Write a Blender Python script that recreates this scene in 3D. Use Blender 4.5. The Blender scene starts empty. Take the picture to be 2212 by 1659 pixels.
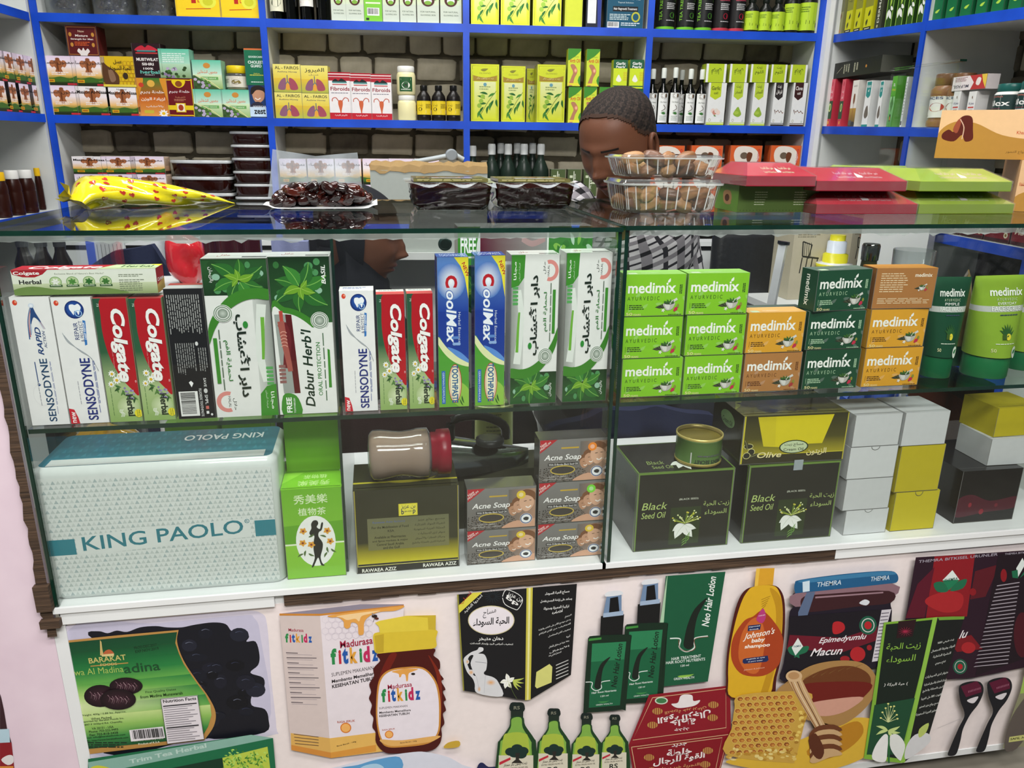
import bpy, math, random, unicodedata
import numpy as np
from mathutils import Vector, Matrix
random.seed(7)
C = bpy.context.scene
CO = C.collection
PI = math.pi
# ---------------------------------------------------------------- camera (origin = lens, z up, floor at -1.19)
FL = -1.19
FPX, W_, H_ = 1661.0, 2212, 1659
P_, R_, Y_ = math.radians(17.573), math.radians(.776), math.radians(10.116)
_f = np.array([math.sin(Y_), math.cos(Y_), 0]); _r = np.array([math.cos(Y_), -math.sin(Y_), 0]); _u = np.array([0, 0, 1.])
CF = _f*math.cos(P_) - _u*math.sin(P_); _u2 = _u*math.cos(P_) + _f*math.sin(P_)
CR = _r*math.cos(R_) + _u2*math.sin(R_); CU = _u2*math.cos(R_) - _r*math.sin(R_)
cam = bpy.data.cameras.new('camera'); camo = bpy.data.objects.new('camera', cam); CO.objects.link(camo)
cam.sensor_width = 36; cam.lens = 36*FPX/W_; cam.clip_start = .02
camo.matrix_world = Matrix(((CR[0], CU[0], -CF[0], 0), (CR[1], CU[1], -CF[1], 0), (CR[2], CU[2], -CF[2], 0), (0, 0, 0, 1)))
C.camera = camo
vs = C.view_settings
C.display_settings.display_device = 'sRGB'
vs.view_transform = 'Standard'; vs.look = 'None'; vs.exposure = 0.0; vs.gamma = 1.0; vs.use_curve_mapping = False
C.cycles.transparent_max_bounces = 32; C.cycles.max_bounces = 8; C.cycles.caustics_reflective = False; C.cycles.caustics_refractive = False
# ---------------------------------------------------------------- light: dim surroundings, tube panels on the ceiling
wd = bpy.data.worlds.new('street_glow'); C.world = wd; wd.use_nodes = True
wd.node_tree.nodes['Background'].inputs[0].default_value = (.72, .78, .85, 1)
wd.node_tree.nodes['Background'].inputs[1].default_value = .16
def area(name, loc, sx, sy, power, rot=(0, 0, 0), col=(1, .985, .96)):
    l = bpy.data.lights.new(name, 'AREA'); l.shape = 'RECTANGLE'; l.size = sx; l.size_y = sy; l.energy = power; l.color = col
    o = bpy.data.objects.new(name, l); o.location = loc; o.rotation_euler = rot; CO.objects.link(o); return o
area('ceiling_light', (.1, .1, 1.35), 1.5, .3, 34)
area('ceiling_light', (.2, -.9, 1.35), 1.6, .5, 88)
area('ceiling_light', (.1, 1.75, 1.42), 1.9, .25, 40)
area('ceiling_light', (1.9, .7, 1.40), .3, 1.4, 14)

# ---------------------------------------------------------------- frames: pixel of the survey photo -> metres on a real plane
def ray(x, y): return CF + CR*(x-W_/2)/FPX - CU*(y-H_/2)/FPX
class Fr:
    def __init__(s, o, a):
        s.o = np.array(o, float); s.deg = a; s.a = math.radians(a)
        s.U = np.array([math.cos(s.a), math.sin(s.a), 0]); s.N = np.array([-math.sin(s.a), math.cos(s.a), 0])
    def px(s, x, y, w=0):
        d = ray(x, y); p = d*(s.o@s.N+w)/(d@s.N) - s.o
        return p@s.U, p[2]
    def pz(s, x, y, z):
        d = ray(x, y); p = d*z/d[2] - s.o
        return p@s.U, p@s.N
    def pt(s, u, w, z): return s.o + s.U*u + s.N*w + np.array([0, 0, z])
K = Fr((0, 1.045, 0), 0)            # counter, w=0 is the front glass
S = Fr((0, 2.5, 0), -4.9)           # back shelving, w=0 its front edge
RW = Fr(S.pt(1.41, 0, 0), -94.9)    # right shelving, u runs towards the street
LW = Fr(S.pt(-.935, 0, 0), 85.1)    # left shelving, u runs away from the street

# ---------------------------------------------------------------- colours and materials
def lin(c):
    if not isinstance(c, str): return c
    if len(c) == 3: c = ''.join(q*2 for q in c)
    v = [int(c[i:i+2], 16)/255 for i in (0, 2, 4)]
    return tuple((q/12.92 if q <= .04045 else ((q+.055)/1.055)**2.4) for q in v)
def nm(name):
    m = bpy.data.materials.new(name); m.use_nodes = True; nt = m.node_tree
    return m, nt, nt.nodes['Principled BSDF']
def noise(nt, scale, detail=3, obj=True, vec=None):
    n = nt.nodes.new('ShaderNodeTexNoise'); n.inputs['Scale'].default_value = scale; n.inputs['Detail'].default_value = detail
    if vec is None:
        tc = nt.nodes.new('ShaderNodeTexCoord'); nt.links.new(tc.outputs['Object' if obj else 'Generated'], n.inputs['Vector'])
    else: nt.links.new(vec, n.inputs['Vector'])
    return n
def bump(nt, b, src, strength, dist=.001):
    n = nt.nodes.new('ShaderNodeBump'); n.inputs['Strength'].default_value = strength; n.inputs['Distance'].default_value = dist
    nt.links.new(src, n.inputs['Height']); nt.links.new(n.outputs[0], b.inputs['Normal'])
def inked(name, rough, metal=0, bs=.15, sc=90, coat=0, trans=0):
    """printed surface: colour comes from the corner colours of the artwork, with fine procedural grain"""
    m, nt, b = nm(name)
    a = nt.nodes.new('ShaderNodeAttribute'); a.attribute_name = 'Col'
    n = noise(nt, sc, 2)
    mx = nt.nodes.new('ShaderNodeMix'); mx.data_type = 'RGBA'; mx.blend_type = 'MULTIPLY'; mx.inputs[0].default_value = .10
    nt.links.new(a.outputs['Color'], mx.inputs[6]); nt.links.new(n.outputs[0], mx.inputs[7])
    nt.links.new(mx.outputs[2], b.inputs['Base Color'])
    b.inputs['Roughness'].default_value = rough; b.inputs['Metallic'].default_value = metal; b.inputs['Coat Weight'].default_value = coat
    b.inputs['Coat Roughness'].default_value = .08; b.inputs['Specular IOR Level'].default_value = .3
    if bs: bump(nt, b, n.outputs[0], bs)
    return m
def plain(name, c1, c2=None, rough=.5, sc=20, metal=0, bs=0, dist=.002, detail=4, stretch=None, coat=0):
    m, nt, b = nm(name)
    if stretch:
        tc = nt.nodes.new('ShaderNodeTexCoord'); mp = nt.nodes.new('ShaderNodeMapping'); mp.inputs['Scale'].default_value = stretch
        nt.links.new(tc.outputs['Object'], mp.inputs[0]); n = noise(nt, sc, detail, vec=mp.outputs[0])
    else: n = noise(nt, sc, detail)
    r = nt.nodes.new('ShaderNodeValToRGB'); r.color_ramp.elements[0].position = .3; r.color_ramp.elements[1].position = .7
    r.color_ramp.elements[0].color = (*lin(c1), 1); r.color_ramp.elements[1].color = (*lin(c2 or c1), 1)
    nt.links.new(n.outputs[0], r.inputs[0]); nt.links.new(r.outputs[0], b.inputs['Base Color'])
    b.inputs['Roughness'].default_value = rough; b.inputs['Metallic'].default_value = metal; b.inputs['Coat Weight'].default_value = coat
    if bs: bump(nt, b, n.outputs[0], bs, dist)
    return m
def clear(name, tint, refl=1.0, rough=.02, haze=0, hazec='fff', ior=1.45, attr=False):
    """thin clear sheet: Fresnel reflection over straight transmission, optional milky part"""
    m = bpy.data.materials.new(name); m.use_nodes = True; nt = m.node_tree; nt.nodes.clear()
    o = nt.nodes.new('ShaderNodeOutputMaterial'); t = nt.nodes.new('ShaderNodeBsdfTransparent'); g = nt.nodes.new('ShaderNodeBsdfGlossy')
    t.inputs[0].default_value = (*lin(tint), 1); g.inputs['Roughness'].default_value = rough
    f0 = ((ior-1)/(ior+1))**2   # Schlick, the same from both sides of the sheet
    fr = nt.nodes.new('ShaderNodeLayerWeight'); fr.inputs[0].default_value = .5
    pw = nt.nodes.new('ShaderNodeMath'); pw.operation = 'POWER'; pw.inputs[1].default_value = 5; nt.links.new(fr.outputs['Facing'], pw.inputs[0])
    mt = nt.nodes.new('ShaderNodeMath'); mt.operation = 'MULTIPLY_ADD'; mt.use_clamp = True; mt.inputs[1].default_value = refl*(1-f0); mt.inputs[2].default_value = refl*f0; nt.links.new(pw.outputs[0], mt.inputs[0])
    base = t
    if haze:
        d = nt.nodes.new('ShaderNodeBsdfDiffuse'); d.inputs[0].default_value = (*lin(hazec), 1)
        h = nt.nodes.new('ShaderNodeMixShader'); n = noise(nt, 14, 3)
        mr = nt.nodes.new('ShaderNodeMapRange'); mr.inputs[1].default_value = .3; mr.inputs[2].default_value = .7; mr.inputs[3].default_value = haze*.5; mr.inputs[4].default_value = haze*1.4
        nt.links.new(n.outputs[0], mr.inputs[0]); nt.links.new(mr.outputs[0], h.inputs[0])
        nt.links.new(t.outputs[0], h.inputs[1]); nt.links.new(d.outputs[0], h.inputs[2]); base = h
    s = nt.nodes.new('ShaderNodeMixShader'); nt.links.new(mt.outputs[0], s.inputs[0]); nt.links.new(base.outputs[0], s.inputs[1]); nt.links.new(g.outputs[0], s.inputs[2])
    nt.links.new(s.outputs[0], o.inputs[0]); return m
MT = dict(
    card=inked('printed_card', .42, bs=.08), gloss=inked('laminated_card', .22, bs=.06, coat=.3), matte=inked('matte_print', .75, bs=.1),
    plas=inked('coloured_plastic', .3, bs=.03), foil=inked('shiny_film', .16, bs=.5, sc=35, coat=.8), tin=inked('printed_tin', .3, metal=.35, bs=.05),
    chrome=inked('bright_metal', .14, metal=1, bs=.05), vinyl=inked('vinyl_banner', .5, bs=.05),
    date=inked('sticky_date', .12, bs=.9, sc=60, coat=.8), skin=inked('skin', .48, bs=.12, sc=160), cloth=inked('cloth', .85, bs=.5, sc=220),
    pane=clear('clear_glass', 'fcfefd', 1.0, .01), edge=plain('green_glass_edge', '05231a', '0a3024', .08, 30, coat=.5),
    clam=clear('clear_plastic', 'f4f6f6', 1.5, .06, .07, 'e8eef0'), dry=inked('dry_fruit', .45, bs=1.0, sc=110, coat=.12), ribbed=clear('ribbed_plastic', 'f6f8f8', 1.5, .05, .05, 'eef2f3'), frost=clear('frosted_rim', 'f4f6f6', 1.5, .1, .62, 'f0f4f5'), milky=clear('milky_film', 'e4ebf0', 1.2, .2, .38, 'dfe8ee'), film=clear('cling_film', 'fbfbfb', 1.0, .05, .05),
    wine=clear('dark_syrup_glass', '2a0a04', 1.6, .04), green_glass=clear('olive_glass', '3d4a12', 1.5, .04),
    white=plain('white_laminate', 'dfe1e2', 'e8eaea', .38, 6, bs=.05), inner=plain('grey_white_board', 'bfc3c1', 'd4d7d5', .5, 5, bs=.05),
    blue=plain('blue_edging', '0c3fae', '1750d0', .35, 9, bs=.1), wood=plain('bare_fibreboard', '2a1c12', '5a4432', .8, 14, bs=.7, stretch=(1, 6, 30)),
    pink=plain('pink_board', 'dcc6d3', 'e6d2dd', .55, 12, bs=.1), ceil=plain('ceiling_paint', 'dadad6', 'e4e4e0', .8, 5),
    floor=plain('floor_tile', '7d776c', '8e887c', .5, 8), wallp=plain('plaster', 'c9ccc8', 'd6d8d4', .8, 6, bs=.2),
    mortar=plain('wallpaper_mortar', '3a3529', '5b5442', .85, 25, bs=.6, dist=.004), black=plain('black_leatherette', '0b0c0f', '15171b', .4, 80, bs=.4),
    navy=plain('navy_cloth', '141c38', '1c2648', .85, 150, bs=.4), silic=clear('silicone_smear', 'd5dad8', 1, .3, .62, 'dfe3e2'))
for k, (a, b) in enumerate((('c4bba4', 'a79e88'), ('b3aa93', '958c77'), ('cfc6ae', 'b3aa93'), ('857c6b', '5f584b'))):
    MT['brick%d' % k] = plain('stone_brick', a, b, .85, 22, bs=.8, dist=.004, detail=6)

# ---------------------------------------------------------------- lettering
_F = {}
for c in range(0xFE80, 0xFEFD):
    d = unicodedata.decomposition(chr(c)).split()
    _F.setdefault(tuple(int(x, 16) for x in d[1:]), {})[d[0]] = c
def shape_arabic(s):
    s = s.replace('\u0644\u0627', '\1').replace('\u0644\u0623', '\2'); KK = {'\1': (0x644, 0x627), '\2': (0x644, 0x623)}; o = []
    fm = lambda ch: _F.get(KK.get(ch, (ord(ch),)))
    for i, ch in enumerate(s):
        f = fm(ch)
        if not f: o.append(ch); continue
        p = fm(s[i-1]) if i else None; n = fm(s[i+1]) if i+1 < len(s) else None
        jp = bool(p and '<initial>' in p); jn = bool(n and '<final>' in n and '<initial>' in f)
        k = '<medial>' if jp and jn else '<final>' if jp else '<initial>' if jn else '<isolated>'
        o.append(chr(f.get(k) or f['<isolated>']))
    return ''.join(o[::-1])
_tc = {}
_cur = bpy.data.curves.new('lettering', 'FONT'); _cur.resolution_u = 2
_curo = bpy.data.objects.new('lettering', _cur); CO.objects.link(_curo)
def glyphs(s, bold=0, shear=0, sp=1):
    k = (s, bold, shear, sp)
    if k not in _tc:
        _cur.body = shape_arabic(s) if any('\u0600' <= c <= '\u06ff' for c in s) else s
        _cur.offset = bold*.0095; _cur.shear = shear; _cur.space_character = sp; _cur.resolution_u = 3 if len(s) < 12 else 2
        me = bpy.data.meshes.new_from_object(_curo)
        v = np.empty(len(me.vertices)*3); me.vertices.foreach_get('co', v); v = v.reshape(-1, 3)[:, :2]
        fs = [tuple(p.vertices) for p in me.polygons]; bpy.data.meshes.remove(me)
        if len(v): lo = v.min(0); hi = v.max(0); v = (v-lo)/np.maximum(hi-lo, 1e-6); asp = (hi-lo)[0]/max((hi-lo)[1], 1e-6)
        else: asp = 1
        _tc[k] = (v, fs, asp)
    return _tc[k]

# ---------------------------------------------------------------- flat artwork (x right, y down, any units)
class Art:
    up = None
    def __init__(s, W=100, H=100, bg=None): s.W, s.H, s.q = W, H, []; (bg and s.R(0, 0, W, H, bg))
    def add(s, v, fs, cs):
        v = np.asarray(v, float).reshape(-1, 2); lo = v.min(0); hi = v.max(0); l = 1
        for (a, b, m, *_) in s.q:
            if m >= l and (a < hi).all() and (b > lo).all(): l = m+1
        s.q.append((lo, hi, l, v, fs, cs)); return s
    def R(s, x0, y0, x1, y1, c, c2=None, h=None):
        c = lin(c); d = lin(c2) if c2 else c; e = lin(h) if h else None
        cs = [c, e, e, c] if e else [c, c, d, d]
        return s.add([(x0, y0), (x1, y0), (x1, y1), (x0, y1)], [(0, 1, 2, 3)], [cs])
    def P(s, pts, c):
        if not isinstance(pts[0], (tuple, list)): pts = list(zip(pts[::2], pts[1::2]))
        return s.add(pts, [tuple(range(len(pts)))], [lin(c)])
    def E(s, cx, cy, rx, ry, c, n=22, c2=None):
        p = [(cx+rx*math.cos(i*2*PI/n), cy+ry*math.sin(i*2*PI/n)) for i in range(n)]
        if c2:   # c in the middle, c2 at the rim
            a, b = lin(c), lin(c2)
            return s.add(p+[(cx, cy)], [(i, (i+1) % n, n) for i in range(n)], [[b, b, a]]*n)
        return s.P(p, c)
    def O(s, cx, cy, rx, ry, t, c, n=26, a0=0, a1=360):
        k = n+1; A = [math.radians(a0+(a1-a0)*i/n) for i in range(k)]
        v = [(cx+rx*math.cos(a), cy+ry*math.sin(a)) for a in A] + [(cx+(rx-t)*math.cos(a), cy+(ry-t)*math.sin(a)) for a in A]
        return s.add(v, [(i, i+1, k+i+1, k+i) for i in range(n)], [lin(c)]*n)
    def L(s, pts, w, c, sm=0, w2=None):
        if not isinstance(pts[0], (tuple, list)): pts = list(zip(pts[::2], pts[1::2]))
        if sm: pts = spline(pts, sm)
        p = np.array(pts, float); t = np.gradient(p, axis=0); t /= np.linalg.norm(t, axis=1)[:, None]+1e-9
        n = np.stack([-t[:, 1], t[:, 0]], 1); ww = np.linspace(w, w2 if w2 is not None else w, len(p))[:, None]/2
        v = np.concatenate([p+n*ww, p-n*ww]); k = len(p)
        return s.add(v, [(i, i+1, k+i+1, k+i) for i in range(k-1)], [lin(c)]*(k-1))
    def C(s, pts, c, sm=6):
        if not isinstance(pts[0], (tuple, list)): pts = list(zip(pts[::2], pts[1::2]))
        return s.P(spline(pts, sm, True), c)
    def T(s, t, x0, y0, x1, y1, c, rot=0, b=0, sh=0, sp=1):
        v, fs, asp = glyphs(t, b, sh, sp)
        if not len(v): return s
        x, y = v[:, 0], v[:, 1]
        if rot == 0: a, d = x, 1-y
        elif rot == 90: a, d = 1-y, 1-x
        elif rot == -90: a, d = y, x
        else: a, d = 1-x, y
        q = np.stack([x0+a*(x1-x0), y0+d*(y1-y0)], 1)
        return s.add(q, fs, [lin(c)]*len(fs))
    def B(s, t, ax, ay, bx, by, h, c, b=0, sh=0, up=None, rise=1):
        """text on a slanting baseline a->b, h = height"""
        v, fs, asp = glyphs(t, b, sh)
        A = np.array([ax, ay], float); D = np.array([bx-ax, by-ay], float); u = np.array(up or s.up or (D[1], -D[0]), float); u /= np.linalg.norm(u)
        return s.add(A+v[:, :1]*D+v[:, 1:]*u*h, fs, [lin(c)]*len(fs))
    def X(s, x0, y0, x1, y1, n, c, vert=0, fill=.5, seed=1):
        """rows of unreadably small print"""
        r = random.Random(seed); v = []; f = []
        L0, L1 = (y0, y1) if vert else (x0, x1); g0, g1 = (x0, x1) if vert else (y0, y1); st = (g1-g0)/n
        for i in range(n):
            p = L0; e = L1-(L1-L0)*r.random()*.25
            while p < e:
                q = min(e, p+(L1-L0)*r.uniform(.06, .2)); a = g0+i*st; k = len(v)
                v += [(a, p), (a, q), (a+st*fill, q), (a+st*fill, p)] if vert else [(p, a), (q, a), (q, a+st*fill), (p, a+st*fill)]
                f.append((k, k+1, k+2, k+3)); p = q+(L1-L0)*.025
        return s.add(v, f, [lin(c)]*len(f))
    def BAR(s, x0, y0, x1, y1, vert=0, c='111'):
        s.R(x0, y0, x1, y1, 'e8e8e6'); r = random.Random(5); v = []; f = []; p = .05
        while p < .93:
            w = r.choice((.012, .02, .032)); k = len(v)
            if vert: a, b_ = y0+(y1-y0)*p, y0+(y1-y0)*(p+w); v += [(x0+(x1-x0)*.08, a), (x0+(x1-x0)*.08, b_), (x0+(x1-x0)*.85, b_), (x0+(x1-x0)*.85, a)]
            else: a, b_ = x0+(x1-x0)*p, x0+(x1-x0)*(p+w); v += [(a, y0+(y1-y0)*.08), (b_, y0+(y1-y0)*.08), (b_, y0+(y1-y0)*.82), (a, y0+(y1-y0)*.82)]
            f.append((k, k+1, k+2, k+3)); p += w+r.choice((.012, .02))
        return s.add(v, f, [lin(c)]*len(f))
    def leaf(s, x, y, ang, ln, wd, c='2f7a2a', rib='7db85a', bend=.15):
        a = math.radians(ang); d = np.array([math.cos(a), math.sin(a)]); n = np.array([-d[1], d[0]]); o = np.array([x, y]); T = np.linspace(0, 1, 8)
        w = np.sin(T**.8*PI)*wd/2; mid = [o+d*ln*t+n*bend*ln*math.sin(t*PI)*.5 for t in T]
        s.P([tuple(m+n*q) for m, q in zip(mid, w)]+[tuple(m-n*q) for m, q in zip(mid[::-1], w[::-1])][1:-1], c)
        if rib: s.L([tuple(m) for m in mid], wd*.06, rib)
        return s
def spline(p, k, closed=False):
    p = [np.array(q, float) for q in p]; n = len(p); o = []
    for i in range(n if closed else n-1):
        a, b, c, d = (p[(i+j) % n] if closed else p[min(max(i+j, 0), n-1)] for j in (-1, 0, 1, 2))
        for t in np.arange(k)/k: o.append(.5*((2*b)+(-a+c)*t+(2*a-5*b+4*c-d)*t*t+(-a+3*b-3*c+d)*t**3))
    if not closed: o.append(p[-1])
    return [tuple(q) for q in o]

# ---------------------------------------------------------------- meshes
class Mb:
    def __init__(s): s.v, s.f, s.c, s.m = [], [], [], []
    def face(s, pts, c, sm=False):
        k = len(s.v); s.v += [tuple(p) for p in pts]; s.f.append(tuple(range(k, k+len(pts)))); s.c.append(lin(c)); s.m.append(sm)
    def grid(s, rows, c, sm=True, wrap=False):
        """rows of points -> quads; c one colour or c(i, j)"""
        k = len(s.v); n = len(rows[0])
        for r in rows: s.v += [tuple(p) for p in r]
        for i in range(len(rows)-1):
            for j in range(n if wrap else n-1):
                j2 = (j+1) % n; s.f.append((k+i*n+j, k+i*n+j2, k+(i+1)*n+j2, k+(i+1)*n+j)); s.c.append(lin(c(i, j)) if callable(c) else lin(c)); s.m.append(sm)
        return s
    def box(s, x0, x1, y0, y1, z0, z1, c, front=None, top=None, side=None):
        a = [(x, y, z) for z in (z0, z1) for y in (y0, y1) for x in (x0, x1)]
        for idx, cc in (((0, 1, 5, 4), front), ((3, 2, 6, 7), None), ((4, 5, 7, 6), top), ((1, 0, 2, 3), None), ((2, 0, 4, 6), side), ((1, 3, 7, 5), side)):
            s.face([a[i] for i in idx], cc or c)
        return s
    def lathe(s, prof, c, n=24, o=(0, 0, 0), sx=1, sy=1, sm=True, M=None, cap=True):
        """prof [(r, z)..] bottom to top; c colour or list per ring"""
        rows = []
        for r, z in prof: rows.append([(o[0]+r*sx*math.cos(2*PI*j/n), o[1]+r*sy*math.sin(2*PI*j/n), o[2]+z) for j in range(n)])
        if M: rows = [[tuple(M@Vector(p)) for p in r] for r in rows]
        cc = (lambda i, j: c[min(i, len(c)-1)]) if isinstance(c, list) else c
        s.grid(rows, cc, sm, True)
        if cap:
            s.face(rows[0][::-1], c[0] if isinstance(c, list) else c); s.face(rows[-1], c[-1] if isinstance(c, list) else c)
        return s
    def tube(s, path, r, c, n=8, sm=True):
        p = np.array(path, float); t = np.gradient(p, axis=0); rows = []
        for i in range(len(p)):
            d = t[i]/(np.linalg.norm(t[i])+1e-9); a = np.cross(d, (0, 0, 1.)) if abs(d[2]) < .9 else np.cross(d, (1., 0, 0)); a /= np.linalg.norm(a); b = np.cross(d, a)
            rr = r[i] if isinstance(r, (list, tuple)) else r
            rows.append([p[i]+rr*(a*math.cos(2*PI*j/n)+b*math.sin(2*PI*j/n)) for j in range(n)])
        s.grid(rows, c, sm, True); s.face(rows[0][::-1], c); s.face(rows[-1], c); return s
    def art(s, art, O, U, V, step=.00006, turn=0, fn=None):
        """lay artwork on the rectangle O (top left), U (right), V (down)"""
        O, U, V = (np.array(q, float) for q in (O, U, V)); N = np.cross(V, U); N /= np.linalg.norm(N)
        for lo, hi, l, v, fs, cs in art.q:
            x = np.clip(v[:, 0]/art.W, 0, 1); y = np.clip(v[:, 1]/art.H, 0, 1)
            if turn: x, y = 1-x, 1-y
            p = O+np.outer(x, U)+np.outer(y, V)+N*(.00008+step*l); k = len(s.v); s.v += [tuple(q) for q in p]
            for f, c in zip(fs, cs): s.f.append(tuple(k+i for i in f)); s.c.append(c); s.m.append(False)
        return s
    def artf(s, art, fn, N, lift=0, step=.00006):
        """artwork laid on by a function; every further sheet lies over the earlier ones"""
        N = np.array(N, float); b0 = getattr(s, 'lay', 0); s.lay = b0+max([q[2] for q in art.q] or [0])
        for lo, hi, l, v, fs, cs in art.q:
            k = len(s.v); s.v += [tuple(fn(*q)+N*(.0001+lift+step*(l+b0))) for q in v]
            for f, c in zip(fs, cs): s.f.append(tuple(k+i for i in f)); s.c.append(c); s.m.append(False)
        return s
    def mesh(s, name, mat):
        me = bpy.data.meshes.new(name); me.from_pydata(s.v, [], s.f)
        at = me.color_attributes.new('Col', 'FLOAT_COLOR', 'CORNER'); out = []
        for f, c in zip(s.f, s.c):
            if isinstance(c, list): out += [(*q, 1) for q in c]
            else: out += [(*c, 1)]*len(f)
        at.data.foreach_set('color', np.array(out, dtype=np.float32).ravel())
        me.polygons.foreach_set('use_smooth', s.m)
        me.materials.append(MT[mat] if isinstance(mat, str) else mat); me.update(); return me
    def build(s, name, mat, parent=None, loc=None):
        o = bpy.data.objects.new(name, s.mesh(name, mat)); CO.objects.link(o)
        if parent: o.parent = parent
        if loc is not None: o.location = loc
        return o
def tag(o, label, cat, group=None):
    o['label'] = label; o['category'] = cat
    if group: o['group'] = group
    return o
def thing(name, label, cat, group=None, loc=(0, 0, 0), rz=0):
    o = bpy.data.objects.new(name, None); CO.objects.link(o); o.empty_display_size = .02
    o.location = loc; o.rotation_euler = (0, 0, rz); return tag(o, label, cat, group)
def struct(o): o['kind'] = 'structure'; return o
def dup(root, label=None, group=None):
    r = root.copy(); CO.objects.link(r)
    if label: r['label'] = label
    if group: r['group'] = group
    for ch in list(root.children):
        c = ch.copy(); CO.objects.link(c); c.parent = r
        for g in ch.children: d = g.copy(); CO.objects.link(d); d.parent = c
    return r
def place(o, fr, u, w, z, sc=None, rz=0):
    o.location = fr.pt(u, w, z); o.rotation_euler = (0, 0, fr.a+rz)
    if sc: o.scale = sc
    return o

# ---------------------------------------------------------------- cartons: local x centred, front at y=0 facing -y, base at z=0, unit 1x1x1 scaled on placing
_cm = {}
def carton(key, base, front=None, top=None, side=None, w=.1, h=.1, d=.05, mat='card', tc=None, sc=None, turn=0, slit=1):
    """mesh data of a printed carton; artwork belongs to the faces"""
    if key in _cm: return _cm[key]
    m = Mb(); m.box(-w/2, w/2, 0, d, 0, h, base, top=tc, side=sc)
    if front: k = front.W*.008; front.R(0, 0, k, front.H, '6f6f6c').R(front.W-k, 0, front.W, front.H, '6f6f6c').R(0, front.H-k, front.W, front.H, '55554f')  # dark edge lines painted on, standing in for the shaded gaps between boxes
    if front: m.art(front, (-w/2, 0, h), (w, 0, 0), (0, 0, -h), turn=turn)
    if top: m.art(top, (-w/2, d, h), (w, 0, 0), (0, -d, 0))
    if side: m.art(side, (-w/2, d, h), (0, -d, 0), (0, 0, -h)); m.art(side, (w/2, 0, h), (0, d, 0), (0, 0, -h))
    if slit:
        e = Art(100, 100); e.R(1.5, 90, 98.5, 92, '555'); m.art(e, (-w/2, d, h), (w, 0, 0), (0, -d, 0))
    me = m.mesh(key, mat); me['wh'] = (w, h, d); _cm[key] = me; return me
def put(me, name, label, cat, group, fr, w, rect, z=None, rz=0, dscale=1, fixh=None):
    """rect = survey (x left, y bottom, x right, y top) of the front face lying at depth w in frame fr"""
    u0, z0 = fr.px(rect[0], rect[1], w); u1, z1 = fr.px(rect[2], rect[3], w)
    if z is not None: z0 = z
    hh = z1-z0 if fixh is None else fixh
    o = bpy.data.objects.new(name, me); CO.objects.link(o); tag(o, label, cat, group); W, H, D = me['wh']
    place(o, fr, (u0+u1)/2, w, z0+.0002, ((abs(u1-u0)-.0008)/W, (hh-.0006)/H, 1), rz)
    o.scale = (o.scale[0], dscale, (hh-.0006)/H) ; return o, z0+hh
# ================================================================ SETTING
def slab(name, x0, x1, y0, y1, z0, z1, mat, parent=None, col='ddd'):
    return Mb().box(x0, x1, y0, y1, z0, z1, col).build(name, mat, parent)
def fbox(fr, u0, u1, w0, w1, z0, z1, col='ddd', zs=None, m=None):
    """box in a frame; zs = (bottom, top) heights at the u1 end when it slopes"""
    m = m or Mb(); zz = (z0, z1) if zs is None else zs
    a = [fr.pt(u, w, (z0, z1)[k] if u == u0 else zz[k]) for k in (0, 1) for w in (w0, w1) for u in (u0, u1)]
    for idx in ((0, 1, 5, 4), (3, 2, 6, 7), (4, 5, 7, 6), (1, 0, 2, 3), (2, 0, 4, 6), (1, 3, 7, 5)): m.face([a[i] for i in idx], col)
    return m
struct(slab('floor', -2.6, 3.0, -2.2, 3.2, FL-.05, FL, 'floor'))
struct(slab('ceiling', -2.6, 3.0, -2.2, 3.2, 1.45, 1.5, 'ceil'))
BD = .175
wb = struct(fbox(S, -1.3, 1.9, BD, BD+.08, FL, 1.45).build('wall_back', 'mortar'))
wr = struct(fbox(RW, -.35, 1.6, .26, .34, FL, 1.45).build('wall_right', 'mortar'))
wl = struct(fbox(LW, -1.9, .35, .22, .3, FL, 1.45).build('wall_left', 'wallp'))
# stone-look bricks, each a piece of its own, only where the shelves leave the wall in sight
def brick_mesh(k, w, h):
    r = random.Random(k); m = Mb(); n = 14; rows = []
    out = []
    for i in range(n):
        a = 2*PI*i/n+.2; c, s_ = math.cos(a), math.sin(a); e = .22
        out.append((w/2*math.copysign(abs(c)**e, c)*r.uniform(.92, 1.03), h/2*math.copysign(abs(s_)**e, s_)*r.uniform(.86, 1.05)))
    for q, d in ((1.0, 0), (.98, -.005), (.9, -.0085), (.55, -.0095)): rows.append([(x*q, d, z*q) for x, z in out])
    m.grid(rows, 'fff', True, True); m.face(rows[-1], 'fff'); return m.mesh('brick', 'brick%d' % (k % 4))
BR = [brick_mesh(k, w, .066) for k, w in enumerate((.128, .118, .135, .108, .125, .14, .1, .132))]
def bricks(fr, wall, u0, u1, z0, z1, w):
    r = random.Random(3); z = z0; row = 0
    while z < z1:
        u = u0-(row % 2)*.07-r.random()*.03
        while u < u1:
            k = r.choice((0, 1, 2, 3, 4, 5, 6, 7, 0, 2)); me = BR[k]; ww = (.128, .118, .135, .108, .125, .14, .1, .132)[k]
            u += ww/2+.003
            if u < u1+.05:
                o = bpy.data.objects.new('brick', me); CO.objects.link(o); o.parent = wall
                o.location = fr.pt(u, w, z+.036); o.rotation_euler = (0, r.uniform(-.015, .015), fr.a); o.scale = (1, 1, r.uniform(1.0, 1.1))
            u += ww/2+.003
        z += .0775; row += 1
bricks(S, wb, -.93, 1.36, -.21, .32, BD)
bricks(RW, wr, .05, 1.02, -.21, .32, .26)

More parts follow.
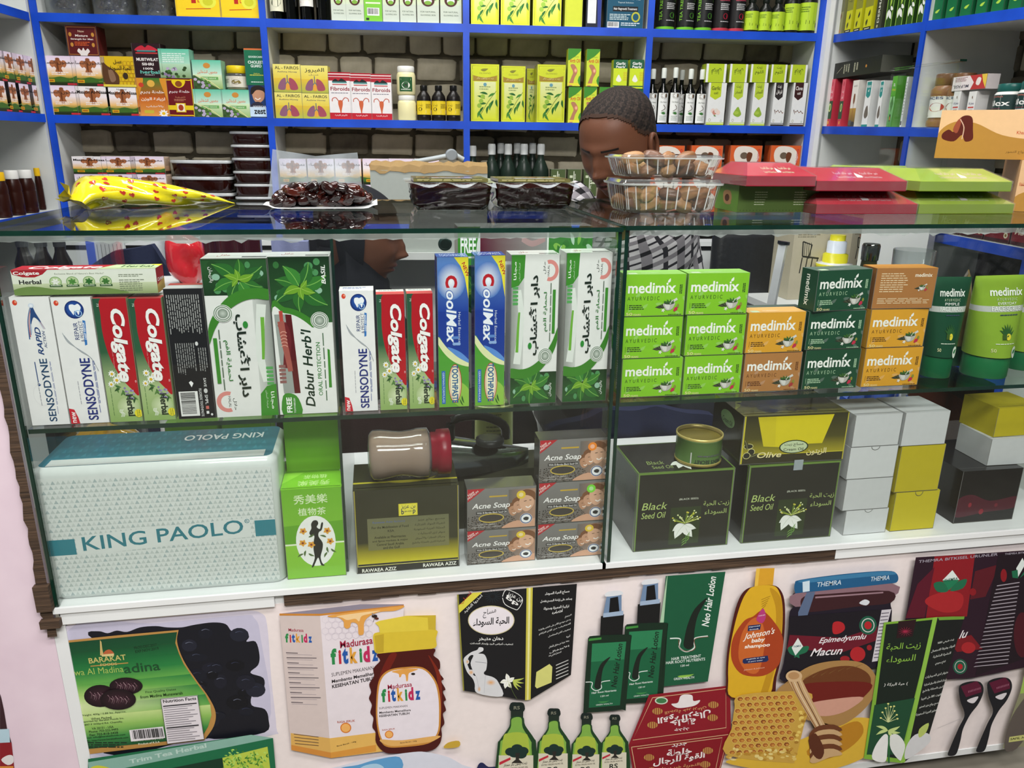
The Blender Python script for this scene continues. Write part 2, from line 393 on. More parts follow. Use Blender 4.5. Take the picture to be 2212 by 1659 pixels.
# ---- shelving: boards and uprights with blue front edging
def shelving(fr, label, us, zs, depth, ends, zslope=None, bare=-1):
    t = thing('wall_shelving', label, 'shelving')
    for i, z in enumerate(zs):
        for a, b in zip(us[:-1], us[1:]):
            za = z if not zslope else z+zslope[i]*a; zb = z if not zslope else z+zslope[i]*b
            s = fbox(fr, a+.0085, b-.0085, .004, depth, za-.018, za-.0005, zs=(zb-.018, zb-.0005)).build('shelf', 'inner', t)
            fbox(fr, a+.008, b-.008, 0, .004, za-.023, za, zs=(zb-.023, zb)).build('blue_edge', 'blue', s)
    for k, u in enumerate(us):
        p = fbox(fr, u-.008, u+.008, .004, depth, FL+.002, ends).build('upright', 'inner', t)
        if k != bare: fbox(fr, u-.0095, u+.0095, -.0005, .004, -.62, ends-.001).build('blue_edge', 'blue', p)
    return t
ZA, ZB, ZC = .327, .0545, -.215
SHU = [-.927, -.297, .2905, .846, 1.378]
shb = shelving(S, 'back wall shelving with blue edges behind the counter, full of herbal products', SHU, [.6, ZA, ZB, ZC], BD-.001, .98)
shr = shelving(RW, 'right wall shelving with blue edges running towards the street', [.02, .499, 1.0], [.6, .322, .056, -.2, -.47], .255, .98, [0, -.055, -.02, 0, 0], 0)
shl = shelving(LW, 'left wall shelving with blue edges beside the honey bottles', [-1.2, -.6, -.004], [.6, .325, .056, -.215], .215, .98, None, 2)
struct(fbox(S, 1.3875, 1.402, -.03, .12, FL, 1.449).build('trim_1', 'white'))
struct(fbox(RW, -.02, .0115, -.004, .1, FL, 1.449).build('trim_2', 'white'))
# cupboards under the back shelves
cb = thing('base_cupboard', 'pale cupboard with flat doors under the back shelves', 'cupboard')
for a, b in zip(SHU[:-1], SHU[1:]):
    for q in range(2):
        u0 = a+(b-a)*q/2; u1 = a+(b-a)*(q+1)/2
        d = fbox(S, u0+.006, u1-.006, -.075, -.06, FL+.06, -.33).build('door', 'white', cb)
        hx = u1-.05 if q == 0 else u0+.05
        Mb().tube([S.pt(hx, -.075, -.45), S.pt(hx, -.09, -.46), S.pt(hx, -.09, -.54), S.pt(hx, -.075, -.55)], .004, '888').build('handle', 'chrome', d)
fbox(S, -.92, 1.37, -.058, -.006, FL+.002, -.315).build('carcass', 'black', cb)
fbox(S, -.93, 1.38, -.08, -.002, -.314, -.30).build('top_board', 'white', cb)

# ================================================================ GLASS COUNTER
ZT, ZT2, ZS, ZBASE = -.1125, -.1105, -.3725, -.640
YB = 1.545
def case(x0, x1, zt, label, name, ext):
    t = thing(name, label, 'display case', 'glass display cases of the shop counter', (0, 0, 0))
    def pane(nm_, bx, edges):
        """glass sheet with dark green polished edges"""
        a = Mb().box(*bx, 'fff').build(nm_, 'pane', t); e = .0004
        for eb in edges: Mb().box(*eb, '0d3a2c').build('glass_edge', 'edge', a)
        return a
    top = (x0-ext, x1, 1.036, YB+.004, zt-.006, zt)
    pane('top_glass', top, [(top[0], top[1], 1.0350, 1.0359, zt-.0062, zt+.0001), (top[0]-.001, top[0], 1.036, YB, zt-.0062, zt+.0001), (top[0], top[1], YB+.0041, YB+.0056, zt-.0062, zt+.0001)])
    pane('front_glass', (x0+.0055, x1-.0055, 1.040, 1.0448, ZBASE+.0005, zt-.0065), [(x0+.0045, x0+.0054, 1.040, 1.0448, ZBASE+.0005, zt-.0065), (x1-.0054, x1-.0045, 1.040, 1.0448, ZBASE+.0005, zt-.0065)])
    for x in (x0, x1-.0045): pane('end_glass', (x, x+.0042, 1.041, YB, ZBASE+.0005, zt-.0065), [(x, x+.0042, 1.0395, 1.0408, ZBASE+.0005, zt-.0065)])
    pane('shelf_glass', (x0+.006, x1-.0065, 1.046, 1.50, ZS-.0062, ZS-.0002), [(x0+.006, x1-.0065, 1.0455, 1.0459, ZS-.0064, ZS-.0001)])
    # silicone bead and smears along the joint under the top
    r = random.Random(int(x1*10)); m = Mb(); n = 90; lo = [zt-.0135-r.random()*.0025-(.003 if r.random() > .9 else 0) for _ in range(n+1)]
    m.grid([[(x0+.008+(x1-x0-.016)*i/n, 1.0452, zt-.0066) for i in range(n+1)], [(x0+.008+(x1-x0-.016)*i/n, 1.0453, lo[i]) for i in range(n+1)]], 'fff', False)
    m.build('silicone_seam', 'silic', t)
    Mb().box(x0-.008, x1+(.002 if x1 < .5 else 0), 1.036, YB+.01, ZBASE-.0085, ZBASE, 'ddd').build('base_board', 'white', t)
    return t, pane
XL, XM, XR = -.4685, .3385, 1.235
c1, pn = case(XL, XM, ZT, 'left glass display case with toothpaste boxes on its shelf', 'display_case', .02)
dx = K.px(752, 1245, .03)[0]; pn('divider_glass', (dx-.002, dx+.002, 1.075, 1.50, ZBASE+.0005, -.381), [(dx-.002, dx+.002, 1.0740, 1.0748, ZBASE+.0005, -.381)])
dx = K.px(737, 885, .04)[0]; pn('divider_glass', (dx-.002, dx+.002, 1.085, 1.50, ZS, ZT-.0065), [(dx-.002, dx+.002, 1.0840, 1.0848, ZS, ZT-.0065)])
c2, pn = case(XM+.0045, XR, ZT2, 'right glass display case with bars of soap stacked on its shelf', 'display_case', 0)
pn('support_glass', (.742, .7455, 1.17, 1.45, ZBASE+.0005, -.381), [(.742, .7455, 1.1690, 1.1698, ZBASE+.0005, -.381)])
# cabinet under the glass
cab = thing('counter_cabinet', 'low counter cabinet under the glass, faced with a printed product banner', 'cabinet')
Mb().box(XL, XR, 1.047, YB+.005, FL+.054, ZBASE-.009, 'ddd').build('carcass', 'white', cab)
Mb().box(XL+.008, XR-.004, 1.0445, 1.0468, -1.136, -1.1225, 'eee').build('foot_strip', 'white', cab)
Mb().box(XL+.03, XR-.03, 1.10, YB-.03, FL+.001, FL+.0535, '333').build('plinth', 'black', cab)
r = random.Random(9); m = Mb(); n = 60
for i in range(n):
    a, b = XL+(XR-XL)*i/n, XL+(XR-XL)*(i+1)/n
    if a < -.165: continue
    if a > .74: continue
    z = -.6695+r.uniform(-.0012, .0012)
    m.box(a, b, 1.0405, 1.047, z, ZBASE-.0087, '000')
m.build('bare_edge_strip', 'wood', cab)
Mb().box(XL+.005, -.17, 1.0395, 1.047, -.6688, ZBASE-.0087, 'eee').build('edge_strip', 'white', cab)
Mb().box(.745, XR, 1.0400, 1.047, -.6688, ZBASE-.0087, 'eee').build('edge_strip', 'white', cab)
te = thing('end_board', 'torn brown fibreboard edge along the left end of the counter', 'board')
# ragged fibreboard edge and the pink board left of the case
m = Mb(); n = 46; zz = [-.115-.57*i/n for i in range(n+1)]
m.grid([[(XL-.0015-.001, 1.036, z) for z in zz], [(XL-.0125-r.random()*.004-(.004 if abs(z+.62) < .03 else 0), 1.0355, z) for z in zz], [(XL-.016, 1.05, z) for z in zz]], '000', False)
m.build('torn_board_edge', 'wood', te)
for z0, z1, x in ((-.668, -.656, .012), (-.64, -.60, .006)):
    Mb().box(XL-.02, XL+x-.006, 1.030, 1.0395, z0, z1, '000').build('splintered_corner', 'wood', te)
Mb().box(XL-.010, XL+.007, 1.0435, 1.046, -1.12, -.671, 'aaa').build('edge_profile', 'white', te)
pb = struct(slab('trim_3', -1.35, XL-.0105, 1.044, 1.06, FL, -.112, 'pink'))
# ================================================================ ARTWORK OF THE CARTONS IN THE CASE
def a_senso(kind):
    a = Art(100, 345, 'ecebeb'); a.E(13, 14, 6, 7, 'd8432a'); a.E(15, 12, 2.5, 3, 'f0a080')
    if kind:
        a.E(55, 32, 24, 24, '16408f', c2='0f2c70').E(55, 31, 20, 20, '2a62b8', c2='16408f').C([44, 20, 52, 18, 58, 20, 66, 17, 72, 26, 68, 36, 64, 46, 60, 38, 55, 36, 52, 46, 47, 38, 43, 30], 'f2f5fa')
        a.O(64, 42, 9, 9, 2, 'a8cdf0').T('REPAIR', 46, 66, 57, 112, '1c3470', 90, 1).T('& PROTECT', 60, 62, 69, 118, '1c3470', 90).P([71, 60, 78, 62, 74, 126, 68, 128], '2f74bd').T('DEEP REPAIR', 71, 66, 75, 112, 'fff', 90, 1)
        for k in range(4): a.L([16+k, 92+k*2, 26+k*2, 118, 52+k, 138+k*2, 76+k, 160+k, 92, 196+k], 1.1, '8f959c' if k % 2 else 'bfc3c8', 5)
        a.P([0, 300, 14, 304, 21, 326, 24, 345, 0, 345], 'cb2233').T('new', 6, 310, 16, 341, 'fff', 90, 1)
    else:
        for k, c in enumerate(('3a5f93', 'b9606a', '5d7fb0', 'c9d2e0')): a.L([34+k*3, 110-k*6, 38+k*3, 60, 52, 24+k*5, 62-k, 50, 78-k*2, 84], 3-k*.5, c, 6, .6)
        a.C([50, 26, 54, 22, 60, 40, 70, 66, 54, 52, 44, 70], '27497f').E(52, 22, 7, 6, 'f7f9ff', c2='c9d4e6')
        a.T('RAPID', 50, 78, 64, 152, '1a3f78', 90, 2, .3).T('ACTION', 68, 88, 75, 134, '1a3f78', 90, 0, .3).L([36, 170, 36, 226], 2.5, '27497f').E(37, 232, 4, 4, '27497f').O(40, 260, 22, 30, .8, 'dcdadc')
    a.T('SENSODYNE', 48, 162, 74 if kind else 68, 335, '1b2a78' if kind else '1d4468', 90, 1.5)
    a.X(80 if kind else 73, 170, 86 if kind else 77, 320, 2, '4a5a9a', 1, .5).X(34, 225, 37, 292, 1, 'a0a0a8', 1, .6); return a
def a_colg():
    a = Art(100, 378); a.R(0, 0, 100, 160, '23513a', '2d5c3c').R(0, 160, 100, 270, '2d5c3c', 'a9bd86').R(0, 270, 100, 378, 'a9bd86', '8fae63')
    a.E(62, 330, 34, 30, 'd4dfb8', c2='a9bd86')
    a.C([26, 0, 100, 0, 100, 160, 100, 290, 78, 275, 50, 235, 27, 175, 17, 110, 18, 50], 'b3121f', 5)
    a.P([60, 0, 100, 0, 100, 296, 84, 284], 'b3121f')
    for x, y, r in ((26, 226, 12), (38, 246, 14), (20, 258, 11), (48, 232, 9)):
        for k in range(9): t = k*2*PI/9; a.leaf(x, y, k*40, r, r*.42, 'f4f5ef', None)
        a.E(x, y, r*.33, r*.33, 'e0b52c')
    for k in range(9): a.leaf(30+k*7, 262+k*5, 20+(k*67) % 150, 20, 7, ('3c6a34', '557f3d', '2d5328')[k % 3], None)
    for k in range(12): a.E(58+(k*7) % 26, 272+(k*11) % 34, 3.4, 3.4, ('8a78ad', 'a596c0')[k % 2])
    a.T('Colgate', 36, 30, 88, 252, 'f6f4f2', -90, 4, .18).T('®', 92, 248, 97, 256, 'f0d8d8', -90)
    a.T('Fluoride Toothpaste', 36, 150, 40, 208, 'e7a9a6', -90).T('Herbal', 58, 292, 80, 360, '1d2b1c', -90, 3).E(90, 352, 12, 13, 'eadb2e').T('NEW', 91, 342, 95, 363, '28542c', -90, 1).T('LOOK', 85, 342, 89, 363, '28542c', -90, 1)
    for k in range(3): a.L([36+k*4, 338, 33+k*4, 346, 39+k*4, 352, 36+k*4, 362], 1.6, 'f2f5ec', 4)
    a.X(14, 270, 18, 360, 1, '5f7f48', 1, .5).T('75', 11, 14, 17, 24, 'd7e5da', -90); return a
def a_black():
    a = Art(100, 315, '17171a'); a.X(6, 14, 92, 112, 15, 'a9a9a8', 1, .38, 4).X(14, 128, 66, 206, 9, '9b9b9a', 1, .36, 8).X(72, 140, 96, 200, 4, '9b9b9a', 1, .36, 3)
    a.E(70, 130, 4, 5, 'd8d8d8').P([38, 224, 44, 220, 50, 226, 44, 236], 'eee').BAR(8, 246, 58, 308, 1, '111')
    a.T('FLUORIDE TOOTHPASTE', 62, 240, 69, 310, 'dcdcdc', -90, 1).T('SAVE', 77, 214, 84, 236, 'dcdcdc', -90, 1).E(80, 246, 5, 6, 'ccc').T('SMPL', 76, 256, 84, 280, 'dcdcdc', -90, 1).R(76, 284, 84, 292, 'c96a62').R(76, 297, 83, 304, 'e8e8e8').E(90, 306, 3, 3, 'ddd'); return a
def greens(a, x0, y0, x1, y1, cx, cy, s=1):
    """basil leaves on a dark green ground"""
    a.R(x0, y0, x1, y1, '17351a', '2a5a2c'); r = random.Random(4)
    for k in range(26):
        x = r.uniform(x0+8, x1-8); y = r.uniform(y0+8, y1-8); a.E(x, y, r.uniform(4, 9), r.uniform(3, 7), r.choice(('234d24', '356f38', '4d8f58', '8fb9a0', '1d401f')))
    for an, l, c in ((200, 34, '2f6e2b'), (150, 40, '27602a'), (35, 42, '2b6a2a'), (-25, 38, '357a2e'), (95, 32, '2d6b28'), (-70, 36, '2a662b'), (-125, 36, '3c8433')):
        x = cx+math.cos(math.radians(an))*4; y = cy+math.sin(math.radians(an))*4
        l = min(l*s, max(6, (x1-x-2)/max(.01, math.cos(math.radians(an)))) if math.cos(math.radians(an)) > .05 else l*s, max(6, (x0+2-x)/min(-.01, math.cos(math.radians(an)))) if math.cos(math.radians(an)) < -.05 else l*s)
        a.leaf(x, y, an, l, l*.52, c, '79b352')
    for an, l in ((160, 26), (20, 22), (80, 18), (-50, 15)): a.leaf(cx, cy, an, l*s, l*.5*s, '6fa32b', 'a9cf5a')
def brushp(a, x, y0, y1, up=True, red=False):
    """printed toothbrush seen through the window"""
    c1, c2 = ('6d1f24', 'b7463c') if red else ('dfe4de', '6fae3d')
    a.L([x, y0, x+6, (y0+y1)/2-14, x-2, y1], 10, c1, 6, 15); a.L([x+2, (y0+y1)/2-28, x, (y0+y1)/2, x-2, y1-22], 4, c2, 5, 6)
    for k in range(5): a.R(x-12, y0-6+k*7, x-1, y0-1+k*7, '58a35a' if not red else '8d5f5c')
def a_herb_ar():
    a = Art(100, 275, 'e4e5e2'); a.R(0, 0, 27, 212, '8d928c', h='c9ccc8'); brushp(a, 16, 62, 198)
    a.P([0, 0, 29, 0, 27, 40, 16, 54, 0, 58], '3f8a2c').T('مجانا', 5, 12, 12, 44, 'f2f6ee', 90, 1).T('فرشاة أسنان', 15, 14, 19, 46, 'd8e8d0', 90)
    greens(a, 0, 214, 100, 275, 46, 240, 1.0)
    a.C([0, 206, 24, 208, 46, 202, 70, 184, 88, 158, 100, 130, 100, 150, 92, 176, 70, 206, 46, 222, 20, 226, 0, 222], '3d8128', 5); a.P([0, 216, 10, 222, 0, 224], '3d8128')
    a.O(80, 28, 18, 19, 7, 'd98b84', 26, -110, 110).T('حلال', 66, 12, 72, 34, '1c2a1c', 90, 1).T('HALAL', 75, 18, 79, 38, '2a2a2a', 90)
    a.T('دابر الأعشاب', 38, 36, 60, 182, '16261a', 90, 3).T('لحماية الفم', 68, 66, 78, 138, '2f7d33', 90, 1).R(87, 62, 93, 142, '3f8a2c').X(82, 50, 85, 160, 1, '5b6b5a', 1, .6)
    a.E(41, 164, 4, 6, '2f8a35').E(74, 184, 15, 15, 'eef0ec').O(74, 184, 14, 14, 1.2, '4c6a4c').O(74, 184, 11.5, 11.5, 2, '8a988a').E(74, 184, 8, 8, 'c7cfc6', c2='7b8a7c').T('بالريحان', 83, 236, 90, 262, 'f0f4ee', 90, 1); return a
def a_herb_en():
    a = Art(100, 275, 'e6e7e4'); greens(a, 0, 0, 100, 112, 50, 52, 1.15)
    a.C([0, 86, 22, 84, 46, 92, 72, 112, 90, 140, 100, 166, 100, 275, 0, 275], '3d8128', 5); a.C([0, 96, 20, 94, 42, 101, 66, 121, 84, 148, 98, 190, 98, 275, 0, 275], 'e6e7e4', 5); a.R(0, 120, 99, 275, 'e6e7e4').R(0, 230, 99, 275, 'e6e7e4')
    a.P([4, 96, 26, 96, 34, 236, 10, 236], '9aa09b').P([22, 96, 32, 97, 38, 236, 28, 236], '5b1519'); brushp(a, 17, 190, 112, red=True); a.L([14, 108, 17, 140, 22, 178, 24, 196], 11, 'a5584e', 6, 8)
    for k in range(5): a.O(17, 130+k*6, 6, 5, 1.2, 'e0a293', 10, 200, 340)
    a.C([8, 240, 22, 236, 34, 246, 38, 275, 6, 275], '3f8a2c', 3).T('FREE', 13, 243, 22, 271, 'f4f6f2', 90, 3).T('TOOTHBRUSH', 25, 245, 28, 272, 'f4f6f2', 90)
    a.T("Dabur Herb'l", 45, 122, 62, 262, '17301f', 90, 2, .2).T('ORAL PROTECTION', 69, 146, 76, 242, '2f7d33', 90, 1).X(81, 130, 84, 256, 1, '4b6a4d', 1, .6).P([88, 158, 92, 160, 92, 228, 87, 228], '3f8a2c')
    a.E(78, 108, 15, 15, 'eef0ec').O(78, 108, 14, 14, 1.2, '4c6a4c').O(78, 108, 11.5, 11.5, 2, '8a988a').E(78, 108, 8, 8, 'c7cfc6', c2='7b8a7c').T('BASIL', 85, 14, 92, 46, 'f2f4f0', 90, 2, .2); return a
def a_cool():
    a = Art(100, 402); a.R(0, 0, 100, 140, '5c86c8', '20419c').R(0, 140, 100, 300, '1c3a94', '233f97').E(44, 62, 46, 48, 'f4f7fb', c2='4d78bf')
    a.R(0, 270, 100, 402, '4a9a33', '2f7d2c').C([0, 214, 26, 244, 60, 268, 100, 284, 100, 402, 60, 402, 0, 402], '4f9d35', 4).R(0, 330, 100, 402, '4f9d35', '6fae3a').C([40, 340, 70, 332, 100, 356, 100, 402, 70, 402, 44, 380], '8fc04a', 4)
    a.C([0, 206, 30, 238, 64, 262, 100, 278, 100, 290, 60, 280, 26, 258, 0, 226], 'dfe4b0', 5).C([30, 236, 50, 240, 76, 252, 100, 272, 100, 280, 62, 262], '5d8fd6', 4)
    a.P([54, 0, 100, 0, 100, 112, 96, 90, 88, 52, 74, 22], 'e8dc3a').B('NEW', 78, 16, 94, 52, 11, 'b3242a', 2, up=(1, -.42))
    a.T('C', 26, 46, 64, 78, 'b91d27', -90, 5).T('oolMax', 26, 84, 62, 226, '3b5fae', -90, 6, .15).T('oolMax', 28, 86, 60, 224, 'eef2fa', -90, 2, .15).T('Herbal Essence', 66, 142, 74, 224, 'd3dff2', -90, 0)
    for k in range(10): a.E(48+(k*13) % 22, 210+(k*17) % 34, 4, 4, ('5c86c8', '8fb0e0')[k % 2])
    a.R(10, 300, 22, 392, '2a66b4').T('GERMAN FORMULAS', 13, 304, 19, 388, 'dce8f6', -90).E(54, 336, 22, 54, 'eee9c8').O(54, 336, 22, 54, 2.4, 'b3242a').O(54, 336, 17, 49, 1.2, 'b3242a').T('TOOTHPASTE', 44, 284, 64, 390, '1f5f93', -90, 3)
    a.leaf(70, 380, 60, 22, 4, '2b5d22', None).leaf(76, 370, 70, 24, 5, '2b5d22', None); return a
def mortar(a, x, y, s, fl='c0304a'):
    for k in range(7): a.leaf(x-12*s+k*2*s, y+3*s, 190+k*7, 11*s, 3*s, ('2e3226', '4a4f3a')[k % 2], None)
    a.C([x-9*s, y-5*s, x+9*s, y-6*s, x+8*s, y+1*s, x+4*s, y+5*s, x-3*s, y+6*s, x-7*s, y+2*s], 'b9b6ae', 4); a.C([x-7*s, y-3*s, x+1*s, y-3*s, x+1*s, y+4*s, x-3*s, y+4*s], 'd8d6d0', 4)
    a.E(x, y-5.5*s, 8.5*s, 2.4*s, '33472a'); a.L([x+1*s, y-5*s, x+13*s, y-12*s], 3*s, 'd7d5cf', 0, 4*s)
    for k in range(4): a.leaf(x-3*s+k*2*s, y-5*s, -150+k*35, 7*s, 2.6*s, '3d6b2c', None)
    a.E(x+12*s, y+4*s, 3*s, 3*s, fl).E(x+10*s, y+6*s, 2*s, 2*s, fl).E(x+15*s, y-1*s, 2*s, 3*s, '8a8a3a')
    for k in range(5): a.leaf(x-9*s, y+6*s, k*72, 3.4*s, 1.5*s, 'f0efe8', None)
def a_medi(base, ink, wm='f3f4ee', fl='c0304a'):
    a = Art(100, 65, base)
    for k in range(9): a.leaf(8+k*11, 58-(k*23) % 40, -60+k*13, 12, 5, mixc(base, 'ffffff', .09), None)
    a.T('medimix', 6, 12, 84, 29, wm, 0, 2.2).leaf(70, 13, -60, 8, 4, wm, None).T('AYURVEDIC', 6, 34, 58, 40, ink, 0, 0, 0, 1.6)
    a.X(9, 47, 36, 55.5, 3, ink, 0, .55, 2).R(6, 46, 6.6, 55, ink).T('50', 5, 59, 15, 66-2.4, 'e7d9a0', 0, 1).T('YEARS', 16, 61, 29, 63.8, 'e7d9a0', 0, 1).X(74, 62.2, 97, 63.8, 1, ink, 0, .8, 4)
    a.X(90, 16, 95, 34, 2, ink, 1, .7, 6); mortar(a, 74, 50, 1.0, fl); return a
def mixc(a, b, t):
    a, b = lin(a), lin(b); return tuple(p*(1-t)+q*t for p, q in zip(a, b))
def a_mediback(base):
    a = Art(100, 65, base); a.X(9, 8, 56, 40, 9, 'e9d3ae', 0, .35, 2).X(8, 48, 95, 58, 4, 'e9d3ae', 0, .35, 5).T('medimix', 64, 8, 92, 14, 'f3e8d4', 0, 2); mortar(a, 78, 32, .55); return a
def a_soap(st='e2c23a'):
    a = Art(100, 66); a.R(0, 0, 100, 66, '7d7c7a', '6a6561'); r = random.Random(2); v = []
    a.R(60, 4, 100, 66, '6a6561', h='b08a72')
    for k in range(330):
        x = r.uniform(0, 72); y = r.uniform(34, 65.5); 
        if y < 40+abs(x-30)*.18: continue
        v += [(x, y)]
    P = []; F_ = []
    for i, (x, y) in enumerate(v): P += [(x-1.1, y), (x, y-.8), (x+1.1, y), (x, y+.8)]; F_.append((4*i, 4*i+1, 4*i+2, 4*i+3))
    a.add(P, F_, [lin(r.choice(('2c241f', '4a3b31', '5d4c3e', '1d1815'))) for _ in F_])
    for x, y, s, c in ((66, 38, 8, 'b98a6c'), (74, 32, 9.5, 'c6977a'), (85, 27, 13, 'd8ab8e')):
        a.C([x-s*.9, y-s*1.1, x, y-s*1.7, x+s, y-s*1.3, x+s*1.1, y-s*.3, x+s*.3, y-s*.9, x-s*.7, y-s*.2], '7a4f32', 4); a.C([x-s*.7, y-s*.5, x, y-s, x+s*.8, y-s*.6, x+s*.9, y+s*.2, x+s*.4, y+s*.9, x-s*.1, y+s, x-s*.6, y+s*.4], c, 4)
        a.L([x-s*.2, y-s*.25, x+s*.1, y-s*.3], s*.07, '3a241a').L([x+s*.4, y-s*.35, x+s*.65, y-s*.35], s*.07, '3a241a').L([x+s*.0, y+s*.4, x+s*.3, y+s*.55, x+s*.6, y+s*.32], s*.14, 'f6ece4', 4)
    a.C([52, 66, 60, 58, 74, 54, 84, 58, 100, 52, 100, 66], 'd0a185', 4); a.P([0, 0, 26, 0, 0, 21], 'b3222e')
    a.B('New', 3, 11.5, 11, 5, 4.2, 'f3dcd8', 1).B('PREMIUM', 2, 16.5, 17, 4.5, 3, 'f3dcd8', 1).T('Acne Soap', 7, 23, 62, 34, 'f4f2f0', 0, 1.6, .25).R(13, 36.2, 58, 40.4, '1b1a1a').T('With El-Baraka Black Seed Oil', 14, 37, 57, 39.8, 'e9e7e5', 0, 1)
    a.E(35, 47.5, 17, 6.4, '3f3b37').O(35, 47.5, 18.5, 7.4, 1.6, 'c9b04a').E(78, 13, 6.6, 6.6, st, c2=st).E(78, 13, 3.4, 3.4, mixc(st, 'ffffff', .3)).R(32, 12, 58, 14.4, 'c2a23c')
    a.E(86, 52, 9, 8.6, 'eef0f2').O(86, 52, 8.6, 8.2, 1.4, '4a5a86').C([82, 51, 86, 49, 90, 51, 88, 55, 83, 54], '30302f', 4).T('صابون حب الشباب', 12, 56, 40, 58.6, 'e6e2de').T('مستخلص زيت الحبة السوداء', 6, 60, 50, 62.6, 'e6e2de'); return a
def flower(a, x, y, s, bg=None):
    if bg: a.R(x-22*s, y-26*s, x+22*s, y+34*s, bg)
    a.L([x, y, x+3*s, y+16*s, x+4*s, y+34*s], 1.6*s, '4f7a35', 4)
    for an, l in ((150, 20), (120, 26), (60, 25), (25, 19)): a.leaf(x, y+2*s, an, l*s, l*.52*s, 'eef0ea', 'cfd6c8')
    r = random.Random(3)
    for k in range(22): an = -90+r.uniform(-75, 75); l = r.uniform(10, 24)*s; q = math.radians(an); a.L([x, y, x+l*math.cos(q), y+l*math.sin(q)], .8*s, r.choice(('b9c64a', '7f9a35', 'dfe6a0'))); a.E(x+l*math.cos(q), y+l*math.sin(q), 1.2*s, 1.2*s, r.choice(('d8cf4e', 'e6edb0')))
    for k in range(6): a.leaf(x+4*s, y+22*s+k*2*s, -60+(k % 2)*200, 9*s, 1.5*s, '6f9a45', None)
def a_seed(tear=0):
    a = Art(100, 90, '6a8a3e'); a.R(2, 2, 98, 89, '24251f')
    a.T('Black', 6, 34, 32, 42, 'b9cf7a', 0, 0, .2).T('Seed Oil', 6, 45, 31, 52, 'b9cf7a', 0, 0, .2).T('(BLACK SEED)', 44, 31, 64, 33.6, 'dfe4d2').T('زيت الحبة', 70, 36, 97, 43, 'b9cf7a').T('السوداء', 72, 46, 95, 53, 'b9cf7a')
    flower(a, 52, 60, .72, '2c3a1e'); return a
def a_seedtop():
    a = Art(100, 70, '6a8a3e'); a.R(1.5, 1.5, 98.5, 69, '23241f').T('Black', 16, 44, 34, 52, '8fa45c', 0, 0, .2).T('Seed Oil', 18, 55, 40, 62, '8fa45c', 0, 0, .2)
    for an in (160, 130, 50, 20, 90): a.leaf(55, 50, an, 18, 8, 'dfe3da', None)
    return a
def a_olive():
    a = Art(100, 42); a.R(0, 0, 100, 20, '34331f', '4e4a1c').R(0, 20, 100, 34, '4e4a1c', 'a59a26').R(0, 34, 100, 42, '33301c', '33301c'); a.R(0, 0, 2.2, 42, 'c9bd33').R(98.4, 0, 100, 42, 'c9bd33')
    a.P([13, 1, 85, 1, 77, 26, 58, 26, 50, 27, 40, 28, 21, 26.6], 'd9c91f'); a.P([13, 1, 30, 1, 32, 26, 21, 26.6], 'd0c022')
    a.R(2, 33.4, 98, 34.1, 'c9bd33').E(50, 28, 14, 6, '20301c').E(50, 28, 12.8, 5.2, 'c3d2a8').T('مساج زيت', 41, 24.4, 59, 27.8, '1c281c', 0, 1).T('Cream Oil', 40.5, 29, 59.5, 31.4, '1c281c', 0, 1)
    a.T('Olive', 16, 31.6, 39, 36.6, 'e8dca0', 0, 2, .2).T('الزيتون', 63, 30, 82, 36.4, 'e8dca0', 0, 2)
    for q in ((7, 26, 4, 2, -60), (10, 31, 3, 2.6, 0), (6, 34, 3, 2.4, 0)): a.E(q[0], q[1], q[2], q[3], '2a2a22'); a.O(q[0], q[1], q[2]+.5, q[3]+.5, .5, 'd5d08a')
    a.leaf(6, 29, -110, 9, 3, '3a3a28', 'd5d08a').leaf(9, 35, -20, 9, 3, '3a3a28', 'd5d08a'); return a
def a_olivetop():
    a = Art(100, 34); a.R(0, 0, 100, 34, '4a4832', '6b651f').P([20, 0, 28, 0, 8, 20, 0, 24], 'a8ad4a').E(48, 5, 12, 4, '9fbc8a').T('مساج زيت', 41, 2.4, 55, 4.8, '26301c').T('Cream Oil', 41, 5.4, 55, 7.6, '26301c').T('الزيتون', 44, 14, 62, 20, '2b2a1e', 0, 1).T('Olive', 46, 23, 74, 30, '33311d', 0, 2, .2).leaf(20, 24, 10, 20, 7, '23241c', None).leaf(20, 22, -150, 14, 5, '23241c', None).E(28, 22, 6, 4, '23241c')
    return a
def a_oliveside():
    a = Art(60, 42, '33321f'); a.E(30, 12, 14, 7, '8fae7a').T('Cream Oil', 20, 12, 40, 16, '26301c').P([0, 0, 12, 0, 0, 8], 'b9ad2c').leaf(20, 30, -40, 14, 5, '23241c', '6b6a3a'); return a
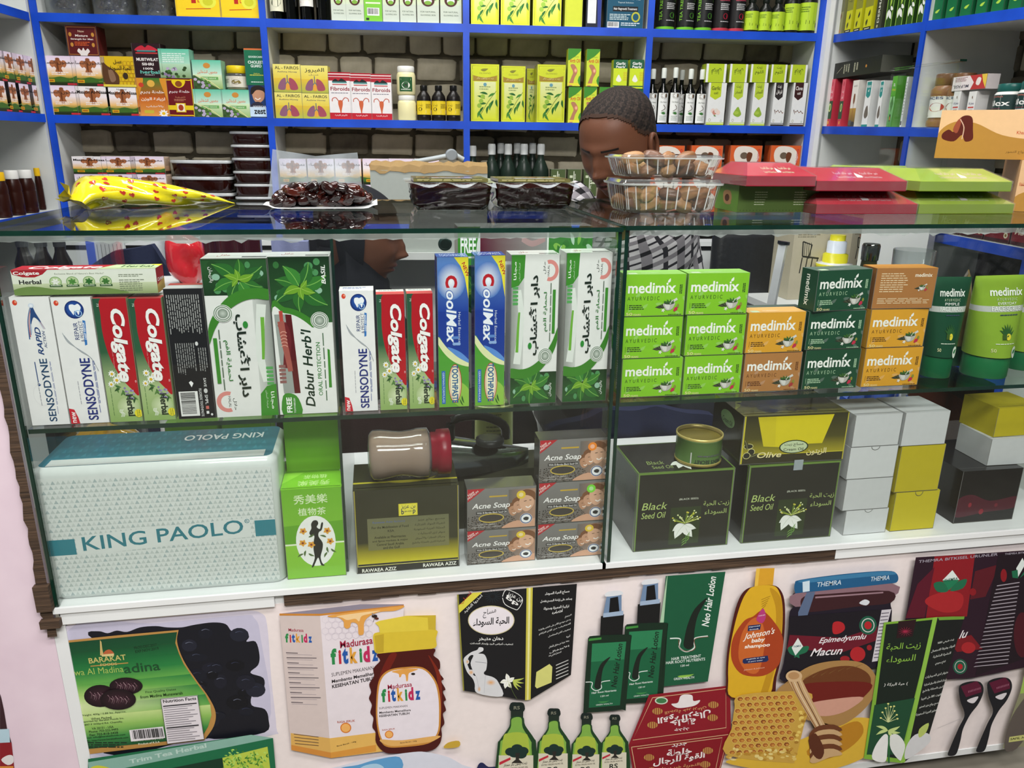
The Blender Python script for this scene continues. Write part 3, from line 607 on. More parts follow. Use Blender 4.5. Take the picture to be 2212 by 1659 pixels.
def a_aziz():
    a = Art(100, 83); a.R(0, 0, 100, 52, '2f3020', '34341f').R(0, 52, 100, 74, '34341f', 'c9bd22').R(0, 74, 100, 83, '17180f').R(0, 73.6, 100, 75, '20210f').R(0, 75.4, 100, 76, 'd9d070')
    a.R(0, 0, 1.6, 75, 'a59a2c').R(98.6, 0, 100, 75, 'a59a2c').R(12, 28, 90, 60, '6d6e50', '77754a').R(42, 15, 60, 27, 'ddd23a').R(43, 16, 59, 26, 'e6dc4a').T('بن عزيز', 44.5, 16.5, 58, 20.6, '1f2a4c', 0, 1).T('b', 44.5, 20.5, 47, 25.5, '1f2a4c', 0, 2).T('BIN AZIZ', 47.6, 22, 54.5, 23.6, '1f2a4c', 0, 1).T('p', 55.5, 21.5, 58, 26, '1f2a4c', 0, 2)
    a.T('Rawaea Aziz factory', 17, 31, 48, 33.6, '5b6a92', 0, 1).T('For the Mobilization of Food', 16, 36, 51, 38.4, '22230f', 0, 1).T('KSA', 31, 40, 37, 42.4, '22230f', 0, 1).T('Available at Pharmacies', 18, 46, 48, 48.4, '22230f', 0, 1).T('and Spice markets & major', 16, 50, 50, 52.4, '22230f', 0, 1).T('Central Saudi Arabia', 20, 53.4, 46, 55.8, '22230f', 0, 1).T('and the Gulf', 26, 56.8, 42, 59.4, '22230f', 0, 1)
    for k, (s_, x) in enumerate((('مصنع روائع عزيز', 60), ('لتعبئة المواد الغذائية', 57), ('المملكة العربية السعودية', 56), ('متوفر لدى الصيدليات', 60), ('ومراكز العطارة والأسواق', 57), ('المركزية الكبرى بالمملكة والخليج', 54))): a.T(s_, x, 31+k*4.6, 86, 33.8+k*4.6, '22230f')
    a.T('RAWAEA AZIZ', 5, 78.4, 38, 82, 'f0efe4', 0, 1.6).T('RAWAEA AZIZ', 64, 77.6, 97, 81.2, 'f0efe4', 0, 1.6); return a
def a_tea():
    a = Art(100, 165); a.R(0, 0, 100, 165, '6fb22a', '8cc83a'); a.P([0, 66, 100, 60, 100, 104, 0, 100], '63a524'); a.R(0, 100, 100, 165, '8cc83a', '7fbe34').R(0, 99, 100, 102, 'e6f2cf')
    a.T('秀美樂', 20, 10, 76, 27, 'dcefc0', 0, 1).T('植物茶', 26, 34, 72, 48, 'dcefc0', 0, 1).E(52, 96, 33, 47, 'f1f3ee', 30)
    a.C([50, 58, 56, 58, 58, 64, 55, 70, 60, 74, 62, 66, 64, 62, 66, 64, 63, 76, 58, 80, 57, 88, 63, 100, 62, 112, 58, 126, 60, 138, 64, 143, 58, 142, 55, 130, 53, 128, 48, 138, 45, 144, 42, 144, 48, 128, 47, 112, 48, 98, 50, 86, 45, 86, 42, 80, 46, 72, 46, 64], '1d211c', 3)
    for x, y in ((32, 76), (30, 98), (44, 102), (72, 78), (76, 98)):
        for k in range(5): a.leaf(x, y, k*72+10, 7, 5, 'e3a33a', None)
        a.E(x, y, 2, 2, '8f3f26')
    for x, y, an in ((34, 112, 100), (38, 118, 30), (30, 118, 150), (70, 108, 80), (76, 112, 40), (70, 118, 120), (40, 88, -30), (70, 90, 200)): a.leaf(x, y, an, 12, 3.5, '4f6b35', None)
    return a
def a_teatop():
    a = Art(100, 46, '76b82e'); a.P([0, 0, 34, 0, 0, 30], '8ccc40').T('植物茶', 34, 8, 74, 19, 'b8dc8a', 180, 1).T('秀美樂', 26, 24, 80, 38, 'b8dc8a', 180, 1); return a
# ================================================================ GOODS INSIDE THE CASES
w0 = .014                                   # goods stand just behind the front glass
TP = 'toothpaste cartons on the glass shelf'
top_w = Art(100, 40, 'e9e9e6'); top_w.X(10, 10, 80, 26, 2, '4a5aa0')
top_c = Art(100, 40, 'e8e6da'); top_c.R(0, 18, 100, 40, 'c9524f').X(10, 4, 90, 14, 2, '7a8aa0')
top_m = Art(100, 40, '2c57b0'); top_m.T('TOOTHPASTE', 10, 8, 90, 30, 'dfe6f2')
top_h = Art(100, 30, 'e3e6e1'); top_h.T('حلال', 20, 8, 40, 20, 'c4645c').R(60, 20, 98, 24, '333')
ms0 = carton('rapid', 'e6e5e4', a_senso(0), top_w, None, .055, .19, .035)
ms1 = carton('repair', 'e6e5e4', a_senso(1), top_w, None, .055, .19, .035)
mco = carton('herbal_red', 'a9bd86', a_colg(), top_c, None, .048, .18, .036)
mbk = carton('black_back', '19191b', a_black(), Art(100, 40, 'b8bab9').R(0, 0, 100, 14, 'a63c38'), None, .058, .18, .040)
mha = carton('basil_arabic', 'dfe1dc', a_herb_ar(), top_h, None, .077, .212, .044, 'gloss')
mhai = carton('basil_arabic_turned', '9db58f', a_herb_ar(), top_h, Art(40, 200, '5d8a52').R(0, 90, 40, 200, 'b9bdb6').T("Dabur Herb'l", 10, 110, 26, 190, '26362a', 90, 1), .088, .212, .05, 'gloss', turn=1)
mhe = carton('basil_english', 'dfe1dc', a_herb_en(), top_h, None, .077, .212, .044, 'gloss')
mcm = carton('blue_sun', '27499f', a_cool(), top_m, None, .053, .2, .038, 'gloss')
tb = 'toothpaste_box'
def tp(me, lab, rect, ds=1, rz=0, w=w0, z=ZS, name=tb, cat='box', g=TP): return put(me, name, lab, cat, g, K, w, rect, z, rz, ds)
_, zcol = tp(ms0, 'white toothpaste box with blue swoosh, leftmost upright box on the shelf', (70, 924, 106, 640))
tp(ms1, 'white toothpaste box with round blue tooth badge, second from the left end', (154, 920, 196, 641))
tp(mco, 'red and green herbal toothpaste box under the lying one, left of its pair', (239, 915.5, 272.7, 643))
tp(mco, 'red and green herbal toothpaste box standing against the black box', (312, 912, 348, 643))
tp(mbk, 'black toothpaste box turned back to front, white small print and barcode', (386, 906, 437, 622))
tp(mhai, 'wide leafy green box with Arabic lettering upside down beside the black box', (468, 897.5, 576, 557), 1.1)
tp(mhe, 'wide leafy green box with BASIL in English and a dark red toothbrush', (604.5, 898, 711.6, 553), 1.1)
tp(ms1, 'white toothpaste box with round blue tooth badge, in the middle of the shelf', (745.5, 889.6, 807, 627))
tp(mco, 'red and green herbal toothpaste box directly right of the middle white box', (821.5, 887, 873.5, 634.6))
tp(mco, 'red and green herbal toothpaste box touching the blue boxes', (884.7, 885.5, 935, 633))
tp(mcm, 'blue toothpaste box with yellow NEW corner, left of the two blue boxes', (948, 881, 1012.6, 554.6))
tp(mcm, 'blue toothpaste box with yellow NEW corner, right of the two blue boxes', (1025, 877, 1092.6, 551))
tp(mha, 'white and green leafy box with Arabic lettering, next to the blue boxes', (1100, 874, 1210.6, 549))
tp(mha, 'white and green leafy box with Arabic lettering, at the right end of the case', (1212.5, 869, 1325, 545))
# lying herbal box on top
ah = Art(450, 92); ah.R(0, 0, 450, 50, 'e3e6dc', 'dfe3d3').R(0, 50, 450, 92, 'c9d2ae', '8a9c66').C([0, 72, 60, 60, 150, 74, 240, 64, 330, 78, 330, 92, 0, 92], '6f8b4a', 4).P([0, 0, 112, 0, 96, 16, 70, 27, 34, 26, 4, 16], 'a81c28')
ah.T('Colgate', 6, 5, 86, 21, 'f6f3f2', 0, 2.5).T('Herbal', 20, 36, 88, 52, '20251f', 0, 3).T("Exclusive Blend of Nature's Best Herbs*", 132, 12, 286, 18, '6a7460')
for k in range(4):
    x = 132+k*52; ah.E(x, 44, 19, 19, 'b9cc9c').O(x, 44, 19, 19, 2, '6f9a57').R(x-20, 55, x+20, 63, '3c5c34').X(x-16, 57, x+16, 61, 1, 'dfe8d6'); r = random.Random(k)
    for q in range(6): ah.leaf(x, 44, q*60+k*17, 14, 7, ('e9ece2', '4f8a3e', '2f6b2d', '3d7432')[k], None)
ah.X(330, 20, 410, 32, 2, '7c8470').X(330, 40, 412, 86, 6, '6a735f', 0, .35)
aht = Art(450, 40, 'b9182b'); aht.T('Colgate', 40, 8, 270, 38, 'f3eeee', 0, 3, .15).P([300, 0, 450, 0, 450, 40, 260, 40], 'c9d8a8').T('Herbal', 330, 8, 430, 26, '2d5a2c', 0, 2).P([410, 0, 450, 0, 450, 16], 'e8e03a')
m = Mb(); w_, h_, d_ = .196, .0385, .036
m.box(-w_/2, w_/2, 0, d_, 0, h_, 'cfd6bd', side='a81c28'); m.art(ah, (-w_/2, 0, h_), (w_, 0, 0), (0, 0, -h_)); m.art(aht, (-w_/2, d_, h_), (w_, 0, 0), (0, -d_, 0))
e_ = Art(40, 60, 'a81c28'); e_.P([0, 40, 40, 30, 40, 60, 0, 60], 'c9a75a').T('Colgate', 4, 24, 36, 36, 'f6f3f2', 0, 2); m.art(e_, (w_/2, 0, h_), (0, d_, 0), (0, 0, -h_))
me = m.mesh('lying_box', 'card'); me['wh'] = (w_, h_, d_)
put(me, tb, 'green and white herbal toothpaste box lying flat across the upright boxes', 'box', None, K, w0+.002, (31, 637, 336, 579), zcol+.0012)
# a second row in the dark behind: two upright leafy boxes carry the lying one
bk = [put(mhe, tb, l, 'box', 'leafy boxes hidden in the second row', K, .10, rc, ZS) for l, rc in (('leafy green box hidden behind the blue sunburst boxes', (985, 862, 1062, 575)), ('leafy green box hidden behind the right Arabic boxes', (1165, 855, 1240, 570)))]
zt_ = max(b[1] for b in bk)+.001
hm = Mb(); W2, H2, D2 = .205, .030, .05
hm.box(-W2/2, W2/2, 0, D2, 0, H2, 'dfe4de', top='e6ece8')
af = Art(320, 44, 'd5dbd4'); af.P([0, 0, 52, 0, 44, 20, 40, 44, 0, 44], '3f8a2c').T('FREE', 6, 12, 42, 30, 'f4f6f2', 0, 3).X(6, 34, 40, 38, 1, 'e6efe0').R(52, 4, 210, 40, '5b1b2a', h='8d8f8d').L([150, 14, 175, 20, 205, 14], 7, 'a88a8a', 4).R(214, 0, 320, 44, '2c6b30', '3f8a2c')
for k in range(9): af.leaf(225+k*10, 22, k*47, 18, 8, ('7bb04a', '2f6e2b', 'a8c8b0')[k % 3], None)
hm.art(af, (-W2/2, 0, H2), (W2, 0, 0), (0, 0, -H2)); o = hm.build(tb, 'gloss'); tag(o, 'leafy box with FREE tab lying on top behind the blue boxes', 'box')
u_, _z = K.px(1135, 530, .10); place(o, K, u_, .095, zt_); o.scale = (1, 1, (-.1215-zt_)/H2 if (-.1215-zt_) > .012 else .5)

# ---- soap bars in the right case
SG = 'herbal soap boxes stacked on the glass shelf'
def medi(key, base, ink, **k):
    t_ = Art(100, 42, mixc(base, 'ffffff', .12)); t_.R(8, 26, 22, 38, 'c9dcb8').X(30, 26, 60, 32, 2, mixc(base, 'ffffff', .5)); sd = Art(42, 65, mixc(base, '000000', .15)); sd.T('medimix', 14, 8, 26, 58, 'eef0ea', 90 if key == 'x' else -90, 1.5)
    return carton(key, base, a_medi(base, ink, **k), t_, sd, .094, .059, .038)
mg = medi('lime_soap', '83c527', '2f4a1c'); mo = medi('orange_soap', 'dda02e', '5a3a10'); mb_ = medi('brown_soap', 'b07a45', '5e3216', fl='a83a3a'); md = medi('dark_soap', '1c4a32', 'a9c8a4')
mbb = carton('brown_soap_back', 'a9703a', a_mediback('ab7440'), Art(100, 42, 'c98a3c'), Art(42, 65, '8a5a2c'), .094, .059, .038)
def sp(me, lab, rect, z, w=.02, rz=0, g=SG): return put(me, 'soap_box', lab, 'soap box', g, K, w, rect, z+.0004, rz)[1]
for nm_, g_, cols in (('lime', 'left', [(1336, 864, 1477, 771.6), (1337.6, 775.7, 1477, 682), (1342, 687.5, 1484, 591)]), ('lime', 'right', [(1468.6, 857.6, 1606, 765.4), (1473, 771.6, 1614, 678), (1477, 682, 1621, 588.5)])):
    z = ZS
    for r_, pos in zip(cols, ('bottom', 'middle', 'top')): r_ = (r_[0]+3, *r_[1:]); z = sp(mg, 'lime green soap box, %s of the %s lime stack' % (pos, g_), r_, z, rz=(.0 if pos != 'top' else -.02))
z = sp(mb_, 'light brown soap box under the orange one beside the lime stack', (1600, 851, 1735, 760), ZS)
z = sp(mo, 'orange soap box on the brown one beside the lime stack', (1607.5, 764.8, 1743, 672.6), z)
z = ZS
for r_, pos in zip([(1729.4, 845, 1861.5, 752.6), (1737, 756.7, 1872, 670), (1752, 668, 1892, 581.7)], ('bottom', 'middle', 'top')): z = sp(md, 'dark green soap box, %s of its stack of three' % pos, r_, z, rz=.12 if pos == 'top' else .0)
z = sp(mo, 'orange soap box at the bottom of the stack by the tubes', (1857.5, 835, 1996, 748.5), ZS, .02)
z = sp(mo, 'orange soap box in the middle of the stack by the tubes', (1869.7, 751, 2008, 666), z, .02)
sp(mbb, 'brown soap box turned backwards on top of the stack by the tubes', (1883, 666, 2026, 577.7), z, .02, -.05)
for k, (l, rc) in enumerate((('dark green soap box lying low behind the orange one', (1640, 800, 1725, 720)),)):
    z = sp(md, 'dark green soap box at the bottom behind the brown soap', (1618, 838, 1738, 756), ZS, .075); sp(md, 'dark green soap box peeping over the orange soap', (1622, 750, 1745, 667), z, .075)
# ---- squeeze tubes standing on their caps
def tube(label, x0, y0, x1, y1, w, body, cap, art, rz=0):
    """x0..x1 width at the seal, y0 seal top, y1 cap foot"""
    ua, zt_ = K.px(x0, y0, w); ub, _ = K.px(x1, y0, w); u = (ua+ub)/2; Wd = (ub-ua); h = zt_-ZS
    uc, _ = K.px((x0+x1)/2-22, y1, w); t = thing('squeeze_tube', label, 'tube', 'face wash tubes on the glass shelf'); place(t, K, uc, w+.02, ZS+.0003, rz=rz)
    R1 = Wd*.36; rows = []; n = 28; c0, c1 = .22*h, h
    for i in range(15):
        q = i/14; z = c0+(c1-c0)*q; rx = R1*(1-q)+Wd/2*q; ry = R1*(1-q)**.6+.0012
        rows.append([(rx*math.copysign(abs(math.cos(a))**(1-.35*q), math.cos(a)), ry*math.copysign(abs(math.sin(a))**(1-.2*q), math.sin(a)), z) for a in [2*PI*j/n for j in range(n)]])
    bd = lambda i, j: 'b9bdb8' if i == 8 and body != '8f7a4a' else body
    m = Mb().grid(rows, bd, True, True); m.face(rows[-1], body)
    if art:
        def fn(x, y):
            q = 1-y/art.H; rx = R1*(1-q)+Wd/2*q; ry = R1*(1-q)**.6+.0012; xn = max(-.98, min(.98, (x/art.W-.5)*1.5)); b = math.asin(abs(xn)**(1/(1-.35*q)))
            return np.array([rx*xn, -ry*math.cos(b)**(1-.2*q)-.0006, c0+(c1-c0)*q])
        m.artf(art, fn, (0, -1, 0), .0002)
    m.build('body', 'plas', t)
    Mb().lathe([(R1*.93, 0), (R1*.95, .002), (R1*.95, c0*.92), (R1*.9, c0)], cap).build('cap', 'plas', t)
    return t
def a_tube(base, l1, l2):
    a = Art(80, 120); a.T('medimix', 6, 16, 74, 28, 'eef2ea', 0, 2).T('AYURVEDIC', 18, 31, 62, 35, 'c9d8b8', 0, 0, 0, 1.5).T(l1, 20, 37, 60, 41, 'eef2ea').T(l2, 8, 43, 72, 50, 'eef2ea')
    a.X(24, 55, 66, 58, 1, '3c4a5c')
    for k in range(7): a.leaf(40, 88, -150+k*20, 20, 4, '2d5a2a', None)
    a.E(44, 88, 6, 5, 'dfd03c').R(30, 84, 40, 92, '3c5a24').X(16, 98, 64, 100, 1, 'e8efdc').E(66, 112, 9, 9, 'dfe8dc').leaf(60, 112, -20, 14, 6, '2f7a4a', None).T('50', 8, 106, 18, 111, 'e7e3b0'); return a
tube('dark green face wash tube right of the stacked soap', 2012, 604, 2096, 828, .05, '17472f', '0f5a34', a_tube('17472f', 'PIMPLE', 'FACE WASH'), -.1)
tube('brown tube turned sideways behind the dark green tube', 2060, 592, 2122, 806, .11, '8f7a4a', '114a30', None, .9)
tube('lime green face scrub tube with silver band and white sticker', 2100, 601, 2222, 823, .045, '86a832', '1c6b3c', a_tube('86a832', 'EVERYDAY', 'FACE SCRUB'), .05)
tube('lime green face scrub tube cut off by the picture edge', 2190, 612, 2290, 815, .075, '86a832', '176038', a_tube('86a832', 'EVERYDAY', 'FACE SCRUB'), .1)

# ---- lower compartment, left to right
def kp():
    a = Art(530, 330, 'd9dfdc'); v = []; f = []; c = []
    for i in range(46):
        for j in range(25):
            x = 4+i*11.6+(j % 2)*5.8; y = 6+j*13; k = len(v); v += [(x, y+11), (x+5.2, y+1), (x+10.4, y+11)]; f.append((k, k+1, k+2)); c.append(lin(('b4bfbc', 'c0c9c6', 'a9b8b8', 'c6cecb')[(i*7+j*3) % 4]))
    a.add(v, f, c)
    a.R(0, 168, 58, 212, '2d7f8d').R(480, 150, 530, 196, '2d7f8d')
    a.P([60, 160, 470, 140, 470, 196, 60, 216], 'd9dfdc').B('KING PAOLO', 74, 204, 452, 184, 40, '2b7a88', 1.2, up=(.0, -1)).O(462, 150, 6, 6, 1.4, '2b7a88').T('R', 459, 147, 465, 153, '2b7a88'); return a
kx0, kz0 = K.px(117, 1311, .012); kx1, kz1 = K.px(596, 985, .012)
kt = thing('tissue_carton', 'large white carton with teal capitals and triangle pattern, lower left of the case', 'box'); kt.location = ((kx0+kx1)/2, 1.045+.012, ZBASE+.0004)
kw, kh, kd = kx1-kx0, kz1-ZBASE-.002, .135; m = Mb(); rr = .018
def rring(z, ins, x0=-kw/2, x1=kw/2, y0=0, y1=kd):
    o_ = []
    for cx, cy, a0 in ((x1-rr, y0+rr, -90), (x1-rr, y1-rr, 0), (x0+rr, y1-rr, 90), (x0+rr, y0+rr, 180)):
        for k in range(5): t_ = math.radians(a0+k*22.5); o_.append((cx+(rr-ins)*math.cos(t_), cy+(rr-ins)*math.sin(t_), z))
    return o_
rows = [rring(0, .004), rring(.004, 0), rring(kh-.012, 0), rring(kh-.005, .0015), rring(kh, .007)]
m.grid(rows, 'd4dbd8', True, True); m.face(rows[-1], '2a6d7d'); m.face(rows[0][::-1], 'd4dbd8')
m.art(kp(), (-kw/2+rr*.5, 0, kh-.014), (kw-rr, 0, 0), (0, 0, -kh+.02))
at = Art(530, 120, '28707f')
for i in range(40):
    for j in range(6): at.P([i*13+(j % 2)*6, j*18+16, i*13+6+(j % 2)*6, j*18+2, i*13+12+(j % 2)*6, j*18+16], ('347f90', '2f7888', '2d6f80')[(i+j) % 3])
at.R(0, 96, 530, 120, 'c3c9c6').T('KING PAOLO', 300, 22, 510, 44, 'e4ecec', 180, 1.5)
m.art(at, (-kw/2+rr, kd-.01, kh), (kw-2*rr, 0, 0), (0, -kd+.018, 0)); m.build('carton', 'gloss', kt)
Mb().box(-kw/2-.0006, -kw/2+.0006, .02, kd-.02, kh*.42, kh*.56, '2d7f8d').build('side_band', 'gloss', kt); Mb().box(kw/2-.0006, kw/2+.0006, .02, kd-.02, kh*.46, kh*.6, '2d7f8d').build('side_band', 'gloss', kt)

LG = 'boxes standing on the white base of the case'
def lo(me, lab, rect, z=ZBASE, w=.018, rz=0, ds=1, name='box', g=None): return put(me, name, lab, 'box', g, K, w, rect, z, rz, ds)[1]
tt = a_teatop(); mt_ = carton('green_tea', '7fbe34', a_tea(), tt, None, .077, .125, .06, 'gloss')
lo(mt_, 'green tea box with white oval and black dancing figure beside the large carton', (622, 1263.6, 738, 1051), name='tea_box', w=.02)
mt2 = carton('green_plain', '74b32c', None, Art(100, 60, '6fae2a').L([0, 20, 20, 10, 50, 16, 80, 8, 100, 12], 2, 'a3d060', 4), None, .077, .06, .05, 'gloss')
z = lo(mt2, 'plain green box lying low behind the tea box', (618, 1215, 734, 1016), w=.095, name='tea_box')
lo(mt2, 'plain green box standing tall behind the tea box', (617, 990, 735, 903), z=z, w=.10, name='tea_box', ds=.9)
at3 = Art(100, 70, '7cae45'); at3.T('秀美樂', 20, 30, 86, 58, 'cfe6b4')
mt3 = carton('green_tea_end', '7cae45', Art(100, 200, '7cae45').T('秀美樂', 20, 12, 80, 34, 'cfe6b4'), None, None, .09, .2, .05)
lo(mt3, 'pale green tea box with Chinese lettering behind the large carton', (390, 1190, 470, 912), w=.20, name='tea_box')
lo(mt3, 'pale green tea box right of its twin behind the large carton', (506, 1180, 585, 908), w=.20, name='tea_box')
maz = carton('olive_box', '30311f', a_aziz(), Art(100, 30, '33341f').L([0, 22, 100, 22], 1.6, 'b9b030').O(50, 16, 32, 8, 1.4, 'a59a2c').T('بن عزيز', 42, 12, 58, 18, 'c9c9a0'), Art(40, 83, '3f3f22').R(38, 0, 40, 83, 'a59a2c'), .14, .118, .10, 'gloss')
zaz = lo(maz, 'dark olive box with yellow foot carrying the lying powder jar', (771.6, 1252, 991.6, 1047), name='remedy_box', w=.02)
# soap: two columns
mac = carton('acne', '6f6c69', a_soap(), Art(100, 30, '4a4a46'), Art(30, 66, '4e4b48'), .093, .058, .038, 'gloss'); mac2 = carton('acne_orange', '6f6c69', a_soap('f08a2a'), Art(100, 30, '4a4a46'), Art(30, 66, '4e4b48'), .093, .058, .038, 'gloss'); mac3 = carton('acne_green', '6f6c69', a_soap('7ad83a'), Art(100, 30, '4a4a46'), Art(30, 66, '4e4b48'), .093, .058, .038, 'gloss')
AG = 'grey soap boxes in two columns'
def ac(me, lab, rect, z): return put(me, 'soap_box', lab, 'soap box', AG, K, .02, rect, z+.0003)[1]
z = ac(mac, 'grey soap box with smiling faces, bottom of the left column of two', (1008.5, 1234, 1158, 1137), ZBASE)
ac(mac, 'grey soap box with smiling faces, top of the left column of two', (1008.5, 1144.5, 1159, 1048), z)
z = ac(mac, 'grey soap box with yellow seal, bottom of the right column of three', (1159, 1221, 1305, 1123), ZBASE)
z = ac(mac3, 'grey soap box with green seal, middle of the right column of three', (1161, 1133, 1310, 1035), z)
ac(mac2, 'grey soap box with orange seal, top of the right column of three', (1163, 1043, 1313, 943.7), z)
# powder jar lying on the olive box
jt = thing('spice_jar', 'clear jar of brown powder with red lid lying on the olive box', 'jar')
u0, _ = K.px(795, 985, .06); u1, _ = K.px(972, 985, .06); jl = u1-u0; jr = .0385
jt.location = (u0, 1.045+.06, zaz+jr+.0012); Mx = Matrix.Rotation(PI/2, 4, 'Y')
pf = [(jr*.55, 0), (jr*.86, .002), (jr, .008), (jr, .02), (jr*.92, .04), (jr*.9, jl*.4), (jr*.94, jl*.52), (jr, jl*.6), (jr, jl*.72), (jr*.8, jl*.755), (jr*.72, jl*.77)]
Mb().lathe([(r_*.95, max(z_, .002)) for r_, z_ in pf[:-2]]+[(jr*.6, jl*.745)], '8f7058', M=Mx).build('powder', 'matte', jt)
Mb().lathe(pf, 'fff', M=Mx, n=32).build('body', 'clam', jt)
Mb().lathe([(jr*.74, jl*.76), (jr*.8, jl*.77), (jr*.8, jl*.83), (jr*.9, jl*.84), (jr*.92, jl*.99), (jr*.85, jl)], '7e1226', M=Mx, n=32).build('lid', 'plas', jt)
# things standing further back on the base
tn = thing('oil_tin', 'small pale green oil tin with dark green cap at the back of the case', 'tin'); u0, _ = K.px(1035, 940, .25); u1, zt_ = K.px(1122, 893, .25); place(tn, K, (u0+u1)/2, .315, ZBASE+.0004)
hw = (u1-u0)/2; hh = zt_-ZBASE-.002
m = Mb().lathe([(1, 0), (1.02, .003), (1, .006), (1, hh-.006), (1.03, hh-.003), (1, hh), (.96, hh-.003)], ['8f9455', '9a9f5c', 'a5aa66', 'a5aa66', 'b9bd8a', 'b0b480', '8a8d70'], sx=hw, sy=hw*.5, n=32); a = Art(60, 100); a.X(14, 8, 46, 14, 2, '5a6230').X(8, 26, 52, 96, 12, '5a6230', 0, .35, 5)
m.artf(a, lambda x, y: np.array([hw*math.sin((x/60-.5)*1.3), -hw*.5*math.cos((x/60-.5)*1.3)-.0004, hh*(.97-.8*y/100)]), (0, -1, 0)); m.build('body', 'tin', tn)
Mb().lathe([(.012, hh-.002), (.013, hh+.004), (.009, hh+.006)], '1c5a3a', o=(hw*.45, 0, 0)).build('cap', 'plas', tn)
it = thing('travel_iron', 'shiny chrome clothes iron with black dial lying behind the olive box', 'iron'); u0, z_ = K.px(1050, 1020, .16); place(it, K, u0, .17, ZBASE+.107)
m = Mb(); rows = []
for i in range(13):
    q = i/12; wd = .055*(math.sin(q*PI*.5+.12)**.7); hgt = .055*(1-.55*q); x = -.075+.15*q; wq = .05*(1-q)**.55+.004
    rows.append([(x, wq*math.cos(t_), max(0, hgt*math.sin(t_))-.0) for t_ in [PI*j/10 for j in range(11)]])
m.grid(rows, '9aa19f', True); m.build('body', 'chrome', it)
Mb().tube(spline([(-.06, 0, .05), (-.055, 0, .082), (-.01, 0, .088), (.03, 0, .07), (.035, 0, .045)], 4), .008, '1c1f20').build('handle', 'plas', it)
Mb().lathe([(.024, .0), (.024, .008), (.018, .01)], '2a2c2c', o=(.005, -.02, .046)).build('dial', 'plas', it)
o = Mb().box(-.1, .1, -.0, .08, 0, .1065, '3f4030').build('remedy_box', 'card'); tag(o, 'dark box under the chrome iron behind the soap columns', 'box'); place(o, K, u0, .14, ZBASE+.0003)
o = carton('plum', '5a2438', Art(100, 30, '6b2b40').T('beauty', 30, 8, 70, 20, 'd8b8c0'), None, None, .062, .03, .05, 'gloss'); o = bpy.data.objects.new('box', o); CO.objects.link(o); tag(o, 'plum coloured small pack under film beside the chrome iron', 'box'); u0, z_ = K.px(1098, 1018, .235); place(o, K, u0, .235, ZBASE+.0003); o.scale = (1, 1, (z_-ZBASE)/.03)
# ---- right case, lower compartment
mse = carton('seed', '23241f', a_seed(), a_seedtop(), Art(60, 90, '1c1d19').R(0, 0, 60, 2, '6a8a3e').R(58, 0, 60, 90, '6a8a3e').X(14, 20, 34, 52, 8, '6d6f66', 1, .3), .123, .112, .12, 'gloss')
zs1 = lo(mse, 'black seed oil carton with white flower, under the small tin', (1366, 1204, 1589.5, 1010), name='oil_carton', w=.02, g='black seed oil cartons')
zs2 = lo(mse, 'black seed oil carton with white flower, under the olive cream carton', (1598, 1187, 1819, 994), name='oil_carton', w=.02, g='black seed oil cartons')
mol = carton('olive_cream', '3a3820', a_olive(), a_olivetop(), a_oliveside(), .142, .06, .115, 'gloss')
ot = put(mol, 'cream_carton', 'olive cream carton with yellow panel on top of the black seed oil cartons', 'box', None, K, .022, (1597, 1005, 1836, 889), max(zs1, zs2)+.0004, -.02)
tk = thing('sticky_tape', 'scrap of clear tape hanging under the olive cream carton', 'tape'); place(tk, K, K.px(1725, 1005, .018)[0], .0185, max(zs1, zs2)-.012)
Mb().box(-.008, .008, -.0004, .0004, 0, .018, 'fff').build('strip', 'milky', tk)
ct = thing('food_tin', 'small open gold tin with green and white label on the seed oil carton', 'tin'); u0, _ = K.px(1462, 960, .06); u1, _ = K.px(1556, 960, .06); R_t = (u1-u0)/2; place(ct, K, (u0+u1)/2, .06, zs1+.0006); h_ = .0485
m = Mb().lathe([(R_t*.94, 0), (R_t, .002), (R_t, .005), (R_t*.975, .006), (R_t*.975, h_-.006), (R_t, h_-.004), (R_t, h_), (R_t*.95, h_), (R_t*.94, h_-.006)], ['8a7a3a', '9a8a4a', 'c9b56a', '5f7f45', '7c9d63', 'c9b56a', 'd6c47a', 'a8945a', '8f7a35'], n=36, cap=False); m.face([(R_t*.94*math.cos(2*PI*j/36), R_t*.94*math.sin(2*PI*j/36), h_-.0065) for j in range(36)], '8f7f3a')
a = Art(120, 50); a.P([26, 24, 60, 30, 118, 18, 118, 46, 26, 48], 'd5d6d2').T("MEN'S SECRET", 34, 38, 92, 46, '3a3f3c', 180, 2).X(40, 28, 90, 34, 1, '6a6f6c').X(90, 24, 116, 42, 4, '6a6f6c')
m.artf(a, lambda x, y: np.array([R_t*.985*math.sin((x/120-.5)*2.6), -R_t*.985*math.cos((x/120-.5)*2.6), h_-.004-(h_-.008)*y/50]), (0, -1, 0), .0001); m.build('body', 'tin', ct)
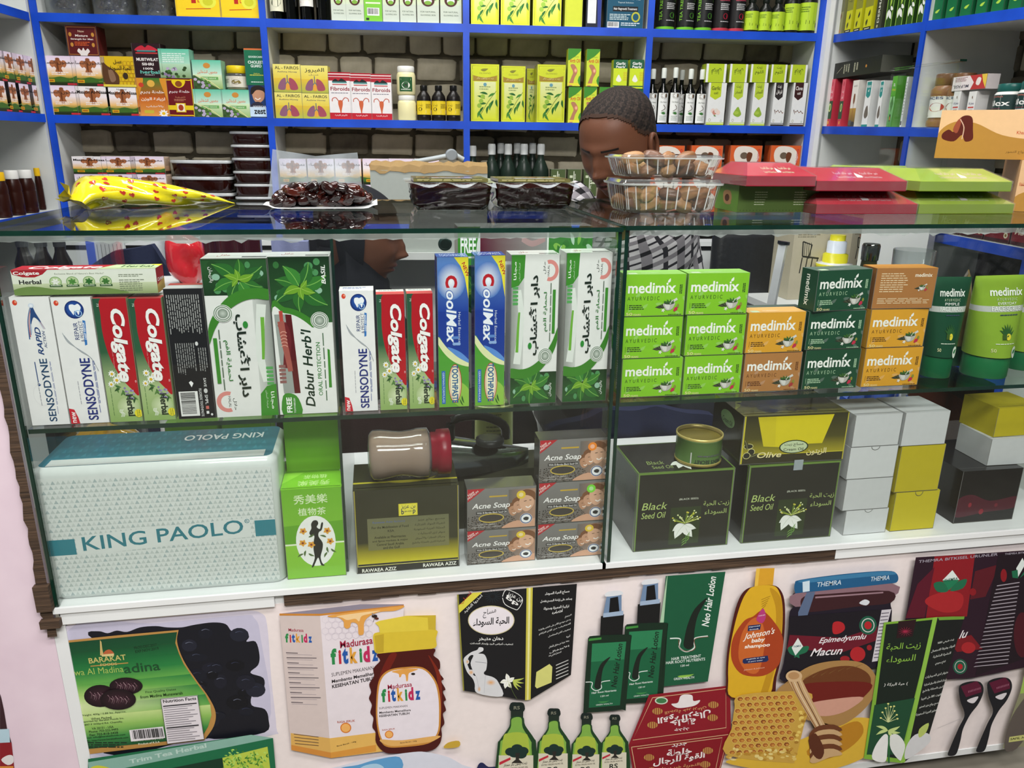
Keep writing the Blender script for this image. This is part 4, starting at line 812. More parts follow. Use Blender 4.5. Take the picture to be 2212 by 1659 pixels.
# plain white and yellow boxes
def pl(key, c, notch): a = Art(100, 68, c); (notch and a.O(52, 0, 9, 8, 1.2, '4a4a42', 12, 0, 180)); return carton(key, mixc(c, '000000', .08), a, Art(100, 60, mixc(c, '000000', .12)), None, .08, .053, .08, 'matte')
pw, pwn, py_, pyn = pl('white_box', 'c9cbcc', 0), pl('white_box_notch', 'cfd1d2', 1), pl('yellow_box', 'beae1e', 0), pl('yellow_box_notch', 'c6b722', 1)
PG = 'plain white and yellow boxes in the right case'
def pb_(me, lab, rect, z, w=.02, rz=0): return put(me, 'small_box', lab, 'box', PG, K, w, rect, z+.0003, rz)[1]
z = pb_(pwn, 'plain white box with thumb notch, bottom of the stack of four', (1817, 1170, 1921, 1097), ZBASE)
z = pb_(pw, 'plain white box, second from the bottom of the stack of four', (1818, 1104, 1930, 1030), z)
z = pb_(pwn, 'plain white box with thumb notch, third up in the stack of four', (1826, 1038, 1942, 961), z)
pb_(pw, 'plain white box on top of the stack of four', (1838, 967, 1952, 892), z)
z = pb_(pyn, 'yellow box with thumb notch at the foot of the mixed stack', (1918, 1162, 2032, 1058), ZBASE)
z = pb_(py_, 'yellow box in the middle of the mixed stack', (1930, 1065, 2044.7, 959), z)
pb_(pw, 'plain white box on top of the mixed yellow and white stack', (1944, 964, 2054.5, 887), z)
ab = Art(180, 110, '0c0a0c'); ab.C([0, 60, 40, 50, 100, 66, 180, 60, 180, 84, 90, 90, 0, 96], '4a0f22', 5).E(40, 72, 5, 5, '8a1f2f').E(78, 88, 7, 6, '8a1f2f').E(120, 76, 5, 4, '6f1a2a')
mbx = carton('black_box', '0d0c0e', ab, Art(100, 60, '17161a'), Art(60, 80, '100e11'), .16, .12, .14, 'gloss')
z = lo(mbx, 'glossy black box with dark red ribbon print in the lower right corner', (2054, 1149, 2212, 1010), name='gift_box', w=.03)
o = bpy.data.objects.new('small_box', pw); CO.objects.link(o); tag(o, 'plain white box under the yellow one at the right edge', 'box', PG); u0, z0 = K.px(2129, 1009, .045); place(o, K, u0+.058, .045, z+.0003, (1.4, 1, .95), -.02)
o = bpy.data.objects.new('small_box', py_); CO.objects.link(o); tag(o, 'yellow box on the white one at the right edge of the picture', 'box', PG); place(o, K, u0+.056, .055, z+.0005+.053*.95, (1.15, 1, 1.02), .03)
o = lo(mbx, 'black carton behind the mixed stack of boxes', (2010, 1100, 2100, 1000), w=.16, name='gift_box')
# yellow carrier bag crumpled behind the large carton
def blob(nx, ny, f): return [[f(i/(nx-1), j/(ny-1)) for j in range(ny)] for i in range(nx)]
def lump(m, cx, cy, cz, rx, ry, rz_, col, seed=1, amp=.12, n=22, k=12, flat=0):
    r = random.Random(seed); ph = [(r.uniform(1, 4), r.uniform(1, 5), r.uniform(0, 6), r.uniform(.3, 1)) for _ in range(5)]; rows = []
    for i in range(k+1):
        t_ = -PI/2+PI*i/k; row = []
        for j in range(n):
            p_ = 2*PI*j/n; d_ = 1+amp*sum(a_*math.sin(x_*t_*1.5+y_*p_+f_) for x_, y_, f_, a_ in ((q[0], round(q[1]), q[2], q[3]) for q in ph))/2
            z_ = math.sin(t_)*d_; row.append((cx+rx*math.cos(t_)*math.cos(p_)*d_, cy+ry*math.cos(t_)*math.sin(p_)*d_, cz+rz_*(max(z_, -flat) if flat else z_)))
        rows.append(row)
    m.grid(rows, col, True, True); return m
u0, _ = K.px(118, 1000, .22); u1, zt_ = K.px(318, 930, .22)
m = Mb(); lump(m, 0, 0, (zt_-ZBASE)*.48, (u1-u0)*.52, .07, (zt_-ZBASE)*.5, 'c79a1a', 5, .10, 40, 22, .96); o = m.build('carrier_bag', 'foil'); tag(o, 'crumpled yellow plastic carrier bag behind the large carton', 'bag'); place(o, K, (u0+u1)/2, .26, ZBASE+.001)
o.location.z = ZBASE+.002
# ================================================================ PRINTED BANNER ON THE COUNTER FRONT
bn = Mb(); bn.box(XL+.009, XR-.004, 1.0462, 1.0469, -1.122, -.6685, 'efe3e1')
def onb(ox, oy, k): return lambda x, y: (lambda q: np.array([q[0], 1.0462, q[1]]))(K.px(ox+x/k, oy+y/k, .0012))
def curve(*p, sm=5): return spline(list(zip(p[::2], p[1::2])), sm)
# dates tray with green label
a = Art(); a.up = (-.2, -1)
a.C([470, 412, 700, 380, 1300, 330, 1850, 285, 2010, 300, 2060, 400, 2090, 800, 2130, 1180, 2100, 1240, 1600, 1330, 700, 1420, 660, 1390, 480, 500], 'd6cfdf', 5)
a.C([520, 440, 1200, 380, 1850, 320, 1960, 340, 2010, 500, 2060, 1180, 1500, 1300, 720, 1380], 'c4c0d6', 5)
a.C([680, 470, 760, 440, 830, 455, 900, 435, 980, 445, 1080, 410, 1200, 400, 1290, 410, 1400, 410, 1500, 390, 1640, 372, 1740, 385, 1790, 440, 1880, 430, 1920, 480, 1900, 520, 1970, 520, 2000, 620, 1990, 700, 1930, 760, 2030, 800, 2030, 880, 1950, 920, 1940, 1010, 2040, 1040, 2070, 1120, 2040, 1220, 1700, 1270, 1500, 1270, 800, 1380, 900, 700], '15161f', 4)
r = random.Random(8)
for k in range(26):
    x, y = r.uniform(1450, 2000), r.uniform(440, 1220); a.E(x, y, r.uniform(40, 90), r.uniform(30, 60), r.choice(('1b1c28', '0f1017', '20222f', '171924')), 14); a.L([x-30, y-16, x, y-26, x+30, y-18], 5, r.choice(('4a4f66', '6f7488', '333850')), 4, 1)
lab = [(495, 512), (900, 470), (1378, 428)] + curve(1378, 428, 1366, 520, 1415, 660, 1515, 815, 1606, 940, 1662, 1060, 1648, 1170, 1575, 1278) + [(1100, 1335), (690, 1385)]
a.P(lab, 'b98a4a'); lab2 = [(500, 528), (900, 486), (1366, 444)] + curve(1366, 444, 1352, 530, 1400, 668, 1498, 824, 1588, 950, 1638, 1062, 1624, 1165, 1555, 1268) + [(1100, 1318), (686, 1362)]
n_ = 11; top_ = lab2[:3]
cs = ['17472d', '17502f', '1d6a38', '2b8040', '63a84c', 'a9cf74', 'd3e2a8', 'c2d98c', '8fbc5e', '3f8a44', '17502f']
def xr_(y): return float(np.interp(y, [444, 530, 668, 824, 950, 1062, 1165, 1268], [1366, 1352, 1400, 1498, 1588, 1638, 1624, 1555]))
def xl_(y): return 500+(y-528)*.222
ys = [444+84*k*.99 for k in range(11)]
for k in range(len(ys)-1):
    y0, y1 = ys[k], ys[k+1]; f = lambda y, x: y+(1366-x)*.097
    p = [(xl_(y0+84), f(y0, xl_(y0+84))), (xr_(y0), f(y0, xr_(y0))), (xr_(y1), f(y1, xr_(y1))), (xl_(y1+84), f(y1, xl_(y1+84)))]
    a.add(p, [(0, 1, 2, 3)], [[lin(cs[k]), lin(cs[min(k, 3)] if k < 7 else cs[k]), lin(cs[min(k+1, 4)] if k < 7 else cs[k+1]), lin(cs[k+1])]])
a.P([772, 505, 784, 520, 790, 570, 800, 620, 790, 626, 774, 622], 'c9b070').C([800, 620, 812, 590, 846, 578, 876, 600, 876, 622], 'b9603a', 4).P([786, 616, 880, 608, 880, 628, 788, 632], 'd9c58a')
a.B('BARAKAT', 690, 686, 976, 656, 42, 'c3b96e', 2).L([700, 706, 990, 680], 8, 'b98f4a').B('FOODS', 778, 706, 905, 696, 20, 'd0c07a', 1).B('Ajwa Al Madina', 520, 800, 960, 764, 64, 'a9c060').B('adina', 962, 762, 1240, 735, 72, '1d4a2a', 1).B('PROD.DEC.2017', 1036, 578, 1212, 552, 22, '14301e', 1).B('EXP.NOV.2019', 1046, 606, 1226, 578, 22, '14301e', 1)
for x, y, rx, ry in ((775, 935, 125, 86), (975, 855, 128, 66), (915, 955, 138, 80)):
    a.E(x, y, rx, ry, '3a1f2a', 24, c2='1a0f14')
    for k in range(14): q = -80+k*12; a.L([x+q, y-34+(k*13) % 30, x+q+16, y-12+(k*7) % 26, x+q+8, y+20+(k*5) % 20], 5, ('8a6a74', '5a3a46', 'a98c92')[k % 3], 4, 1)
a.B('Fine Quality Dates', 1126, 920, 1360, 896, 22, '1f3a20', 1).B('from Madina Munawarah', 1086, 952, 1412, 918, 22, '1f3a20', 1)
for k, (t_, x0, x1) in enumerate((('Weight: 400g / 0.88 lbs. Approx.', 628, 976), ('When Packed', 706, 862), ('Imported by: Barakat Foods Inc.', 630, 960), ('13897 F Willard Rd. Chantilly,', 636, 950), ('VA 20151 - USA', 712, 880), ('Phone: 703-222-9493', 690, 914), ('Fax: 703-818-3438', 696, 914), ('Email: info@barakatfoods.com', 656, 970), ('URL: http://www.barakatfoods.com', 660, 994))): a.B(t_, x0, 1096+k*24.5, x1, 1096+k*24.5-(x1-x0)*.092, 17, '18281a', 1)
a.X(670, 1290, 990, 1340, 3, '18281a').B('Store in Cool Dry Place', 1036, 1290, 1262, 1268, 14, 'e6eed8', 1).B('Product of K.S.A', 1070, 1312, 1234, 1294, 14, 'e6eed8', 1)
b = Art(); b.up = (-.2, -1); b.P([1002, 1188, 1262, 1160, 1278, 1248, 1016, 1276], 'e4dfe4'); r = random.Random(3); x = 1022
while x < 1258: w_ = r.choice((3, 6, 9)); y = 1192-(x-1010)*.1; b.P([x, y, x+w_, y-.6, x+w_+12, y+66, x+12, y+67], '1a1a1c'); x += w_+r.choice((3, 5, 7))
b.P([1246, 942, 1528, 916, 1580, 1252, 1298, 1288], 'e2dbe0').B('Nutrition Facts', 1266, 976, 1520, 950, 24, '1a181c', 2.5)
for k in range(17): y = 996+k*16.5; x0 = 1264+k*2.6; w_ = 258-(k*37) % 90; b.P([x0, y, x0+w_, y-w_*.095, x0+w_, y-w_*.095+(9 if k in (0, 10) else 4), x0, y+(9 if k in (0, 10) else 4)], '2c2a30' if k in (0, 10) else '6f6a74')
b.L([1246, 942, 1528, 916, 1580, 1252, 1298, 1288, 1246, 942], 3, '2c2a30')
b.P([690, 1400, 1940, 1215, 2108, 1240, 2130, 1500, 690, 1500], '1a6a45').P([690, 1425, 1940, 1215, 2108, 1240, 830, 1498, 700, 1500], '86b0a2').P([1720, 1392, 2066, 1306, 2090, 1500, 1735, 1500], 'b8c94a').P([1180, 1500, 1720, 1392, 1732, 1500], '0e3524').C([705, 1470, 760, 1450, 830, 1460, 870, 1480, 830, 1500, 700, 1500], 'c9c83a', 4).B('Trim Tea Herbal', 1010, 1438, 1600, 1312, 34, 'b8d2c8', 3)
r = random.Random(6)
for k in range(120): b.leaf(r.uniform(1736, 2060), r.uniform(1400, 1490)-20+(0 if k % 2 else -50)+r.uniform(0, 20), r.uniform(0, 360), 26, 11, r.choice(('5f9a3a', '8fbf4a', '3f7a2c', 'b3d968')), None)
bn.artf(a, onb(0, 1240, 3.568), (0, -1, 0)); bn.artf(b, onb(0, 1240, 3.568), (0, -1, 0))
# honey carton and bottle
a = Art(); a.up = (-.06, -1)
a.P([160, 285, 470, 290, 555, 1390, 250, 1330], 'd3c3bf').P([470, 290, 1115, 225, 1040, 1330, 555, 1392], 'e6dce2').P([160, 285, 780, 212, 1113, 212, 1113, 226, 470, 296], 'a98f8a').P([160, 284, 780, 212, 1113, 212, 480, 284], '8f8796').P([160, 282, 480, 284, 1113, 218, 1113, 230, 472, 300, 160, 298], 'c9863a')
a.P([246, 1200, 545, 1240, 556, 1392, 250, 1330], 'd9ab5c').P([545, 1240, 1040, 1180, 1040, 1330, 556, 1392], 'e3b45e').P([250, 1290, 553, 1350, 556, 1392, 252, 1330], 'cf8a3c').P([553, 1350, 900, 1290, 900, 1340, 556, 1392], 'd9963f')
for i in range(7):
    for j in range(4): a.O(510+i*52+(j % 2)*26, 330+j*44-i*4, 28, 28, 2, 'cfc6d0', 6, 30, 390)
a.C([535, 296, 700, 270, 900, 245, 1113, 222, 1050, 258, 930, 268, 850, 300, 810, 350, 806, 430, 786, 446, 766, 436, 760, 370, 735, 350, 710, 352, 700, 385, 676, 396, 655, 380, 650, 340, 610, 310, 560, 310], 'e3a24e', 5); a.C([600, 300, 760, 276, 930, 258, 860, 280, 790, 300, 770, 340, 740, 320, 680, 330, 640, 312], 'f3cf98', 5)
a.E(888, 300, 22, 12, '2a1c18').E(905, 318, 16, 9, '5a2a1c').leaf(880, 296, -120, 26, 10, '8f8a90', None).L([890, 310, 878, 345], 3, '2a1c18')
def fit(a, x, y, k, sl=-.06, up=None):
    X = 0
    for t_, w_, c in (('f', 44, '2b8a4a'), ('i', 20, 'c02a3c'), ('t', 42, '2358a8'), ('k', 54, 'e0a03c'), ('i', 20, '2b8a4a'), ('d', 48, 'c02a5c'), ('z', 46, '2358a8')): a.B(t_, x+X*k, y+X*k*sl, x+(X+w_*.82)*k, y+(X+w_*.82)*k*sl, (96 if t_ in 'fktd' else 84 if t_ == 'i' else 66)*k, c, 5.5, up=up); X += w_+3
a.B('Madurasa', 626, 548, 876, 512, 54, 'a01c3c', 1.5); fit(a, 556, 676, 1.28, -.08); a.B('Madurasa', 230, 420, 345, 424, 24, 'a01c3c', 1.5); fit(a, 206, 505, .72, .01)
a.B('SUPLEMEN MAKANAN', 560, 768, 880, 712, 28, '2c2428').B('Membantu Memelihara', 562, 818, 900, 752, 26, '201a1c', 2.5).B('KESEHATAN TUBUH', 564, 858, 900, 790, 28, '201a1c', 2.5)
for k in range(11): y = 580+k*38; b0 = 210+k*4; a.P([b0, y, b0+(90 if k % 2 == 0 else 230), y+4, b0+(90 if k % 2 == 0 else 230), y+11, b0, y+8], '6f6468'); a.P([b0+4, y+15, b0+200, y+20, b0+200, y+24, b0+4, y+19], 'a89ca0')
for k in range(4): a.P([270+k*3, 1205+k*24, 460, 1228+k*22, 460, 1233+k*22, 270+k*3, 1210+k*24], '5a4438')
a.E(668, 1160, 42, 40, 'd77a2c').E(668, 1160, 34, 32, 'f0b264').B('RASA JERUK', 604, 1130, 740, 1118, 22, 'b04a2c', 1).B('Berat Bersih : 140g', 600, 1308, 748, 1272, 13, '3a2a1c', 1)
b = Art(); b.up = (-.06, -1)
b.C([930, 580, 1325, 545, 1340, 600, 1385, 640, 1390, 700, 1372, 720, 1418, 780, 1400, 800, 1432, 860, 1412, 880, 1436, 940, 1418, 960, 1436, 1020, 1412, 1050, 1424, 1120, 1400, 1160, 1404, 1220, 1380, 1290, 1300, 1335, 1050, 1352, 960, 1340, 900, 1270, 896, 1190, 872, 1150, 880, 1080, 856, 1040, 868, 980, 846, 930, 862, 880, 848, 820, 884, 760, 880, 700, 932, 640], '4a100c', 4)
b.C([1000, 600, 1060, 590, 1010, 700, 960, 820, 940, 1000, 960, 1180, 920, 1120, 900, 960, 920, 780], '6d1a10', 4).C([1300, 600, 1340, 650, 1396, 760, 1404, 960, 1390, 1160, 1380, 940, 1360, 740], '7a2412', 4)
b.C([880, 440, 940, 420, 1120, 405, 1355, 400, 1358, 470, 1356, 540, 1240, 556, 1000, 578, 900, 582, 884, 520], 'd9be38', 3).P([892, 350, 925, 335, 1130, 296, 1358, 292, 1356, 404, 930, 428, 922, 380], 'e0c944').P([1130, 296, 1358, 292, 1356, 404, 1300, 402, 1296, 310], 'c9ae34').P([888, 450, 960, 436, 958, 576, 900, 582], 'c2a52e')
b.C([900, 980, 920, 800, 990, 716, 1120, 690, 1260, 694, 1350, 780, 1388, 900, 1396, 1060, 1380, 1200, 1300, 1276, 1100, 1304, 980, 1300, 930, 1240, 904, 1120], 'c98a3c', 5); b.C([912, 980, 932, 808, 998, 728, 1120, 704, 1254, 706, 1338, 786, 1374, 900, 1382, 1060, 1368, 1194, 1294, 1264, 1100, 1290, 986, 1288, 942, 1234, 916, 1120], 'e9e0e8', 5)
b.C([1020, 724, 1120, 704, 1220, 704, 1180, 724, 1150, 740, 1144, 790, 1132, 796, 1124, 750, 1100, 744, 1090, 764, 1078, 766, 1070, 740], 'e3a24e', 4).E(1184, 742, 16, 9, '241814').B('Madurasa', 990, 862, 1176, 838, 36, 'a01c3c', 1.5); fit(b, 944, 960, 1.05, -.07)
b.B('SUPLEMEN MAKANAN', 924, 1014, 1140, 994, 16, '3a2c30').B('Membantu Memelihara', 926, 1048, 1166, 1026, 17, '201a1c', 2).B('KESEHATAN TUBUH', 926, 1074, 1156, 1052, 18, '201a1c', 2).E(1000, 1206, 33, 30, 'd77a2c').E(1000, 1206, 26, 24, 'f0b264').B('RASA JERUK', 948, 1182, 1046, 1170, 15, 'b04a2c', 1)
b.C([930, 1245, 1100, 1250, 1380, 1215, 1350, 1250, 1290, 1268, 1100, 1292, 990, 1290], 'e3ae62', 4).B('Berat Bersih : 160g', 1086, 1278, 1212, 1262, 12, '3a2a1c', 1).C([1420, 1312, 1450, 1270, 1534, 1256, 1534, 1302], 'c9a53c', 3)
b.C([500, 1500, 620, 1450, 860, 1390, 1180, 1342, 1300, 1345, 1450, 1380, 1560, 1440, 1660, 1500], 'd9dbe8', 4).C([610, 1500, 640, 1460, 760, 1440, 900, 1400, 1080, 1380, 1060, 1500], '5f9fd0', 4).C([760, 1500, 800, 1450, 900, 1430, 960, 1460, 940, 1500], 'a9cfe8', 4).C([1668, 1480, 1690, 1430, 1720, 1425, 1760, 1455, 1826, 1456, 1826, 1500, 1680, 1500], '1c2350', 3)
bn.artf(a, onb(560, 1240, 3.568), (0, -1, 0)); bn.artf(b, onb(560, 1240, 3.568), (0, -1, 0))
# black massage box, hair lotion, oil bottles, red box
a = Art(); a.up = (.04, -1)
a.P([92, 276, 625, 228, 614, 1085, 138, 1012], '16161a').P([92, 276, 104, 275, 148, 1012, 138, 1012], '8f8a3a').P([625, 226, 672, 222, 656, 1082, 614, 1086], 'c9bf4a').P([640, 225, 656, 223, 640, 1084, 628, 1085], 'e6e29a').P([672, 222, 1010, 194, 965, 892, 656, 1080], '131316')
a.P([104, 360, 212, 262, 288, 256, 108, 420], 'd9cf4a').B('أصلي', 128, 356, 216, 276, 40, 'a8322a', 1, up=(-.7, -.75)).B('احذروا التقليد', 156, 424, 292, 292, 26, 'e9e9e6', 1, up=(-.7, -.75))
a.E(354, 472, 178, 112, 'cfc59a', 36).E(354, 472, 172, 106, 'e9e2e8', 36).B('مساج', 290, 460, 390, 432, 66, '16161a', 0).B('الحبة السوداء', 214, 530, 490, 512, 70, '16161a', 2.5).B('دهان متبخر', 256, 634, 446, 632, 34, 'f2f2ee', 2).B('لتخفيف أعراض البرد وإجهاد العضلات', 192, 660, 520, 668, 22, 'f2f2ee', 1)
a.L([440, 290, 470, 238, 560, 272, 594, 320, 560, 386, 530, 386, 460, 350, 440, 300], 5, 'e9e9e6', 3).B('بن عزيز', 470, 282, 580, 340, 34, 'e9e9e6', 2, up=(.45, -.9)).B('bp', 460, 312, 552, 372, 40, 'e9e9e6', 3, up=(.45, -.9))
for k in range(16): q = k*PI/8; a.L([365+20*math.cos(q), 290+16*math.sin(q), 365+62*math.cos(q), 290+50*math.sin(q)], 2, '2c3a44')
a.C([246, 700, 262, 680, 292, 684, 292, 706, 268, 720, 258, 728, 300, 734, 322, 780, 316, 850, 300, 870, 306, 890, 370, 910, 410, 950, 440, 1055, 250, 1032, 228, 960, 212, 920, 170, 870, 146, 800, 148, 760, 200, 718], 'd5d5d8', 4); a.C([180, 760, 200, 740, 218, 745, 196, 800, 214, 860, 236, 900, 206, 880, 172, 810], '16161a', 3)
for x, y, u, v in ((172, 790, 14, 18), (200, 872, 22, 22), (352, 950, 40, 26), (262, 1000, 14, 24)): a.E(x, y, u, v, 'dda25a', 14, c2='d5d5d8')
a.L([232, 790, 318, 800], 3, '8a8a92').L([310, 890, 300, 1030], 2, 'a9a9b2').L([240, 900, 262, 1000], 2, 'a9a9b2')
for an, c in ((-100, 'f1f1ec'), (-30, 'f1f1ec'), (60, 'e6e8d2'), (110, 'f1f1ec'), (170, 'f1f1ec')): a.leaf(480, 940, an, 60, 34, c, 'c9cba0')
for an in (-10, 15, 40, 60): a.leaf(520, 930, an, 90, 14, 'b9c65a', None)
a.L([490, 960, 530, 1040, 552, 1075], 3, '5a6a3a').P([700, 870, 800, 808, 822, 830, 816, 950, 704, 996, 690, 980], 'd3d27a')
for k, (y, x0, x1) in enumerate(((290, 765, 952), (345, 730, 972), (400, 755, 950), (430, 820, 900))): a.B(('مساج الحبة السوداء', 'يساعد على إراحة الجسم بفضل', 'تركيبة المميزة وسهولة', 'امتصاصه')[k], x0, y, x1, y-22, 30 if k == 0 else 26, 'ececea', 2)
for k, (t_, x0, x1, y) in enumerate((('الاستخدام', 918, 968, 460), ('يدهن موضع الألم على الظهر والرقبة', 716, 962, 560), ('للتخفيف من آلام الزكام', 720, 962, 590), ('تخفيف آلام المفاصل', 790, 962, 608), ('تنبيه', 928, 958, 612), ('يحفظ بعيدا عن متناول الأطفال', 796, 950, 690), ('الأطفال', 800, 950, 730), ('للاستعمال الخارجي فقط', 792, 890, 760))): a.B(t_, x0, y, x1, y-(x1-x0)*.34, 20, 'dededc', 1.5)
for k in range(5): a.P([850, 815+k*26, 945, 775+k*26, 945, 781+k*26, 850, 822+k*26], 'c9c9c6')
# lotion box and bottles
a.P([1690, 135, 2148, 102, 2014, 944, 1660, 984, 1640, 900], '17573a').P([1700, 136, 1704, 136, 1650, 800, 1600, 800], 'a9c9a8')
def follicle(a, x, y, k, c='16201a', ring='d9e2dc', tipx=140, tipy=-340):
    a.L([x-130*k, y-44*k, x-56*k, y-40*k, x-62*k, y+20*k, x-10*k, y+52*k, x+48*k, y+22*k, x+46*k, y-42*k, x+146*k, y-62*k], 9*k, ring, 6); a.C([x-30*k, y+10*k, x-24*k, y-50*k, x+0*k, y-150*k, x+50*k, y-260*k, x+tipx*k, y+tipy*k, x+76*k, y-220*k, x+50*k, y-110*k, x+44*k, y-20*k, x+34*k, y+20*k, x, y+34*k], c, 4)
follicle(a, 1860, 660, 1.05); a.L([1790, 624, 1800, 690, 1860, 712, 1916, 690, 1914, 618, 2020, 600], 4, '8a4a3a', 5)
a.B('Neo Hair Lotion', 2020, 524, 2078, 142, 56, 'eef2ee', 1.5, sh=.15, up=(-1, -.12)).B('HAIR TREATMENT', 1734, 782, 1960, 758, 22, 'dfe8e2', 1.5).B('HAIR ROOT NUTRIENTS', 1692, 812, 1992, 782, 22, 'dfe8e2', 1.5).B('120 ml', 1804, 832, 1868, 824, 16, 'dfe8e2', 1).leaf(1780, 904, -8, 130, 22, '8fc04a', None).B('GREEN WEALTH', 1752, 934, 1908, 920, 18, 'dfe8e2', 1)
def lotion(a, x, y, w_, h_, dx):
    """bottle body top left x,y"""
    a.P([x+w_*.29, y-150, x+w_*.82, y-165, x+w_*.78, y+10, x+w_*.27, y+15], '131416').P([x+w_*.42, y-300, x+w_*.76, y-318, x+w_*.76, y-180, x+w_*.34, y-160], '6f88a8').P([x+w_*.5, y-288, x+w_*.68, y-300, x+w_*.72, y-164, x+w_*.47, y-160], '0d0e12').P([x+w_*.34, y-172, x+w_*.8, y-192, x+w_*.8, y-158, x+w_*.34, y-140], '9fb3cc').C([x+w_*.4, y-300, x+w_*.44, y-336, x+w_*.72, y-345, x+w_*.78, y-316], 'dcdfe4', 4)
    a.C([x+4, y+16, x+40, y, x+w_-40, y-10, x+w_-4, y+4, x+w_-8, y+40, x+w_-dx-10, y+h_-30, x+w_-dx-40, y+h_, x-dx+30, y+h_+22, x-dx, y+h_-4, x-4, y+60], '112a1c', 3)
    a.P([x+30, y+60, x+w_-44, y+44, x+w_-dx-56, y+h_-34, x-dx+40, y+h_-14], '17603e').P([x+30, y+60, x+w_-44, y+44, x+w_-60, y+180, x+22, y+200], '2a7d52').P([x+6, y+22, x+w_*.3, y+12, x+w_*.3, y+28, x+4, y+40], '3f8a3c')
    follicle(a, x+90-dx*.6, y+h_*.68, .68, ring='dfe6e2', tipx=150, tipy=-330)
    a.B('Neo Hair Lotion', x+w_-dx*.7-94, y+h_*.7, x+w_-70, y+62, 44, '112018', 1.5, sh=.15, up=(-1, -.12)).B('Hair Root Nutrients', x+62-dx, y+h_-120, x+w_-120, y+h_-142, 15, 'dfe8e2', 1.5).B('120 ml', x+130-dx, y+h_-96, x+w_-180, y+h_-104, 12, 'dfe8e2', 1).leaf(x+110-dx, y+h_-60, -6, 90, 12, '3f8a4a', None).B('GREEN WEALTH', x+95-dx, y+h_-30, x+w_-150, y+h_-42, 11, 'c9d8ce', 1)
b = Art(); b.up = (.04, -1)
lotion(b, 1380, 500, 330, 590, 30); lotion(b, 1096, 590, 335, 566, 36)
def oilb(a, x, w_, y):
    """printed oil bottle centred on x, cap top at y"""
    h = w_/290; a.C([x-52*h, y+60*h, x-48*h, y, x, y-6*h, x+50*h, y+2*h, x+52*h, y+64*h], '14211f', 3).P([x-48*h, y+60*h, x+48*h, y+58*h, x+46*h, y+112*h, x-48*h, y+114*h], '1c2a22').B('RS', x-26*h, y+50*h, x+20*h, y+48*h, 26*h, '8a8a78', 1)
    a.C([x-44*h, y+108*h, x+44*h, y+106*h, x+62*h, y+170*h, x+130*h, y+270*h, x+146*h, y+330*h, x+146*h, y+700*h, x-150*h, y+700*h, x-150*h, y+340*h, x-130*h, y+280*h, x-60*h, y+180*h], '1a3f20', 4)
    a.C([x-40*h, y+120*h, x+30*h, y+112*h, x+44*h, y+190*h, x+104*h, y+290*h, x+110*h, y+340*h, x+104*h, y+700*h, x-136*h, y+700*h, x-130*h, y+330*h, x-110*h, y+280*h, x-50*h, y+190*h], '7fae4a', 4).C([x-110*h, y+290*h, x-60*h, y+230*h, x+50*h, y+230*h, x+90*h, y+300*h, x+92*h, y+700*h, x-118*h, y+700*h], 'a9bd44', 4)
    a.R(x-140*h, y+400*h, x+124*h, y+700*h, 'd8d2be'); [a.E(x+p*h, y+q*h, 44*h, 32*h, '15302a', 16) for p, q in ((-48, 372), (0, 346), (44, 366), (-20, 384), (30, 392))]; a.P([x-14*h, y+380*h, x+22*h, y+380*h, x+14*h, y+430*h, x+44*h, y+458*h, x-44*h, y+458*h, x-10*h, y+430*h], '2a2622')
    a.P([x-136*h, y+452*h, x-52*h, y+414*h, x-50*h, y+432*h, x-136*h, y+474*h], 'c02a3c').B('زيت زيتون بكر ممتاز', x-104*h, y+490*h, x+76*h, y+468*h, 26*h, '2a2622', 1).B('EXTRA VIRGIN OLIVE OIL', x-112*h, y+512*h, x+84*h, y+494*h, 14*h, '4a443a').B('RS', x-60*h, y+580*h, x+30*h, y+572*h, 54*h, '1a2420', 2)
for x, w_, y in ((552, 290, 1106), (834, 246, 1152), (1084, 226, 1186), (1300, 206, 1198)): oilb(b, x, w_, y)
bn.artf(a, onb(960, 1200, 3.568), (0, -1, 0)); bn.artf(b, onb(960, 1200, 3.568), (0, -1, 0))
c = Art(); c.up = (.1, -1)
c.P([1560, 1040, 2180, 968, 2188, 1320, 1404, 1424], '8a1424').P([1404, 1424, 2186, 1320, 2100, 1640, 1440, 1640], '84101f')
for p in ([1586, 1062, 2148, 992, 2150, 1292, 1436, 1386, 1586, 1062], [1426, 1440, 2166, 1344, 2092, 1640], [1426, 1440, 1462, 1640], [1470, 1452, 2120, 1368, 2064, 1640]): c.L(p, 5, 'd8b48a')
c.C([1730, 1110, 1780, 1100, 1800, 1050, 1840, 1036, 1890, 1044, 1900, 1086, 1950, 1080, 1930, 1110, 1880, 1130, 1780, 1140], 'e9e2e2', 4).E(1654, 1084, 50, 28, 'c9d8c4').E(1654, 1084, 40, 20, '3f7a4a')
c.B('التجربة خير برهان', 1998, 1126, 1680, 1160, 30, 'd8a06a', 1.5, up=(.05, 1)).B('القوة للرجال', 2030, 1150, 1624, 1200, 60, 'efe6e4', 3, up=(.05, 1)).B('خلطة', 1916, 1212, 1720, 1236, 50, 'efe6e4', 3, up=(.05, 1)).B('جديد', 1868, 1284, 1752, 1296, 26, 'efe6e4', 1, up=(.05, 1))
c.B('جديد', 1732, 1446, 1848, 1426, 28, 'efe6e4', 1.5).B('خلطة', 1694, 1512, 1886, 1488, 52, 'efe6e4', 3).B('القوة للرجال', 1590, 1592, 1984, 1534, 62, 'efe6e4', 3).B('التجربة خير برهان', 1624, 1626, 1944, 1586, 30, 'd8a06a', 1.5).B('2 00', 1640, 1660, 1880, 1640, 24, 'efe6e4', 3)
